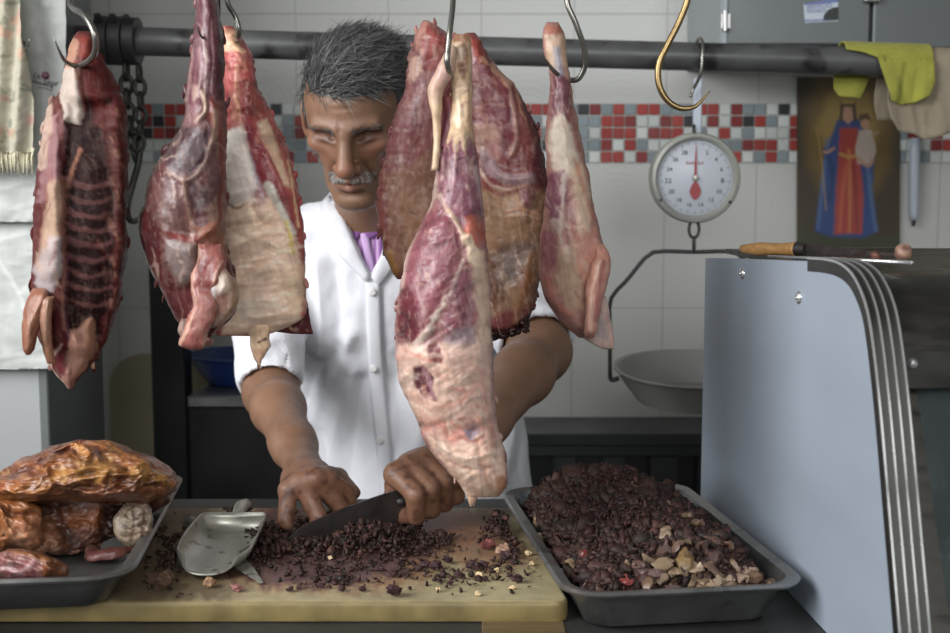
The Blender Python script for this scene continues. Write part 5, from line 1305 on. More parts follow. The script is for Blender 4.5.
# lapels, placket, buttons of the coat laid on its front
m_col = mat('purple_collar_cotton', c(118, 74, 130, 1.3), .8, bump=.2, bscale=300)
m_pale = mat('lilac_placket_cotton', c(176, 146, 186, 1.3), .8, bump=.2, bscale=300)
from mathutils.bvhtree import BVHTree
BV_COAT = BVHTree.FromPolygons([tuple(v_) for v_ in cv], [tuple(int(i) for i in q_) for q_ in cq]); BV_SHIRT = BVHTree.FromPolygons([tuple(v_) for v_ in sv], [tuple(int(i) for i in q_) for q_ in sq])
SURF = [BV_COAT]
def on_front(px_, py_, lift):
    d_ = ray(px_, py_); hit = SURF[0].ray_cast(Vector((0, 0, CAMZ)) + Vector(d_) * 1.3, Vector(d_))
    p = np.array(hit[0]) if hit[0] is not None else d_ * 2.2; return p - np.array([0, lift, 0])
def strip(name, pathA, pathB, n, m_, lift, matx, parent, seed=0):
    a = smooth_path(np.array(pathA, float), 6); b_ = smooth_path(np.array(pathB, float), 6)
    tt = np.linspace(0, 1, n)
    ia = lambda s, t: np.array([np.interp(t, np.linspace(0, 1, len(s)), s[:, k]) for k in (0, 1)])
    V = []
    for t in tt:
        p0, p1 = ia(a, t), ia(b_, t)
        for u in np.linspace(0, 1, m_):
            q_ = p0 * (1 - u) + p1 * u; w = on_front(q_[0], q_[1], lift * (.4 + .6 * math.sin(math.pi * (.15 + .8 * u)))); V.append(w)
    V = np.array(V).reshape(n, m_, 3)
    bad = V[..., 1] > 1.95
    V[bad] = np.nan
    # fill what fell through the neckline from the neighbours
    for it in range(n * m_):
        if not np.isnan(V).any(): break
        for i in range(n):
            for j in range(m_):
                if np.isnan(V[i, j, 0]):
                    nb_ = [V[i2, j2] for i2, j2 in ((i - 1, j), (i + 1, j), (i, j - 1), (i, j + 1)) if 0 <= i2 < n and 0 <= j2 < m_ and not np.isnan(V[i2, j2, 0])]
                    if nb_:
                        yv = np.mean([q_[1] for q_ in nb_]); t = tt[i]; p0, p1 = ia(a, t), ia(b_, t); u = j / (m_ - 1); q_ = p0 * (1 - u) + p1 * u
                        V[i, j] = P(q_[0], q_[1], yv)
    Vf = V.reshape(-1, 3); F_ = [(i * m_ + j, (i + 1) * m_ + j, (i + 1) * m_ + j + 1, i * m_ + j + 1) for i in range(n - 1) for j in range(m_ - 1)]
    o = obj(name, (Vf, F_), matx, parent, True); md = o.modifiers.new('thick', 'SOLIDIFY'); md.thickness = .003; md.offset = 1
    return o
strip('lapel', [(331, 191), (343, 214), (358, 250), (371, 277)], [(318, 206), (322, 232), (342, 258), (366, 282)], 16, 7, .006, m_coat, man)
strip('lapel', [(412, 194), (398, 214), (385, 248), (372, 277)], [(424, 208), (416, 232), (400, 258), (378, 286)], 16, 7, .006, m_coat, man)
strip('placket', [(366, 282), (368, 340), (372, 400), (378, 455), (382, 505)], [(380, 282), (382, 340), (386, 400), (391, 455), (395, 505)], 34, 5, .004, m_coat, man)
SURF[0] = BV_SHIRT
strip('shirt_collar', [(337, 188), (343, 202), (352, 216), (363, 227)], [(336, 206), (343, 222), (351, 236), (357, 240)], 14, 7, .007, m_col, man)
strip('shirt_collar', [(363, 227), (372, 217), (382, 206), (390, 192)], [(368, 240), (376, 236), (386, 226), (396, 208)], 14, 7, .007, m_col, man)
strip('shirt_placket', [(360, 229), (363, 245), (366, 262), (369, 280)], [(367, 229), (370, 245), (373, 262), (375, 280)], 12, 4, .003, m_pale, man)
SURF[0] = BV_COAT
m_btn = mat('pale_button', c(196, 192, 190, 1.3), .35)
for (bx, by) in ((373, 292), (374, 368), (380, 440)):
    p = on_front(bx, by, .0085); obj('button', (lambda t: (np.stack([t[0][:, 0], -t[0][:, 2], t[0][:, 1]], -1) + p, t[1]))(lathe([(0, .0032), (.0018, .0022), (.0035, .0032), (.0052, .002), (.0056, 0), (.0056, -.004), (0, -.004)], (0, 0, 0), 20)), m_btn, man)
# trousers and shoes below the counter
hp = P(436, 560, 1.86); hz = .80
tr = [els([hp[0], 1.87, .80], (.165, .12, .13), k=.04)]
for sx in (-1, 1): tr += [cap([hp[0] + sx * .085, 1.87, .78], [hp[0] + sx * .11, 1.88, .43], .095, .07, .03), cap([hp[0] + sx * .11, 1.88, .43], [hp[0] + sx * .12, 1.93, .06], .068, .056, .03)]
ft = field(tr); tv, tq = nets(ft, [hp[0] - .3, 1.65, .02], [hp[0] + .3, 2.1, .95], .008)
m_trs = mat('dark_trousers', c(48, 50, 60), .85, var=.1); obj('trousers', (tv, tq), m_trs, man, True)
m_shoe = mat('black_rubber', c(30, 30, 30), .5)
for sx in (-1, 1):
    x = hp[0] + sx * .12
    ffs = field([cap([x, 1.95, .05], [x + sx * .01, 1.78, .04], .045, .04, .02), cap([x, 1.95, .05], [x, 1.94, .10], .045, .05, .02)])
    gsh = lambda p, f_=ffs: np.maximum(f_(p), .002 - p[:, 2]); gsh.prims = ffs.prims
    a, b_ = nets(gsh, [x - .1, 1.66, -.01], [x + .1, 2.05, .2], .006); obj('shoe', (a, b_), m_shoe, man, True)

# --- hair, brows, moustache: single tapered strands rooted on the skin
hn = vnormals(bv, bq)
rg = np.random.RandomState(4)
def strands(name, mask, count, lenf, dirf, colf, r0, seg=5, lift=.5, jit=.35):
    idx = np.where(mask)[0]
    if len(idx) == 0: return
    pick = rg.choice(idx, count)
    n = count; ns = 3
    root = bv[pick] + rg.normal(0, .0008, (n, 3)); nm = hn[pick]; lp = h[pick]
    D = dirf(lp) @ HR.T + jit * rg.normal(0, 1, (n, 3)); D -= nm * (D * nm).sum(1)[:, None] * .8
    D /= np.linalg.norm(D, axis=1)[:, None]
    Ln = lenf(lp) * rg.uniform(.65, 1.25, n)
    tt = np.linspace(0, 1, seg)
    pts = root[:, None] + (nm[:, None] * lift * (tt * (1 - .45 * tt))[None, :, None] + D[:, None] * (tt ** 1.15)[None, :, None] * (1 - lift * .3)) * Ln[:, None, None] - nm[:, None] * .001
    rad = r0 * (1 - .85 * tt) * 1.0
    sd = np.cross(D, nm); sd /= np.linalg.norm(sd, axis=1)[:, None] + 1e-9
    ring = []
    for k in range(3):
        a = 2 * math.pi * k / 3; ring.append(pts + (sd[:, None] * math.cos(a) + nm[:, None] * math.sin(a)) * rad[None, :, None])
    V = np.stack(ring, 2)                                     # n,seg,3,3
    V = V.reshape(-1, 3)
    bidx = (np.arange(n) * seg * 3)[:, None, None, None]; i = np.arange(seg - 1)[None, :, None, None] * 3; j = np.arange(3)[None, None, :, None]; jn = (j + 1) % 3
    Fq = np.concatenate([bidx + i + j, bidx + i + jn, bidx + i + 3 + jn, bidx + i + 3 + j], -1).reshape(-1, 4)
    cc = np.repeat(colf(lp, n), seg * 3, 0)
    return obj(name, (V, Fq), m_hair, man, True, cc)
m_hair = mat('grey_hair', rough=.45, var=.05, attr=True, spec=.4)
def hair_dir(l):
    top = sstep(.02, .09, l[:, 2])
    s = np.sign(l[:, 0] + .02)
    d = np.zeros((len(l), 3))
    d[:, 0] = .75 * top + (1 - top) * .05 * s; d[:, 1] = (.10 * sstep(-.03, .05, l[:, 1]) - .35) * top + (1 - top) * -.45; d[:, 2] = -.25 * (1 - top) * 2.2 + .15 * top
    return d
def hair_col(l, n):
    side = sstep(.045, .075, np.abs(l[:, 0])) * sstep(.06, .0, l[:, 2])
    g = rg.uniform(.02, .10, n) + side * rg.uniform(.08, .32, n) + (rg.rand(n) < .12) * .20
    return g[:, None] * np.array([1.0, .985, .95])
strands('hair', haircap, 11000, lambda l: .012 + .022 * sstep(.0, .075, l[:, 2]), hair_dir, hair_col, .00062, 5, .42, .36)
brow = ishead & (h[:, 1] > .06) & (np.abs(np.abs(h[:, 0]) - .029) < .019) & (np.abs(h[:, 2] - (.0150 - .06 * (np.abs(h[:, 0]) - .03) * (np.abs(h[:, 0]) > .03))) < .0048)
strands('eyebrows', brow, 300, lambda l: .008 + 0 * l[:, 0], lambda l: np.stack([np.sign(l[:, 0]) * 1.0, -.2 + 0 * l[:, 0], .25 + 0 * l[:, 0]], -1), lambda l, n: (rg.uniform(.03, .12, n) + (rg.rand(n) < .25) * .15)[:, None] * np.array([1, .95, .9]), .00045, 4, .2, .3)
mst = ishead & (h[:, 1] > .074) & (np.abs(h[:, 0]) < .033) & (h[:, 2] < -.0495 - 5 * h[:, 0] ** 2) & (h[:, 2] > -.0580 - 9 * h[:, 0] ** 2) & (np.abs(h[:, 0]) > .004)
strands('moustache', mst, 800, lambda l: .0055 + 0 * l[:, 0], lambda l: np.stack([l[:, 0] * 28, 0 * l[:, 0], -1 + 0 * l[:, 0]], -1), lambda l, n: (rg.uniform(.30, .70, n) * (1 - .5 * (rg.rand(n) < .2)))[:, None] * np.array([1, .97, .92]), .00055, 4, .30, .22)
# knife in the fist
m_blade = mat('dark_stained_blade_steel', c(70, 64, 62, 1.3), .4, metal=.7, var=.3, scale=40, dirt=(c(48, 28, 26), 45, .52, .8))
m_hand = mat('black_knife_handle', c(34, 30, 28), .5, var=.2)
kn_t = thing('knife', KA, "large dark-bladed butcher's knife gripped in the man's fist", 'knife')
obj('handle', tube([KA - kd * .004, KA + kd * .01, KA + kd * .05, KA + kd * .10, KA + kd * .112], [.0040, .0100, .0105, .0118, .007], 16, 5), m_hand, kn_t)
tip = PZ(281, 538, .981); bd = tip - KA; bl = np.linalg.norm(bd); bd /= bl
dn = np.array([0, 0, -1.0]); dn -= bd * (dn @ bd); dn /= np.linalg.norm(dn); sd = np.cross(bd, dn)
prof = [(-.004, -.011), (.004, -.014), (.02, -.0145), (bl * .5, -.012), (bl * .85, -.006), (bl, .0045), (bl * .93, .0085), (bl * .75, .014), (bl * .45, .0185), (bl * .15, .0195), (.012, .020), (.004, .012)]
V = []
for w in (-1, 0, 1):
    for (s_, t_) in prof:
        th_ = .0013 * (1 if t_ < .004 else .25)
        V.append(KA + bd * (s_ - .004) + dn * t_ + sd * w * th_)
n_ = len(prof); V = np.array(V); V = np.concatenate([V[:n_], V[2 * n_:]])
F_ = [tuple(range(n_)), tuple(range(2 * n_ - 1, n_ - 1, -1))] + [(i, i + n_, (i + 1) % n_ + n_, (i + 1) % n_) for i in range(n_)]
F_ = [q_[::-1] for q_ in F_]
obj('blade', (V, F_), m_blade, kn_t, SM)
# ------------------------------------------------------------------ refrigerated display case
m_panel = mat('blue_grey_case_enamel', c(128, 136, 146, 1.35), .5, metal=.05, var=.05, scale=4, stretch=(1, 1, 3), dirt=(c(60, 60, 64), 30, .74, .5))
m_trim = mat('aluminium_trim', c(90, 90, 86, .7), .42, metal=.85, var=.06, scale=30)
m_line = mat('bright_aluminium', c(190, 190, 188, 1.15), .25, metal=.8, var=.05)
m_hood = mat('dark_brushed_hood_steel', c(70, 68, 64, 1.0), .35, metal=.8, var=.12, scale=12, stretch=(2, 8, 8), bump=.04)
m_glass = mat('case_glass', c(150, 160, 160), .08, var=.02, trans=.9)
CO = np.array([.3695, 0, 0]); nn_ = math.hypot(1, .053); UX = np.array([1, .053, 0]) / nn_; UY = np.array([-.053, 1, 0]) / nn_
def case_hit(px, py, off=0.0):
    d = ray(px, py); Yh = (.3695 + off) / (d[0] + .053); return d * Yh + np.array([0, 0, CAMZ])
def q(px, py):
    w = case_hit(px, py); return np.array([0.0, (w - CO) @ UY, w[2]])
def toW(v):
    v = np.asarray(v, float); return CO + v[:, :1] * UX + v[:, 1:2] * UY + v[:, 2:] * np.array([0, 0, 1.0])
def dobj(name, vf, m, parent, smooth=SM): return obj(name, (toW(vf[0]), vf[1]), m, parent, smooth)
outl = [(705.5, 258), (760, 259.5), (808, 261.5), (826, 263), (840, 267), (851, 276), (859, 290), (866, 310), (871, 338), (876, 380), (881, 430), (887, 500), (893, 570), (899, 640), (903, 690)]
prof = [q(a, b_) for a, b_ in outl]
ybk = prof[0][1]; zbot = .951
yfr = prof[-1][1]
poly = np.array([p for p in prof if p[2] > zbot] + [[0, yfr + .004, zbot], [0, ybk, zbot]])
dc = thing('display_case', toW(np.array([[.3, (ybk + yfr) / 2, CT]]))[0], 'refrigerated meat display case with grey side panel and curved steel hood', 'display case')
dobj('side_panel', prism(poly, (0, 0, 0), (.018, 0, 0)), m_panel, dc)
fp = smooth_path(np.array(prof[2:]), 5)
def sweep(p, x0, x1, lift, thick):
    T = np.gradient(p, axis=0); N = np.stack([0 * T[:, 0], T[:, 2], -T[:, 1]], -1); N /= np.linalg.norm(N, axis=1)[:, None]
    V = []
    for i in range(len(p)):
        for (x, l) in ((x0, lift), (x1, lift), (x1, lift - thick), (x0, lift - thick)):
            V.append(np.array([x, 0, 0]) + np.array([0, *(p[i] + N[i] * l)[1:]]))
    F_ = []
    for i in range(len(p) - 1):
        for j in range(4): F_.append((i * 4 + j, (i + 1) * 4 + j, (i + 1) * 4 + (j + 1) % 4, i * 4 + (j + 1) % 4))
    F_ += [(0, 1, 2, 3), tuple((len(p) - 1) * 4 + j for j in (3, 2, 1, 0))]
    return np.array(V), F_
TW = .025
tr_ = dobj('edge_trim', sweep(fp, -.0006, TW, .003, .012), m_trim, dc)
for k in range(4): dobj('trim_line', sweep(fp, -.0012 + k * .0078, .0003 + k * .0078, .0042, .002), m_line, tr_)
hs = fp[fp[:, 2] > float(q(868, 355)[2])]
hoodp = np.vstack([[[0, ybk, hs[0][2] + .001]], hs])
dobj('hood', sweep(hoodp, TW + .0005, .62, -.008, .006), m_hood, dc)
yb_, zb_ = hs[-1][1], hs[-1][2]
dobj('light_rail', box((TW + .001, yb_ + .008, zb_ - .036), (.62, yb_ + .035, zb_ - .0005), .002), m_trim, dc, False)
tl = lathe([(0, .003), (.0028, .0026), (.0042, .001), (.0048, 0), (.0048, -.002), (0, -.002)], (0, 0, 0), 16)
dobj('screw', (np.stack([tl[0][:, 0], -tl[0][:, 2], tl[0][:, 1]], -1) + [TW + .012, yb_ + .0075, zb_ - .014], tl[1]), m_line, dc)
A = np.array([TW + .001, yb_ + .024, zb_ - .038]); lowp = fp[-1]
sl = np.array([0, lowp[1] + .010 - A[1], lowp[2] - A[2]])
dobj('window_jamb', prism([A, A + [.022, 0, 0], A + [.022, 0, 0] + sl, A + sl], (0, 0, 0), (0, .02, 0)), m_hood, dc, False)
dobj('window_glass', prism([A + [.0225, .006, 0], A + [.60, .006, 0], A + [.60, .006, 0] + sl, A + [.0225, .006, 0] + sl], (0, 0, 0), (0, .005, 0)), m_glass, dc, False)
dobj('inner_lining', box((.022, yb_ + .09, zbot), (.62, ybk - .02, zb_ + .03), .004), m_line, dc, False)
dobj('back_edge', box((.0185, ybk - .018, zbot), (.62, ybk, prof[0][2] - .012), .003), m_panel, dc, False)
for (bx_, by_) in ((743, 273.5), (799.5, 297.5)):
    t = lathe([(0, .0045), (.0022, .0045), (.0024, .003), (.0045, .003), (.0062, .0015), (.0066, 0), (.0066, -.001), (0, -.001)], (0, 0, 0), 20)
    dobj('bolt', (np.stack([-t[0][:, 2], -t[0][:, 0], t[0][:, 1]], -1) + q(bx_, by_), [f_[::-1] for f_ in t[1]]), m_line, dc)

# knife and skewer lying on the case
def top_pt(px, Y, lift):
    x = float(P(px, 260, Y)[0]); pw = toW(np.array(prof[:6])); zz = np.interp(Y, pw[::-1, 1], pw[::-1, 2]); return np.array([x, Y, zz + lift])
m_oak = mat('oiled_wood_handle', c(150, 112, 66, 1.15), .45, var=.25, scale=30, stretch=(1, 6, 6))
k0, k1, k2 = top_pt(742, 1.36, .0112), top_pt(797, 1.30, .0112), top_pt(806, 1.29, .0108)
kt = thing('knife', k0 - [0, 0, .008], 'slim wooden-handled knife lying on top of the display case', 'knife')
obj('handle', tube([k0, k0 + (k1 - k0) * .06, k0 + (k1 - k0) * .5, k1], [.005, .0078, .0066, .0080], 14, 6), m_oak, kt)
obj('bolster', tube([k1, k2], [.0082, .0065], 14), m_hand, kt, SM)
d_ = (k2 - k0) / np.linalg.norm(k2 - k0); e_ = k2 + d_ * .11 - [0, 0, .005]; w_ = np.array([0, 0, .0075]); s_ = np.cross(d_, [0, 0, 1]) * .0012
V = np.array([k2 + w_ * .8 + s_, k2 + w_ * .8 - s_, k2 - w_ * .8, e_ + w_ * .1 + s_ * .4, e_ + w_ * .1 - s_ * .4, e_ - w_ * .2])
obj('blade', (V, [(0, 1, 2), (5, 4, 3), (0, 3, 4, 1), (1, 4, 5, 2), (2, 5, 3, 0)]), m_blade, kt, False)
a_, b_ = top_pt(768, 1.22, .004), top_pt(913, 1.03, .003)

o = obj('skewer', tube([a_, (a_ + b_) / 2, b_], [.0012, .0018, .0020], 8), m_line); tag(o, 'thin bright steel skewer lying across the display case beside the knife', 'skewer')
m_scrap = mat('dried_meat_scrap', rough=.6, var=.2, attr=True, bump=.3)
def lump(name, cen, r, cola, colb, seed, label=None, cat=None, grp=None, parent=None, m=None, sq=(1, 1, 1), n=14, amp=.45, fq=1.1, flat=False):
    v, f = ell((0, 0, 0), (1, 1, 1), None, n, max(6, n * 2 // 3)); k = fbm(v * fq + seed * 3.1, 3, seed); v = v * (1 + amp * k)[:, None] * r * np.array(sq)
    t = np.clip(.5 + 1.2 * fbm(v / r * 1.5, 3, seed + 3), 0, 1)[:, None]; cc = np.array(cola) * (1 - t) + np.array(colb) * t
    v = v - [0, 0, v[:, 2].min()]
    o = obj(name, (v + np.array(cen), f), m or m_scrap, parent, not flat, cc)
    if label: tag(o, label, cat, grp)
    return o
lump('meat_scrap', top_pt(876, 1.16, .0), .005, c(92, 52, 40), c(58, 34, 30), 3, 'dark dry meat scrap on the display case, nearer the knife', 'scrap')
lump('meat_scrap', top_pt(903, 1.10, .0), .007, c(150, 120, 100), c(70, 40, 34), 4, 'pale and dark meat scrap at the far tip of the skewer', 'scrap', sq=(1, .8, 1.2))

# ------------------------------------------------------------------ weighing scale hung from the pipe
SYY = 1.95
sc_ = thing('weighing_scale', P(695, 400, SYY), 'round white-faced hanging scale with a steel pan, hung from the pipe', 'scale')
pc_ = pipe_pt(699)
m_rim = mat('painted_scale_case', c(158, 158, 150, 1.15), .35, metal=.4, var=.08)
m_face = mat('white_dial_enamel', c(176, 180, 188, 1.11), .4, var=.02)
m_num = mat('black_numerals', c(50, 52, 58), .5); m_red = mat('red_needle_paint', c(150, 42, 46, 0.98), .4)
hk = [P(693, 90, SYY - .022), P(690, 78, SYY - .03)]
obj('hanger', tube([pc_ + [-.002, PR * 1.22, -PR * .5], pc_ + [-.002, PR * 1.0, PR * .85], pc_ + [0, 0, PR * 1.3], pc_ + [0.001, -PR * 1.0, PR * .85], pc_ + [0, -PR * 1.3, 0], pc_ + [-.002, -PR * 1.2, -.030], P(694, 88, SYY - .012), P(690, 97, SYY - .012)], [.0026] * 8, 10, 8), m_hook, sc_)
dcn = P(695, 178, SYY - .01); rD = 44.5 * m_px(SYY)
yb2 = dcn[1]
cas = obj('dial_case', (lambda t: (np.stack([t[0][:, 0], -t[0][:, 2], t[0][:, 1]], -1) + dcn, t[1]))(lathe([(0, -.036), (rD * .9, -.036), (rD * .98, -.03), (rD, -.012), (rD, .004), (rD * .97, .010), (rD * .90, .0115), (rD * .835, .006), (rD * .82, .001), (0, .001)], (0, 0, 0), 64)), m_rim, sc_, SM)
obj('dial_face', (lambda t: (np.stack([t[0][:, 0], -t[0][:, 2], t[0][:, 1]], -1) + dcn, t[1]))(lathe([(rD * .825, .0015), (rD * .81, .0022), (0, .0022)], (0, 0, 0), 64)), m_face, sc_, SM)
fy = -.0028
nb_ = MB()
rf = rD * .82
for k in range(15):
    a = math.radians(k * 24); x, z = math.sin(a), math.cos(a)
    s = str(k * 2) if k else '0'
    if k: nb_.add(text('x', s, rf * (.19 if k * 2 in (8, 22) else .16), None, None, dcn + [x * rf * .74, fy, z * rf * .74]))
for k in range(150):
    a = math.radians(k * 2.4); ln = .10 if k % 10 == 0 else (.07 if k % 5 == 0 else .04); w = .006 if k % 5 == 0 else .003
    d = np.array([math.sin(a), 0, math.cos(a)]); t_ = np.array([math.cos(a), 0, -math.sin(a)])
    r0, r1 = rf * .97, rf * (.97 - ln)
    nb_.add(([dcn + [0, fy, 0] + d * r0 - t_ * rf * w, dcn + [0, fy, 0] + d * r0 + t_ * rf * w, dcn + [0, fy, 0] + d * r1 + t_ * rf * w, dcn + [0, fy, 0] + d * r1 - t_ * rf * w], [(0, 1, 2, 3)]))
obj('dial_numerals', nb_.get(), m_num, sc_, False)
rr = MB(); rr.add(text('x', 'BASCULA', rf * .115, None, None, dcn + [-rf * .02, fy, rf * .40]))
obj('dial_lettering', rr.get(), m_red, sc_, False)
nd_ = [(0, .92), (.022, .55), (.035, .06), (.06, 0), (.03, -.10), (.10, -.20), (.155, -.34), (.13, -.46), (.06, -.56), (0, -.60), (-.06, -.56), (-.13, -.46), (-.155, -.34), (-.10, -.20), (-.03, -.10), (-.06, 0), (-.035, .06), (-.022, .55)]
obj('needle', prism([dcn + [x * rf, -.0046, z * rf] for x, z in nd_], (0, 0, 0), (0, .0008, 0)), m_red, sc_, False)
obj('needle_hub', (lambda t: (np.stack([t[0][:, 0], -t[0][:, 2], t[0][:, 1]], -1) + dcn + [0, -.0046, 0], t[1]))(lathe([(0, .004), (rf * .06, .0035), (rf * .09, .001), (rf * .09, 0), (0, -.0006)], (0, 0, 0), 20)), m_rim, sc_, SM)
for a in (125, 238):
    a = math.radians(a); obj('screw', ell(dcn + [math.sin(a) * rD * .92, -.0115, math.cos(a) * rD * .92], (.0028, .0016, .0028), None, 10, 6), m_num, sc_)
# white hanger strap, links and bail with pan
obj('hanger_strap', box(P(693.5, 134, SYY) , P(701.5, 78.5, SYY + .012), .002), m_white, sc_, False)
def ring_(c0, w, h_, r, ax=0):
    a = np.linspace(0, 2 * math.pi, 20); d = np.array([1, 0, 0]) if ax == 0 else np.array([0, 1, 0])
    return tube([c0 + d * w * math.cos(t) + np.array([0, 0, 1]) * h_ * math.sin(t) for t in a], r, 8, caps=False)
s2 = m_px(SYY)
obj('link', ring_(P(694, 131, SYY - .012), 4 * s2, 6 * s2, .0018, 1), m_iron, sc_)
obj('link', ring_(P(694, 229, SYY - .002), 5 * s2, 9 * s2, .0026), m_iron, sc_)
obj('link', ring_(P(694, 244, SYY - .002), 3 * s2, 7 * s2, .0024, 1), m_iron, sc_)
cxp = 694; dxp = 84
obj('bail', tube([P(cxp - dxp, 379, SYY), P(cxp - dxp, 330, SYY), P(cxp - dxp + 1, 299, SYY), P(cxp - dxp + 18, 279, SYY), P(cxp - 46, 255, SYY), P(cxp - 36, 251.5, SYY), P(cxp, 252, SYY), P(cxp + 36, 251.5, SYY), P(cxp + 46, 255, SYY), P(cxp + dxp - 18, 279, SYY), P(cxp + dxp - 1, 299, SYY), P(cxp + dxp, 330, SYY), P(cxp + dxp, 379, SYY)], .0034, 10, 3), m_iron, sc_)
R_ = 80 * s2; zp = float(P(694, 370, SYY)[2])
pan = obj('pan', lathe([(0, -.052), (R_ * .62, -.052), (R_ * .72, -.049), (R_ * .90, -.018), (R_ * .965, -.004), (R_ * 1.0, .0015), (R_ * 1.02, .003), (R_ * 1.02, .006), (R_ * .97, .005), (R_ * .90, -.010), (R_ * .71, -.044), (R_ * .60, -.048), (0, -.048)], (float(P(694, 370, SYY)[0]), SYY, zp), 72), m_steel_d, sc_, SM)
v0 = np.array([v_.co[:] for v_ in pan.data.vertices]); th = math.radians(5.0)
Rt = np.array([[1, 0, 0], [0, math.cos(th), -math.sin(th)], [0, math.sin(th), math.cos(th)]])
pan.data.vertices.foreach_set('co', (v0 @ Rt.T).ravel()); pan.data.update()
for sx in (-1, 1): obj('pan_hook', tube([P(cxp + sx * dxp, 377, SYY), P(cxp + sx * (dxp - 2), 380, SYY), P(cxp + sx * (dxp - 9), 378, SYY)], .004, 8, 4), m_iron, sc_)

# ------------------------------------------------------------------ poster of a robed figure with a child (plain devotional picture)
KDEF[0] = .85
xs_ = np.linspace(797, 900, 150); ys_ = np.linspace(77, 248, 240); X, Yp = np.meshgrid(xs_, ys_)
gold = lambda: None
strk = [
 G([(818, 80), (880, 80), (894, 120), (890, 170), (868, 200), (826, 200), (806, 160), (808, 110)], (118, 96, 52), 16, .9, 0, 3),
 G([(828, 92), (868, 92), (880, 130), (866, 160), (832, 160), (818, 128)], (160, 134, 74), 12, .9, 0, 3),
 G([(797, 232), (900, 236), (900, 250), (797, 250)], (62, 66, 44), 5, .9, 0, 4),
 G([(837, 120), (861, 120), (874, 150), (872, 190), (878, 232), (862, 238), (828, 236), (814, 232), (822, 190), (826, 150)], (46, 74, 128), 3, .95, 0, 2),
 L([(828, 140), (822, 190), (818, 228)], 2, (84, 116, 160), 3, .7, 0, 1), L([(868, 170), (872, 205), (876, 230)], 2, (96, 124, 160), 3, .6, 0, 1), L([(824, 150), (832, 170), (830, 200)], 2, (30, 48, 92), 3, .6, 0, 1),
 G([(840, 128), (858, 128), (860, 160), (864, 200), (862, 234), (834, 234), (836, 190), (838, 160)], (170, 66, 52), 3, .95, 0, 1),
 L([(846, 165), (842, 200), (840, 230)], 1.6, (198, 104, 74), 2.5, .7, 0, 1), L([(854, 165), (856, 200), (857, 230)], 1.6, (132, 44, 40), 2.5, .7, 0, 1), L([(849, 150), (850, 200), (849, 232)], 1.4, (204, 140, 84), 2.5, .6, 0, 1),
 L([(840, 154), (850, 157), (860, 154)], 1.6, (186, 150, 84), 1.5, .8, 0, 1),
 G([(843, 106), (853, 106), (855, 117), (848, 124), (841, 117)], (188, 146, 116), 1.6, .95, 0, .6),
 G([(841, 101), (855, 101), (857, 120), (854, 122), (852, 107), (844, 107), (842, 122), (839, 120)], (62, 44, 34), 1.4, .9, 0, .6),
 G([(841, 97), (843, 101), (848, 98), (853, 101), (855, 97), (854, 104), (842, 104)], (176, 146, 78), 1.2, .95, 0, .5),
 G([(860, 118), (867, 117), (870, 126), (866, 131), (861, 127)], (190, 150, 120), 1.5, .95, 0, .6), G([(859, 115), (868, 113), (871, 121), (866, 119), (860, 121)], (88, 60, 42), 1.2, .9, 0, .5),
 G([(859, 130), (872, 130), (876, 150), (872, 164), (858, 164), (855, 148)], (196, 180, 164), 2, .95, 0, 1), L([(858, 158), (868, 166), (872, 160)], 2, (186, 146, 120), 1.5, .8, 0, 1),
 L([(834, 148), (828, 152), (824, 152)], 1.4, (188, 146, 116), 1.4, .9, 0, .5), L([(817, 130), (822, 165), (826, 210)], .7, (176, 146, 88), 1, .7, 0, .3), L([(872, 136), (878, 132)], 1.2, (188, 146, 116), 1.4, .9, 0, .5),
]
C, _ = paint(X, Yp, c(58, 48, 34, 1.11), strk, 77, fib=(90, .02), fleck=0, mott=.05)
KDEF[0] = 1.22
yp = YW - .0085
pp = P(X, Yp, yp); V = pp.reshape(-1, 3); n_, m_ = X.shape
F_ = [(i * m_ + j, (i + 1) * m_ + j, (i + 1) * m_ + j + 1, i * m_ + j + 1) for i in range(n_ - 1) for j in range(m_ - 1)]
bk = V + [0, .0012, 0]; nn = len(V)
edge = [0, (n_ - 1) * m_, n_ * m_ - 1, m_ - 1]
V2 = np.concatenate([V, V[edge] + [0, .0022, 0]])
F_ += [(edge[k], edge[(k + 1) % 4], nn + (k + 1) % 4, nn + k)[::-1] for k in range(4)] + [(nn, nn + 3, nn + 2, nn + 1)]
m_post = mat('printed_poster_paper', rough=.4, var=.03, attr=True)
o = obj('poster', (V2, F_), m_post, None, False, np.concatenate([C.reshape(-1, 3), C.reshape(-1, 3)[edge]])); tag(o, 'poster of a crowned robed woman in red and blue holding a child', 'poster')

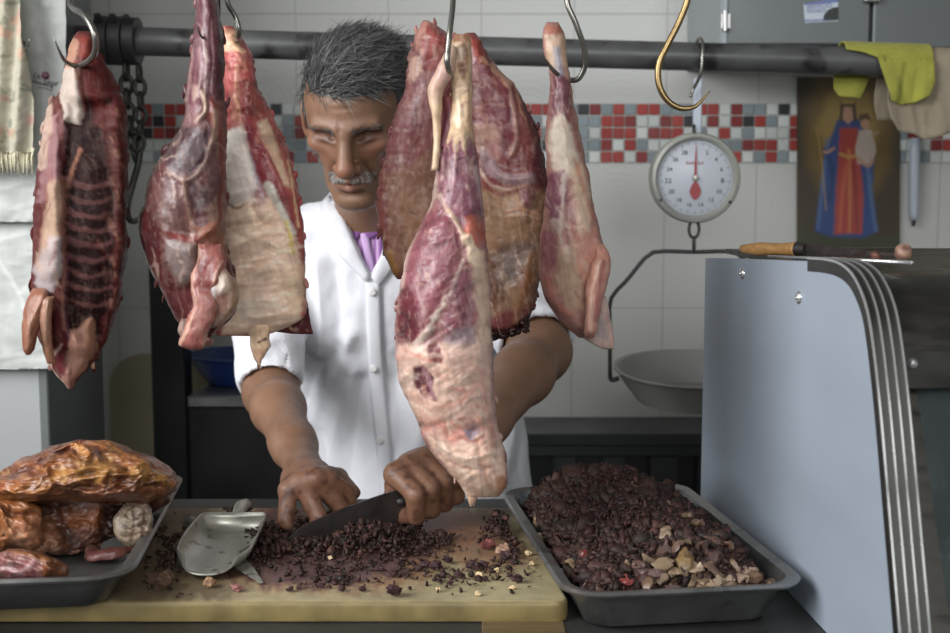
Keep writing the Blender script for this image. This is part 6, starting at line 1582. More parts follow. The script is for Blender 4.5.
# ------------------------------------------------------------------ cloths over the pipe, white rod
def drape(name, px0, px1, front, back, rad, amp, freq, m, colf, n=90, seed=1, thick=.0025, skew=0.0):
    """cloth laid over the pipe: front/back are lists of (px, py) giving the lower edges"""
    xs_ = np.linspace(px0, px1, n); V = []; K = 44; cc = []
    for i, x in enumerate(xs_):
        pcx = pipe_pt(x); sc1 = m_px(1.94)
        zf = float(P(x, np.interp(x, [a for a, b_ in front], [b_ for a, b_ in front]), pcx[1] - rad)[2]); zk = float(P(x, np.interp(x, [a for a, b_ in back], [b_ for a, b_ in back]), pcx[1] + rad)[2])
        path = []
        lf = max(.0, pcx[2] - zf); lb = max(.0, pcx[2] - zk)
        a0 = math.pi if zk < pcx[2] else math.acos(np.clip((zk - pcx[2]) / rad, -1, 1)) + math.pi / 2
        a1 = 0 if zf < pcx[2] else math.pi / 2 - math.acos(np.clip((zf - pcx[2]) / rad, -1, 1))
        if lb: path.append((rad, pcx[2] - lb))
        if lb: path.append((rad, pcx[2] - lb * .5))
        for a in np.linspace(a0, a1, 16): path.append((-rad * math.cos(a), pcx[2] + rad * math.sin(a)))
        if lf: path += [(-rad, pcx[2] - lf * t) for t in (.2, .4, .6, .8, 1)]
        path = np.array(path); t = np.concatenate([[0], np.cumsum(np.hypot(*np.diff(path, axis=0).T))]); tt = np.linspace(0, t[-1], K)
        y_ = np.interp(tt, t, path[:, 0]); z_ = np.interp(tt, t, path[:, 1])
        for k in range(K):
            dz = max(0.0, pcx[2] - z_[k]); sgn = -1 if y_[k] < 0 else 1
            g_ = dz / .09
            w = amp * min(1.0, .25 + g_ * 1.2) * (1.6 * float(fbm(np.array([[x * .085, dz * 16 + .03 * x, seed * 1.7]]), 2, seed)[0]) + .6 * math.sin(x * freq * .5 + dz * 18 + seed))
            yy = y_[k] + sgn * (.0012 + (amp * 1.5 * min(1.0, .25 + g_ * 1.2) + w) * .9 if dz > 0 else .0012); zz = z_[k]
            V.append([pcx[0] + skew * dz + .006 * g_ * math.sin(z_[k] * 50 + seed), pcx[1] + yy, zz])
    V = np.array(V); V += .0014 * np.stack([fbm(V * 55, 3, seed + q_) for q_ in range(3)], -1) * [.5, 0, .5]
    F_ = [(i * K + j, i * K + j + 1, (i + 1) * K + j + 1, (i + 1) * K + j) for i in range(n - 1) for j in range(K - 1)]
    o = obj(name, (V, F_), m, None, True, colf(V)); md = o.modifiers.new('thick', 'SOLIDIFY'); md.thickness = thick; md.offset = 0
    return o
m_yc = mat('yellow_cleaning_cloth', rough=.92, var=.10, scale=120, attr=True, bump=.4, bscale=500, sheen=.1)
def ycol(V): return np.ones((len(V), 3)) * np.array(c(146, 145, 60, 1.0)) * (1 + .18 * fbm(V * 40, 3, 5))[:, None]
yo = drape('yellow_cloth', 841, 926, [(841, 49), (858, 52), (872, 58), (877, 80), (881, 101), (892, 105), (906, 103), (918, 97), (926, 82)], [(838, 84), (846, 96), (866, 98), (877, 78), (884, 60), (926, 60)], PR + .0068, .006, .34, m_yc, ycol, seed=2)
tag(yo, 'bright yellow-green cleaning cloth draped over the pipe', 'cloth')
m_bc = mat('beige_rag', rough=.92, var=.1, scale=100, attr=True, bump=.4, bscale=450)
def bcol(V):
    k = fbm(V * 14, 4, 9); return np.ones((len(V), 3)) * np.array(c(128, 118, 100, 1.19)) * (1 + .2 * k)[:, None]
bo_ = drape('beige_cloth', 884, 1010, [(884, 118), (890, 131), (905, 134), (918, 140), (930, 137), (945, 131), (1010, 133)], [(884, 120), (1010, 120)], PR + .0022 + .0, .0035, .16, m_bc, bcol, seed=5, thick=.0016)
tag(bo_, 'worn beige rag draped over the pipe behind the yellow cloth', 'cloth')
rod = tube([P(915, 138, 2.436), P(915, 150, 2.436), P(914, 214, 2.436), P(914, 220, 2.436)], [5 * m_px(2.42), 5.2 * m_px(2.42), 4.4 * m_px(2.42), 3 * m_px(2.42)], 14)
rt_ = thing('plastic_tube', P(914, 222, 2.436), 'slim white plastic tube hanging on the tiled wall below the beige rag', 'tube')
obj('tube_body', rod, m_white, rt_); obj('tube_tip', tube([P(914, 219, 2.436), P(913.5, 226, 2.436)], [.005, .0035], 10), m_iron, rt_)
# ------------------------------------------------------------------ cutting board
BZ = .97
def board_mat():
    m = bpy.data.materials.new('stained_cutting_board_plastic'); m.use_nodes = True; nt = m.node_tree; b = nt.nodes['Principled BSDF']
    tc = nd(nt, 'ShaderNodeTexCoord'); at = nd(nt, 'ShaderNodeAttribute', attribute_name='Col')
    n1 = nd(nt, 'ShaderNodeTexNoise'); n1.inputs['Scale'].default_value = 26; n1.inputs['Detail'].default_value = 8; lk(nt, tc.outputs['Object'], n1.inputs[0])
    mr = nd(nt, 'ShaderNodeMapRange'); mr.inputs['From Min'].default_value = .3; mr.inputs['From Max'].default_value = .7; mr.inputs['To Min'].default_value = .78; mr.inputs['To Max'].default_value = 1.15; lk(nt, n1.outputs[0], mr.inputs[0])
    mp = nd(nt, 'ShaderNodeMapping'); mp.inputs['Scale'].default_value = (9, 120, 1); mp.inputs['Rotation'].default_value = (0, 0, .35); lk(nt, tc.outputs['Object'], mp.inputs[0])
    n2_ = nd(nt, 'ShaderNodeTexNoise'); n2_.inputs['Scale'].default_value = 4; n2_.inputs['Detail'].default_value = 5; lk(nt, mp.outputs[0], n2_.inputs[0])
    m2 = nd(nt, 'ShaderNodeMapRange'); m2.inputs['From Min'].default_value = .35; m2.inputs['From Max'].default_value = .65; m2.inputs['To Min'].default_value = .86; m2.inputs['To Max'].default_value = 1.08; lk(nt, n2_.outputs[0], m2.inputs[0])
    s1 = nd(nt, 'ShaderNodeVectorMath', operation='SCALE'); lk(nt, at.outputs['Color'], s1.inputs[0]); lk(nt, math_n(nt, 'MULTIPLY', mr.outputs[0], m2.outputs[0]), s1.inputs['Scale'])
    lk(nt, s1.outputs[0], b.inputs['Base Color']); b.inputs['Roughness'].default_value = .48
    bp = nd(nt, 'ShaderNodeBump'); bp.inputs['Strength'].default_value = .25; bp.inputs['Distance'].default_value = .001; lk(nt, n2_.outputs[0], bp.inputs['Height']); lk(nt, bp.outputs[0], b.inputs['Normal'])
    return m
bx0 = float(PZ(-30, 600, BZ)[0]); bx1 = float(PZ(567, 600, BZ)[0]); by0 = float(PZ(300, 601, BZ)[1]); by1 = float(PZ(300, 508, BZ)[1])
nx, ny = 330, 190
r_ = .012
gx = np.linspace(bx0, bx1, nx); gy = np.linspace(by0, by1, ny); GX, GY = np.meshgrid(gx, gy, indexing='ij')
bt = np.stack([GX, GY, np.full_like(GX, BZ)], -1).reshape(-1, 3)
px, py = proj(bt)
stb = [
 G([(250, 505), (520, 505), (560, 560), (500, 575), (450, 560), (420, 585), (330, 596), (240, 590), (200, 560)], (120, 84, 62), 16, .75, 0, 12),
 G([(240, 506), (440, 506), (450, 545), (400, 570), (320, 590), (240, 584), (215, 550)], (72, 48, 46), 14, .85, 0, 12),
 G([(290, 550), (390, 545), (410, 572), (330, 588), (270, 580)], (82, 62, 62), 9, .7, 0, 8),
 G([(100, 500), (240, 505), (230, 600), (100, 606)], (80, 62, 46), 14, .7, 0, 12),
 G([(400, 512), (500, 512), (490, 540), (430, 545)], (122, 78, 54), 10, .7, 0, 10),
]
Cb, _ = paint(px, py, c(158, 146, 112, 1.0), stb, 91, fib=(10, .05), fleck=.0, mott=.12)
sp = sstep(.30, .42, n2(px, py, .22, .34, 3, 95)) * sstep(596, 575, py); Cb = Cb * (1 - .7 * sp[:, None]) + np.array(c(58, 36, 34)) * .7 * sp[:, None]
V = list(bt); F_ = [(i * ny + j, (i + 1) * ny + j, (i + 1) * ny + j + 1, i * ny + j + 1) for i in range(nx - 1) for j in range(ny - 1)]
ring = [i * ny for i in range(nx)] + [(nx - 1) * ny + j for j in range(1, ny)] + [i * ny + ny - 1 for i in range(nx - 2, -1, -1)] + [j for j in range(ny - 2, 0, -1)]
cenb = np.array([(bx0 + bx1) / 2, (by0 + by1) / 2, BZ])
prev = ring; allV = np.array(V); cols = [Cb]
edgecol = c(142, 124, 78, .74)
for (o_, z) in ((.0012, BZ - .0006), (.0022, BZ - .002), (.0026, BZ - .005), (.0026, BZ - .016), (.0018, CT + .0012)):
    rv = allV[ring].copy(); d = np.zeros_like(rv)
    d[:, 0] = np.where(np.abs(rv[:, 0] - bx0) < 1e-6, -1, np.where(np.abs(rv[:, 0] - bx1) < 1e-6, 1, 0)); d[:, 1] = np.where(np.abs(rv[:, 1] - by0) < 1e-6, -1, np.where(np.abs(rv[:, 1] - by1) < 1e-6, 1, 0))
    rv[:, :2] += d[:, :2] * o_; rv[:, 2] = z
    st_ = len(V); V += list(rv); nw = list(range(st_, st_ + len(ring)))
    cols.append(np.ones((len(ring), 3)) * np.array(edgecol) * (1 + .25 * fbm(rv * np.array([60, 60, 200]), 3, 4))[:, None])
    for k in range(len(ring)):
        k2 = (k + 1) % len(ring); F_.append((prev[k], nw[k], nw[k2], prev[k2]))
    prev = nw
F_.append(tuple(prev[::-1]))
# the far end runs along the tray; round the corners a little
V = np.array(V)
V[:, 0] -= sstep(bx1 - .12, bx1, V[:, 0]) * (V[:, 1] - by0) * .137
for sx, xe in ((1, bx1), (-1, bx0)):
    for sy, ye in ((-1, by0), (1, by1)):
        cx, cy = xe - sx * r_, ye - sy * r_
        dx, dy = (V[:, 0] - cx) * sx, (V[:, 1] - cy) * sy
        mk = (dx > 0) & (dy > 0); mxx = np.maximum(dx, dy); ln = np.hypot(dx, dy) + 1e-9; k = np.where(mk, mxx / ln, 1)
        V[:, 0] = np.where(mk, cx + sx * dx * k, V[:, 0]); V[:, 1] = np.where(mk, cy + sy * dy * k, V[:, 1])
o = obj('cutting_board', (V, F_), board_mat(), None, SM, np.concatenate(cols)); tag(o, 'thick yellowed plastic cutting board stained dark by the chopped meat', 'cutting board')

# ------------------------------------------------------------------ trays
def rring(w, l, r, n=7):
    pts = []
    for cx, cy, a0 in ((w - r, l - r, 0), (-w + r, l - r, 90), (-w + r, -l + r, 180), (w - r, -l + r, 270)):
        for k in range(n + 1):
            a = math.radians(a0 + k * 90 / n); pts.append((cx + r * math.cos(a), cy + r * math.sin(a)))
    return pts
def tray(cx, cy, ang, w, l, z0, h_, rc_=.03, tap=.016, lip=.011):
    R = np.array([[math.cos(ang), -math.sin(ang)], [math.sin(ang), math.cos(ang)]])
    secs = []
    def sec(dw, z, r): secs.append([np.append(R @ np.array(p) + [cx, cy], z) for p in rring(w + dw, l + dw, max(r, .004))])
    sec(-tap - lip - .006, z0, rc_ - .012); sec(-tap - lip + .0, z0 + .003, rc_ - .006); sec(-lip - .004, z0 + h_ * .72, rc_ - .003); sec(-lip, z0 + h_ * .96, rc_); sec(-.003, z0 + h_ * 1.0 - .0005, rc_ + .006); sec(0, z0 + h_ - .003, rc_ + .008)
    sec(.0006, z0 + h_ - .001, rc_ + .008); sec(-.002, z0 + h_ + .0014, rc_ + .007); sec(-lip - .0004, z0 + h_ * .985, rc_); sec(-lip - .006, z0 + h_ * .72, rc_ - .004); sec(-tap - lip - .003, z0 + .005, rc_ - .008); sec(-tap - lip - .010, z0 + .0022, rc_ - .013)
    n = len(secs[0]); V = np.array([p for s in secs for p in s]); F_ = []
    for i in range(len(secs) - 1):
        for j in range(n): F_.append((i * n + j, i * n + (j + 1) % n, (i + 1) * n + (j + 1) % n, (i + 1) * n + j))
    F_.append(tuple(range(n - 1, -1, -1))); F_.append(tuple((len(secs) - 1) * n + j for j in range(n)))
    return V, F_
TA = math.radians(7.8); TCX, TCY = .166, 1.208; TWd, TLn = .113, .191; TZ = CT + .0008; THt = .042
o = obj('steel_tray', tray(TCX, TCY, TA, TWd, TLn, TZ, THt), m_alu, None, SM); tag(o, 'steel tray heaped with dark chopped meat, against the display case', 'tray')
LA = math.radians(6.0)
fr_ = np.array([PZ(130, 580, 1.006)[0], PZ(130, 580, 1.006)[1]]); bk_ = np.array([PZ(186, 474, 1.006)[0], PZ(186, 474, 1.006)[1]])
sd_ = bk_ - fr_; LA = math.atan2(-sd_[0], sd_[1]); Ll = np.linalg.norm(sd_) / 2; LWd = .15
rt2 = np.array([math.cos(LA), math.sin(LA)]); lc = (fr_ + bk_) / 2 - rt2 * LWd
LZ = BZ + .0022; LH = .036
m_alu2 = mat('dark_worn_tray_steel', c(112, 112, 110, 1.07), .38, metal=.85, var=.2, scale=20, bump=.06, dirt=(c(60, 40, 30), 18, .60, .6))
o = obj('steel_tray', tray(lc[0], lc[1], LA, LWd, Ll, LZ, LH), m_alu2, None, SM); tag(o, 'worn steel tray holding the orange-brown roasted carcass', 'tray')

# ------------------------------------------------------------------ chopped dark meat
m_chop = mat('chopped_dark_meat', rough=.62, spec=.35, var=.25, scale=200, attr=True, bump=.5, bscale=300)
def ico_np():
    t = (1 + 5 ** .5) / 2
    v = np.array([(-1, t, 0), (1, t, 0), (-1, -t, 0), (1, -t, 0), (0, -1, t), (0, 1, t), (0, -1, -t), (0, 1, -t), (t, 0, -1), (t, 0, 1), (-t, 0, -1), (-t, 0, 1)]) / math.hypot(1, t)
    f = np.array([(0, 11, 5), (0, 5, 1), (0, 1, 7), (0, 7, 10), (0, 10, 11), (1, 5, 9), (5, 11, 4), (11, 10, 2), (10, 7, 6), (7, 1, 8), (3, 9, 4), (3, 4, 2), (3, 2, 6), (3, 6, 8), (3, 8, 9), (4, 9, 5), (2, 4, 11), (6, 2, 10), (8, 6, 7), (9, 8, 1)])
    return v, f
IV, IF = ico_np()
def chunks(pos, rad, cols, seed):
    rg = np.random.RandomState(seed); n = len(pos)
    v = IV[None] * (1 + rg.uniform(-.62, .62, (n, 12, 1))) * np.exp(rg.uniform(-.95, .6, (n, 1, 3)))
    ang = rg.uniform(0, 6.28, (n, 3)); 
    ca, sa = np.cos(ang[:, 0]), np.sin(ang[:, 0]); x, y = v[..., 0].copy(), v[..., 1].copy(); v[..., 0] = ca[:, None] * x - sa[:, None] * y; v[..., 1] = sa[:, None] * x + ca[:, None] * y
    ca, sa = np.cos(ang[:, 1]), np.sin(ang[:, 1]); y, z = v[..., 1].copy(), v[..., 2].copy(); v[..., 1] = ca[:, None] * y - sa[:, None] * z; v[..., 2] = sa[:, None] * y + ca[:, None] * z
    v = v * np.asarray(rad)[:, None, None] + pos[:, None]
    f = (IF[None] + (np.arange(n) * 12)[:, None, None]).reshape(-1, 3)
    cc = np.repeat(cols, 12, 0) * (1 + rg.uniform(-.25, .25, (n * 12, 1)))
    return v.reshape(-1, 3), f, cc
def joinq(a, b_):
    return np.concatenate([a[0], b_[0]]), np.concatenate([a[1], b_[1] + len(a[0])]), np.concatenate([a[2], b_[2]])
dark = lambda rg, n: np.array(c(52, 33, 28, .62))[None] * (rg.uniform(.45, 1.7, (n, 1)) + 1.6 * (rg.rand(n, 1) < .07)) * np.array([1, 1, 1]) + rg.uniform(0, .007, (n, 3)) * np.array([1.8, .6, .5])
ca_, sa_ = math.cos(TA), math.sin(TA)
def heap_h(u, v):
    base = .020 + .014 * sstep(.185, .10, np.abs(v))
    pk = .052 * np.exp(-((u + .018) / .082) ** 2 - ((v - .055) / .120) ** 2) + .018 * np.exp(-((u - .035) / .05) ** 2 - ((v + .09) / .06) ** 2)
    e = np.minimum(sstep(.100, .070, np.abs(u)), sstep(.180, .140, np.abs(v)))
    return TZ + .004 + (base + pk) * (.45 + .55 * e)
def tw(u, v, z): return np.stack([TCX + ca_ * u - sa_ * v, TCY + sa_ * u + ca_ * v, z], -1)
gu, gv = np.meshgrid(np.linspace(-.082, .082, 80), np.linspace(-.160, .160, 130), indexing='ij')
hz = heap_h(gu, gv) - .004; hv = tw(gu, gv, hz).reshape(-1, 3); hv[:, 2] += .004 * fbm(hv * 90, 3, 5); hv[:, 2] = np.maximum(hv[:, 2], TZ + .0075)
n_, m_ = gu.shape; I = np.arange((n_ - 1))[:, None] * m_ + np.arange(m_ - 1)[None]
f1 = np.stack([I, I + m_, I + m_ + 1], -1).reshape(-1, 3); f2 = np.stack([I, I + m_ + 1, I + 1], -1).reshape(-1, 3)
rg = np.random.RandomState(2)
bm_ = (hv, np.concatenate([f1, f2]), np.ones((len(hv), 3)) * np.array(c(34, 20, 21)))
N = 9500; u = rg.uniform(-.094, .094, N); v = rg.uniform(-.170, .170, N); hh_ = heap_h(u, v) + rg.uniform(-.002, .003, N)
fit_ = (hh_ - TZ) * .5; kp = (np.abs(u) < .073 + fit_) & (np.abs(v) < .150 + fit_); u, v, hh_ = u[kp], v[kp], np.maximum(hh_[kp], TZ + .009); N = len(u)
pos = tw(u, v, hh_)
ch = chunks(pos, rg.uniform(.0015, .0042, N) * (1 + .9 * (rg.rand(N) < .10)), dark(rg, N), 3)
a = joinq(bm_, ch)
o = obj('chopped_meat', (a[0], a[1]), m_chop, None, False, a[2]); tag(o, 'heap of dark finely chopped meat filling the tray by the display case', 'chopped meat', kind='stuff')
# pale and pink scraps on that heap
def scrap(cen, r, seed, cola, colb, label, grp, kind='bent'):
    rg = random.Random(seed)
    d = np.array([rg.uniform(-1, 1), rg.uniform(-1, 1), rg.uniform(-.2, .7)]); d /= np.linalg.norm(d); s = np.cross(d, [0, 0, 1]); s /= np.linalg.norm(s); n = np.cross(s, d)
    L_ = r * rg.uniform(1.4, 2.6); Wd = r * rg.uniform(.6, 1.1); th_ = r * rg.uniform(.22, .4); bend = rg.uniform(-1.1, 1.1)
    k = 9; m = 8; V = []
    for i in range(k):
        t = i / (k - 1) - .5; w = Wd * math.sqrt(max(.05, 1 - (2 * t) ** 2 * .8)) * (1 + .35 * vnoise(np.array([[seed * 1.7, t * 4, 0.]]))[0])
        cpt = d * (t * L_) + n * (bend * r * (.5 - 2 * t * t) + .4 * r * vnoise(np.array([[seed * 3.1, t * 3, 2.]]))[0])
        for j in range(m):
            a = 2 * math.pi * j / m; V.append(cpt + s * w * math.cos(a) + n * th_ * math.sin(a) + n * .35 * r * math.cos(a) ** 2 * rg.uniform(-.3, 1))
    V = np.array(V) + .34 * r * np.stack([fbm(np.array(V) / r * 1.3 + seed, 2, q_) for q_ in range(3)], -1)
    F_ = [(i * m + j, i * m + (j + 1) % m, (i + 1) * m + (j + 1) % m, (i + 1) * m + j) for i in range(k - 1) for j in range(m)] + [tuple(range(m - 1, -1, -1)), tuple((k - 1) * m + j for j in range(m))]
    t = np.clip(.5 + fbm(V / r + seed, 3, 2), 0, 1)[:, None]
    o = obj('meat_scrap', (V + np.array(cen), F_), m_scrap2, None, SM, np.array(cola) * (1 - t) + np.array(colb) * t)
    return tag(o, label, 'scrap', grp)
m_scrap2 = mat('boiled_meat_scrap', rough=.45, var=.12, scale=220, attr=True, bump=.35, bscale=350, coat=.1)
def heap_pt(px, py):
    lo_, hi_ = .9, 1.5
    Ys = np.linspace(.98, 1.42, 600); p = P(np.full(600, px), np.full(600, py), Ys)
    du = (p[:, 0] - TCX) * ca_ + (p[:, 1] - TCY) * sa_; dv = -(p[:, 0] - TCX) * sa_ + (p[:, 1] - TCY) * ca_
    inside = (np.abs(du) < .097) & (np.abs(dv) < .172); below = (p[:, 2] < heap_h(du, dv)) & inside
    k = np.argmax(below) if below.any() else None
    return None if k is None else p[k]
rgs = random.Random(21); cnt = 0
pale, tan, pink, brn = c(160, 136, 110, .66), c(134, 110, 82, .62), c(130, 70, 64, .85), c(98, 70, 60, .85)
for (px, py, s, ca, cb) in [(538, 525, 6, pale, tan), (541, 538, 6, tan, pale), (570, 568, 6, tan, pale), (648, 590, 8, brn, tan), (660, 586, 8, c(120, 100, 84, .62), pale), (676, 592, 8, tan, brn), (686, 598, 8, c(130, 104, 92, .62), brn), (700, 588, 8, tan, pale), (712, 574, 8, brn, tan), (728, 592, 9, tan, c(150, 126, 104, .62)), (738, 572, 8, c(120, 96, 84, .62), tan), (752, 580, 8, tan, brn), (758, 570, 7, brn, tan), (744, 596, 8, c(140, 116, 100, .62), tan), (772, 580, 7, tan, brn), (662, 556, 8, brn, c(84, 60, 54, .62)), (682, 552, 8, tan, brn), (702, 552, 7, c(96, 72, 64, .62), brn), (724, 548, 7, tan, brn), (726, 534, 6, brn, tan), (640, 568, 8, c(90, 70, 66, .62), brn), (612, 580, 8, brn, c(70, 50, 48, .62)), (590, 590, 7, c(80, 56, 52, .62), brn), (700, 518, 6, tan, brn), (668, 508, 5, brn, tan), (734, 508, 5, pale, tan), (764, 552, 6, pale, tan), (550, 555, 6, c(110, 84, 70, .62), tan), (585, 558, 4, pink, c(150, 60, 60, .62)), (626, 584, 7, pink, c(190, 90, 86, .62)), (632, 566, 7, tan, pale), (655, 558, 9, tan, pale), (664, 570, 9, pale, tan), (666, 538, 6, tan, pale), (684, 565, 9, tan, c(150, 120, 70, .62)),
      (700, 578, 9, pale, tan), (712, 590, 9, pale, c(190, 168, 140, .62)), (690, 590, 8, pale, tan), (724, 580, 9, pale, c(196, 170, 146, .62)), (735, 588, 8, pale, c(188, 160, 140, .62)), (742, 578, 8, c(190, 160, 140, .62), pale), (704, 596, 8, c(156, 120, 100, .62), pale), (720, 598, 7, c(170, 140, 124, .62), pale), (750, 590, 8, c(160, 128, 116, .62), pale), (762, 588, 7, tan, pale),
      (752, 545, 9, tan, c(160, 140, 90, .62)), (748, 535, 7, pale, tan), (735, 520, 6, tan, pale), (728, 512, 5, c(150, 130, 90, .62), tan), (684, 520, 6, brn, tan), (635, 488, 5, tan, brn), (650, 578, 10, c(106, 84, 80, .62), c(140, 110, 104, .62)), (618, 566, 9, c(92, 70, 72, .62), brn), (672, 596, 9, c(96, 78, 78, .62), brn), (696, 530, 6, brn, tan),
      (712, 545, 6, brn, c(120, 88, 76, .62)), (770, 592, 7, c(120, 96, 86, .62), tan), (780, 572, 7, brn, tan), (775, 560, 6, c(96, 66, 62, .62), brn), (640, 596, 8, c(70, 50, 52, .62), brn), (604, 596, 6, c(84, 58, 58, .62), brn), (694, 572, 7, c(200, 176, 150, .62), pale), (678, 580, 8, c(170, 140, 112, .62), pale), (560, 575, 6, brn, tan), (715, 560, 7, c(84, 56, 54, .62), brn)]:
    p = heap_pt(px, py)
    if p is None: continue
    cnt += 1
    kind_ = 'pink' if ca is pink else ('pale' if ca[0] > .15 else ('tan' if ca is tan or ca[0] > .11 else 'brown'))
    lab = {'pink': 'pink meat scrap showing among the dark chopped meat in the heaped tray', 'pale': 'pale creamy scrap of fat on the dark chopped meat near the tray front', 'tan': 'tan leathery scrap lying on the dark chopped meat heap in the tray', 'brown': 'greyish brown meat scrap half hidden in the dark heap in the tray'}[kind_]
    grp_ = {'pink': 'pink scraps in the heap', 'pale': 'pale fat scraps in the heap', 'tan': 'tan scraps in the heap', 'brown': 'brown scraps in the heap'}[kind_]
    scrap(p + [0, -.002, .004], s * .00112, cnt + 5, ca, cb, lab, grp_)

# crumbs and heaps on the board
N = 1500; rg = np.random.RandomState(8)
pxs = []; 
def add_pile(cx, cy, sx, sy, n, hmax):
    for _ in range(n):
        a, b_ = rg.normal(0, .5, 2); X_, Y_ = cx + a * sx, cy + b_ * sy
        e = max(0, 1 - (a * a + b_ * b_)); pxs.append((X_, Y_, BZ + .002 + hmax * e * rg.uniform(.3, 1), rg.uniform(.0012, .0034) * (1.6 if rg.rand() < .08 else 1)))
add_pile(372, 545, 46, 17, 900, .021); add_pile(300, 545, 50, 22, 480, .008); add_pile(262, 545, 22, 20, 180, .014); add_pile(238, 522, 20, 12, 90, .010); add_pile(430, 545, 30, 10, 110, .006)
add_pile(505, 532, 22, 14, 300, .020); add_pile(520, 548, 14, 14, 120, .012); add_pile(420, 575, 120, 18, 130, .001); add_pile(500, 570, 60, 20, 70, .001); add_pile(170, 560, 26, 34, 130, .004); add_pile(340, 575, 60, 14, 120, .001)
add_pile(330, 528, 40, 8, 160, .016); add_pile(400, 530, 26, 8, 120, .012)
pos = []; rad = []
for (X_, Y_, z, r) in pxs:
    if Y_ > 600: continue
    p = PZ(X_, min(max(Y_, 509), 598), BZ); p[2] = max(z, BZ + .6 * r)
    du = (p[0] - TCX) * ca_ + (p[1] - TCY) * sa_
    if du < -.122 and p[1] < by1 - .005 and p[1] > by0 + .006: pos.append(p); rad.append(r if z > BZ + .0045 else r * .8)
pos = np.array(pos); rad = np.array(rad)
a = chunks(pos, rad, dark(rg, len(pos)), 9)
o = obj('meat_crumbs', (a[0], a[1]), m_chop, None, False, a[2]); tag(o, 'dark meat crumbs strewn over the cutting board around the knife', 'crumbs', kind='stuff')
def chunk_at(px, py, s, seed, cola, colb, label, grp=None):
    p = PZ(px, py, BZ); p[2] = BZ + .0006
    return lump('meat_chunk', p, s * .00085, cola, colb, seed, label, 'chunk', grp, m=m_chop, sq=(1.2, .95, .75), n=11, amp=.95, fq=1.7, flat=True)
lab = 'small dark chunk of chopped meat lying loose on the bare cutting board'
for k, (px, py, s) in enumerate([(395, 597, 8), (459, 580, 4.5), (474, 570, 7), (484, 568, 5), (436, 570, 6), (447, 564, 5), (425, 568, 5), (418, 572, 4), (405, 575, 4), (517, 583, 5.5), (506, 559, 6), (514, 554, 5), (534, 540, 6), (545, 548, 5), (510, 578, 3), (450, 586, 3.5), (342, 592, 3.5), (322, 588, 3.5), (362, 592, 3.5), (290, 592, 3.5), (420, 553, 5), (400, 566, 5), (380, 572, 5), (446, 545, 5), (556, 575, 3), (390, 590, 3)]):
    chunk_at(px, py, s, k + 40, c(60, 34, 34), c(34, 20, 22), lab, 'loose dark chunks on the board')
lab2 = 'tiny cream crumb of fat on the cutting board near the heaped tray'
for k, (px, py, s) in enumerate([(478, 596, 3), (512, 590, 3), (480, 578, 4), (532, 566, 3), (497, 573, 3), (529, 556, 3.5), (438, 592, 2.5), (330, 560, 2.5)]):
    chunk_at(px, py, s, k + 80, c(196, 176, 140), c(176, 150, 110), lab2, 'cream crumbs on the board')
for k, (px, py, s, a_, b_, lb_) in enumerate([(488, 551, 8, c(120, 66, 62, .9), c(96, 52, 48, .9), 'pinkish red meat chunk beside the rim of the heaped tray'), (503, 555, 8, c(150, 120, 100), c(126, 92, 78), 'tan angular meat chunk beside the pinkish red one on the board'), (209, 588, 6, c(142, 116, 84), c(120, 84, 70), 'tan crumb of meat in front of the metal scoop'), (236, 592, 5, c(140, 96, 92), c(110, 70, 66), 'reddish crumb of meat in front of the scoop, nearest the thin utensil'), (162, 590, 12, c(84, 62, 46), c(60, 44, 36), 'brownish lump of meat on the board between tray and scoop')]):
    chunk_at(px, py, s, k + 120, a_, b_, lb_)

# ------------------------------------------------------------------ scoop and flat utensil
m_scoop = mat('spotted_aluminium_scoop', c(150, 148, 138, 1.23), .42, metal=.7, var=.15, scale=30, bump=.05, dirt=(c(50, 32, 30), 60, .57, .9))
B0 = PZ(235, 537, BZ); Fp = PZ(205, 582, BZ); ax = Fp - B0; Ls = np.linalg.norm(ax); ax /= Ls; sdv = np.array([-ax[1], ax[0], 0]); sdv = sdv if sdv[0] > 0 else -sdv
sct = thing('metal_scoop', (B0 + Fp) / 2, 'spotted aluminium scoop lying open towards the front of the board', 'scoop')
V = []; nl, na = 22, 21
for i in range(nl):
    t = i / (nl - 1); w = .034 + .003 * math.sin(math.pi * t) - .010 * max(0, t - .82) / .18; hgt = (.020 * (1 - .55 * t ** 2.2)); z0 = .0075
    if i == 0: w *= .92
    for j in range(na):
        a = -1 + 2 * j / (na - 1); x = w * math.sin(a * math.pi / 2); zz = z0 + hgt * abs(a) ** 2.6
        ext = -.022 * (abs(a) ** 2) * sstep(.5, 1, t)
        V.append(B0 + ax * (Ls * t + ext) + sdv * x + np.array([0, 0, zz]))
V = np.array(V); F_ = [(i * na + j, i * na + j + 1, (i + 1) * na + j + 1, (i + 1) * na + j) for i in range(nl - 1) for j in range(na - 1)]
# closed back
bi = len(V); V = np.concatenate([V, (V[:na].mean(0) + [0, 0, .006])[None] - ax * .004]); F_ += [(bi, j + 1, j) for j in range(na - 1)] + [(bi, 0, na - 1)]
sb = obj('scoop_bowl', (V, F_), m_scoop, sct, True); md = sb.modifiers.new('thick', 'SOLIDIFY'); md.thickness = .0016; md.offset = 1
hb = B0 + [0, 0, .014]; he_ = P(246, 500, 1.335)
obj('handle', tube([hb - ax * .005, hb - ax * .012 + [0, 0, .003], (hb + he_) / 2 + [0, 0, .004], he_ - (he_ - hb) * .1, he_], [.005, .0068, .0082, .0094, .003], 14, 5, .55), m_scoop, sct)
ua, ub = PZ(188, 516, BZ + .0055), PZ(262, 583, BZ + .0022)
ut = thing('metal_spatula', ub, 'thin flat metal utensil lying under the scoop with its tip showing', 'utensil')
um = ua + (ub - ua) * .42
obj('handle', tube([ua, ua + (um - ua) * .15, um], [.0045, .0075, .0055], 12, 5, .45), m_scoop, ut)
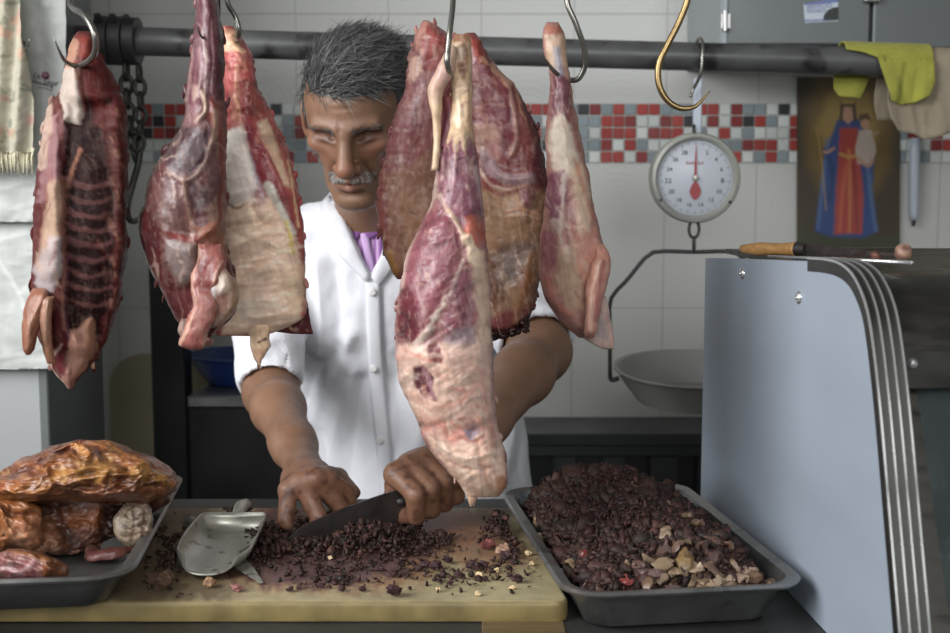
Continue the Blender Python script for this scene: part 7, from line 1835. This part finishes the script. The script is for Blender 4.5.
obj('blade', tube([um, um + (ub - um) * .3, um + (ub - um) * .8, ub], [.0050, .0095, .0085, .0020], 14, 5, .14), m_scoop, ut)

KDEF[0] = .72
# ------------------------------------------------------------------ roasted carcass and pieces in the near tray
m_roast = mat('roasted_seasoned_meat', rough=.45, var=.28, scale=90, attr=True, bump=.7, bscale=130, coat=.1)
YRo = 1.175
r1 = [ # upper skin, arched over the opening
 (441, 62, 104, .03, .0), (448, 44, 128, .06, -.002), (456, 26, 152, .09, -.006), (464, 12, 166, .11, -.01), (472, 2, 172, .12, -.014), (480, -10, 175, .125, -.018), (490, -16, 174, .13, -.016), (497, -22, 168, .12, -.01), (503, -26, 150, .10, 0)]
org, drk, yel = (124, 72, 36), (70, 34, 22), (146, 104, 54)
sr = [
 G([(20, 470), (60, 448), (120, 448), (175, 470), (175, 484), (100, 474), (40, 492), (0, 500), (0, 488)], org, 6, .8, 3, 6),
 L([(4, 500), (40, 484), (90, 470), (140, 470), (174, 482)], 4, (170, 116, 58), 4, .8, 6, 4),
 L([(2, 486), (40, 462), (74, 446), (100, 446)], 5, (120, 60, 30), 4, .8, 4, 4), L([(10, 476), (50, 456), (80, 452)], 2.4, (70, 32, 22), 3, .8, -6, 4),
 L([(74, 446), (86, 456), (84, 470), (100, 476)], 3.4, (176, 120, 60), 3, .7, 6, 4), L([(100, 452), (110, 462), (128, 468)], 3, drk, 3, .8, -5, 3),
 G([(70, 458), (110, 456), (116, 474), (80, 480)], yel, 6, .6, 0, 5), G([(128, 466), (168, 474), (172, 482), (130, 478)], yel, 4, .7, 3, 4),
 G([(0, 496), (20, 484), (34, 492), (30, 520), (0, 520)], (158, 98, 50), 6, .7, 4, 5), L([(24, 490), (44, 482), (60, 484)], 3, (92, 50, 34), 3, .7, -5, 4),
 L([(120, 480), (140, 482), (160, 486)], 2, (84, 40, 26), 2.5, .7, -4, 3)]
for k in range(14): sr.append(L([(60 + k * 8, 458 + abs(k - 6) * 1.2), (66 + k * 8, 470 + abs(k - 6)), (64 + k * 8, 482)], 1.1, (110, 62, 34) if k % 2 else (182, 132, 72), 1.6, .6, 2 if k % 2 else -3, 2))
R1 = loft(r1, YRo, c(104, 58, 32), sr, back=c(90, 48, 30), seed=101, fib=(8, .10), fleck=.2, fleckcol=(190, 140, 80), mott=.28, lump=.014, noise=.005, roundpx=10, rough=4.5, nf=130, dens=.7, vein=.5, ridge=(.009, .022, .085, -8))
ro = obj('roasted_carcass', R1[:2], m_roast, None, True, R1[2]); tag(ro, 'orange-brown roasted carcass arched over its open cavity in the worn tray', 'meat')
r2 = [(484, 30, 166, .05, .03), (500, 24, 166, .06, .03), (515, 14, 150, .06, .03), (530, 8, 130, .06, .02), (545, 10, 100, .05, .01), (554, 20, 70, .03, .0)]
R2 = loft(r2, YRo, c(86, 52, 40), [G([(50, 492), (140, 488), (152, 506), (110, 512), (60, 508)], (100, 66, 66), 6, .7, 4, 5), G([(60, 505), (104, 506), (110, 530), (70, 534)], (128, 76, 44), 6, .7, 6, 5), L([(60, 500), (90, 502), (130, 496)], 2.5, (150, 122, 116), 4, .6, 3, 4), G([(104, 506), (150, 498), (150, 540), (100, 545)], (40, 22, 18), 6, .85, -16, 4), G([(10, 520), (50, 518), (64, 545), (30, 555), (10, 545)], (136, 88, 58), 6, .8, 10, 5), L([(30, 530), (50, 540), (56, 550)], 3, (160, 120, 96), 4, .6, 4, 4)], seed=103, lump=.012, noise=.004, fib=(20, .1), fleck=.25, fleckcol=(176, 140, 120), mott=.2, roundpx=8, rough=3, nf=100, ridge=(.008, .04, .05, 30))
obj('cavity', R2[:2], m_roast, ro, True, R2[2])
R2b = loft([(494, -30, 26, .06, -.01), (508, -30, 40, .07, -.016), (524, -30, 44, .07, -.018), (540, -28, 40, .06, -.018), (552, -24, 34, .04, -.018)], YRo, c(140, 84, 44), [G([(10, 520), (40, 516), (44, 545), (16, 550)], (150, 100, 76), 6, .7, 4), L([(0, 505), (16, 512), (30, 508)], 2.5, (92, 48, 28), 3, .7, -4), L([(4, 530), (20, 538), (36, 532)], 2.5, (168, 120, 84), 3, .6, 4)], seed=104, lump=.012, noise=.004, fleck=.2, fleckcol=(196, 150, 110), mott=.2, roundpx=8, rough=2.5, ridge=(.009, .03, .06, 60))
obj('shoulder_lump', R2b[:2], m_roast, ro, True, R2b[2])
R3 = loft([(502, 128, 148, .02, .0), (510, 120, 152, .035, .0), (520, 115, 154, .045, .0), (530, 116, 154, .05, .0), (538, 120, 150, .045, .0), (545, 128, 142, .03, .0)], 1.155, c(160, 140, 118),
   [L([(124, 512), (134, 520), (144, 514)], 1.2, (84, 56, 44), 1.5, .8, -3), L([(120, 524), (132, 528), (148, 522)], 1.2, (84, 56, 44), 1.5, .8, -3), L([(124, 536), (136, 534), (148, 532)], 1.2, (92, 62, 48), 1.5, .8, -3), L([(134, 506), (136, 520), (132, 540)], 1.2, (92, 62, 48), 1.5, .7, -3), L([(146, 510), (144, 526), (142, 540)], 1.2, (96, 66, 50), 1.5, .7, -3), G([(116, 516), (124, 514), (124, 536), (117, 532)], (196, 182, 164), 3, .7, 2)], back=c(140, 110, 90), seed=105, lump=.006, noise=.004, fleck=.2, roundpx=7, nf=50, dens=.8)
o = obj('pale_offal', R3[:2], m_roast, None, True, R3[2]); tag(o, 'pale lacy piece of fat resting under the roasted carcass in the worn tray', 'meat')
r4p = [(72, 551, 1.0), (84, 543, 1.3), (95, 540, 1.0), (92, 552, 1.1), (108, 556, .8), (126, 551, .6), (139, 543, .55), (146, 534, .5)]
pts = [PZ(a, b_, LZ + .012) for a, b_, w in r4p]
R4 = limb(pts, [.007, .009, .008, .0075, .006, .005, .0045, .004], [c(128, 88, 72), c(164, 124, 106), c(96, 52, 48), c(134, 84, 70), c(84, 44, 38)], 7, 18, .0075, sm=8, mott=.35, fs=110, flat=.8)
o = obj('rib_piece', R4[:2], m_roast, None, True, R4[2]); tag(o, 'curved pinkish rib bone piece lying at the edge of the worn tray', 'meat')
R5 = loft([(549, 6, 22, .02, 0), (556, -4, 48, .035, -.004), (562, -10, 62, .04, -.006), (570, -14, 68, .04, -.006), (577, -14, 66, .03, -.006), (581, -10, 58, .014, -.006)], 1.06, c(122, 76, 68),
   [G([(22, 552), (66, 560), (70, 578), (42, 578), (38, 562)], (120, 72, 36), 3, .85, 2), G([(0, 560), (36, 560), (38, 578), (0, 578)], (150, 92, 92), 4, .6, 2), L([(10, 562), (18, 572), (30, 566)], 2, (210, 176, 176), 3, .6, 2), L([(8, 550), (24, 553), (48, 560)], 2.4, (130, 80, 38), 2, .8, 3)], seed=107, lump=.006, noise=.003, fleck=.3, roundpx=6, mott=.25, ridge=(.006, .04, .07, 20))
o = obj('meat_piece', R5[:2], m_roast, None, True, R5[2]); tag(o, 'pink piece of meat with a browned rind at the front of the worn tray', 'meat')
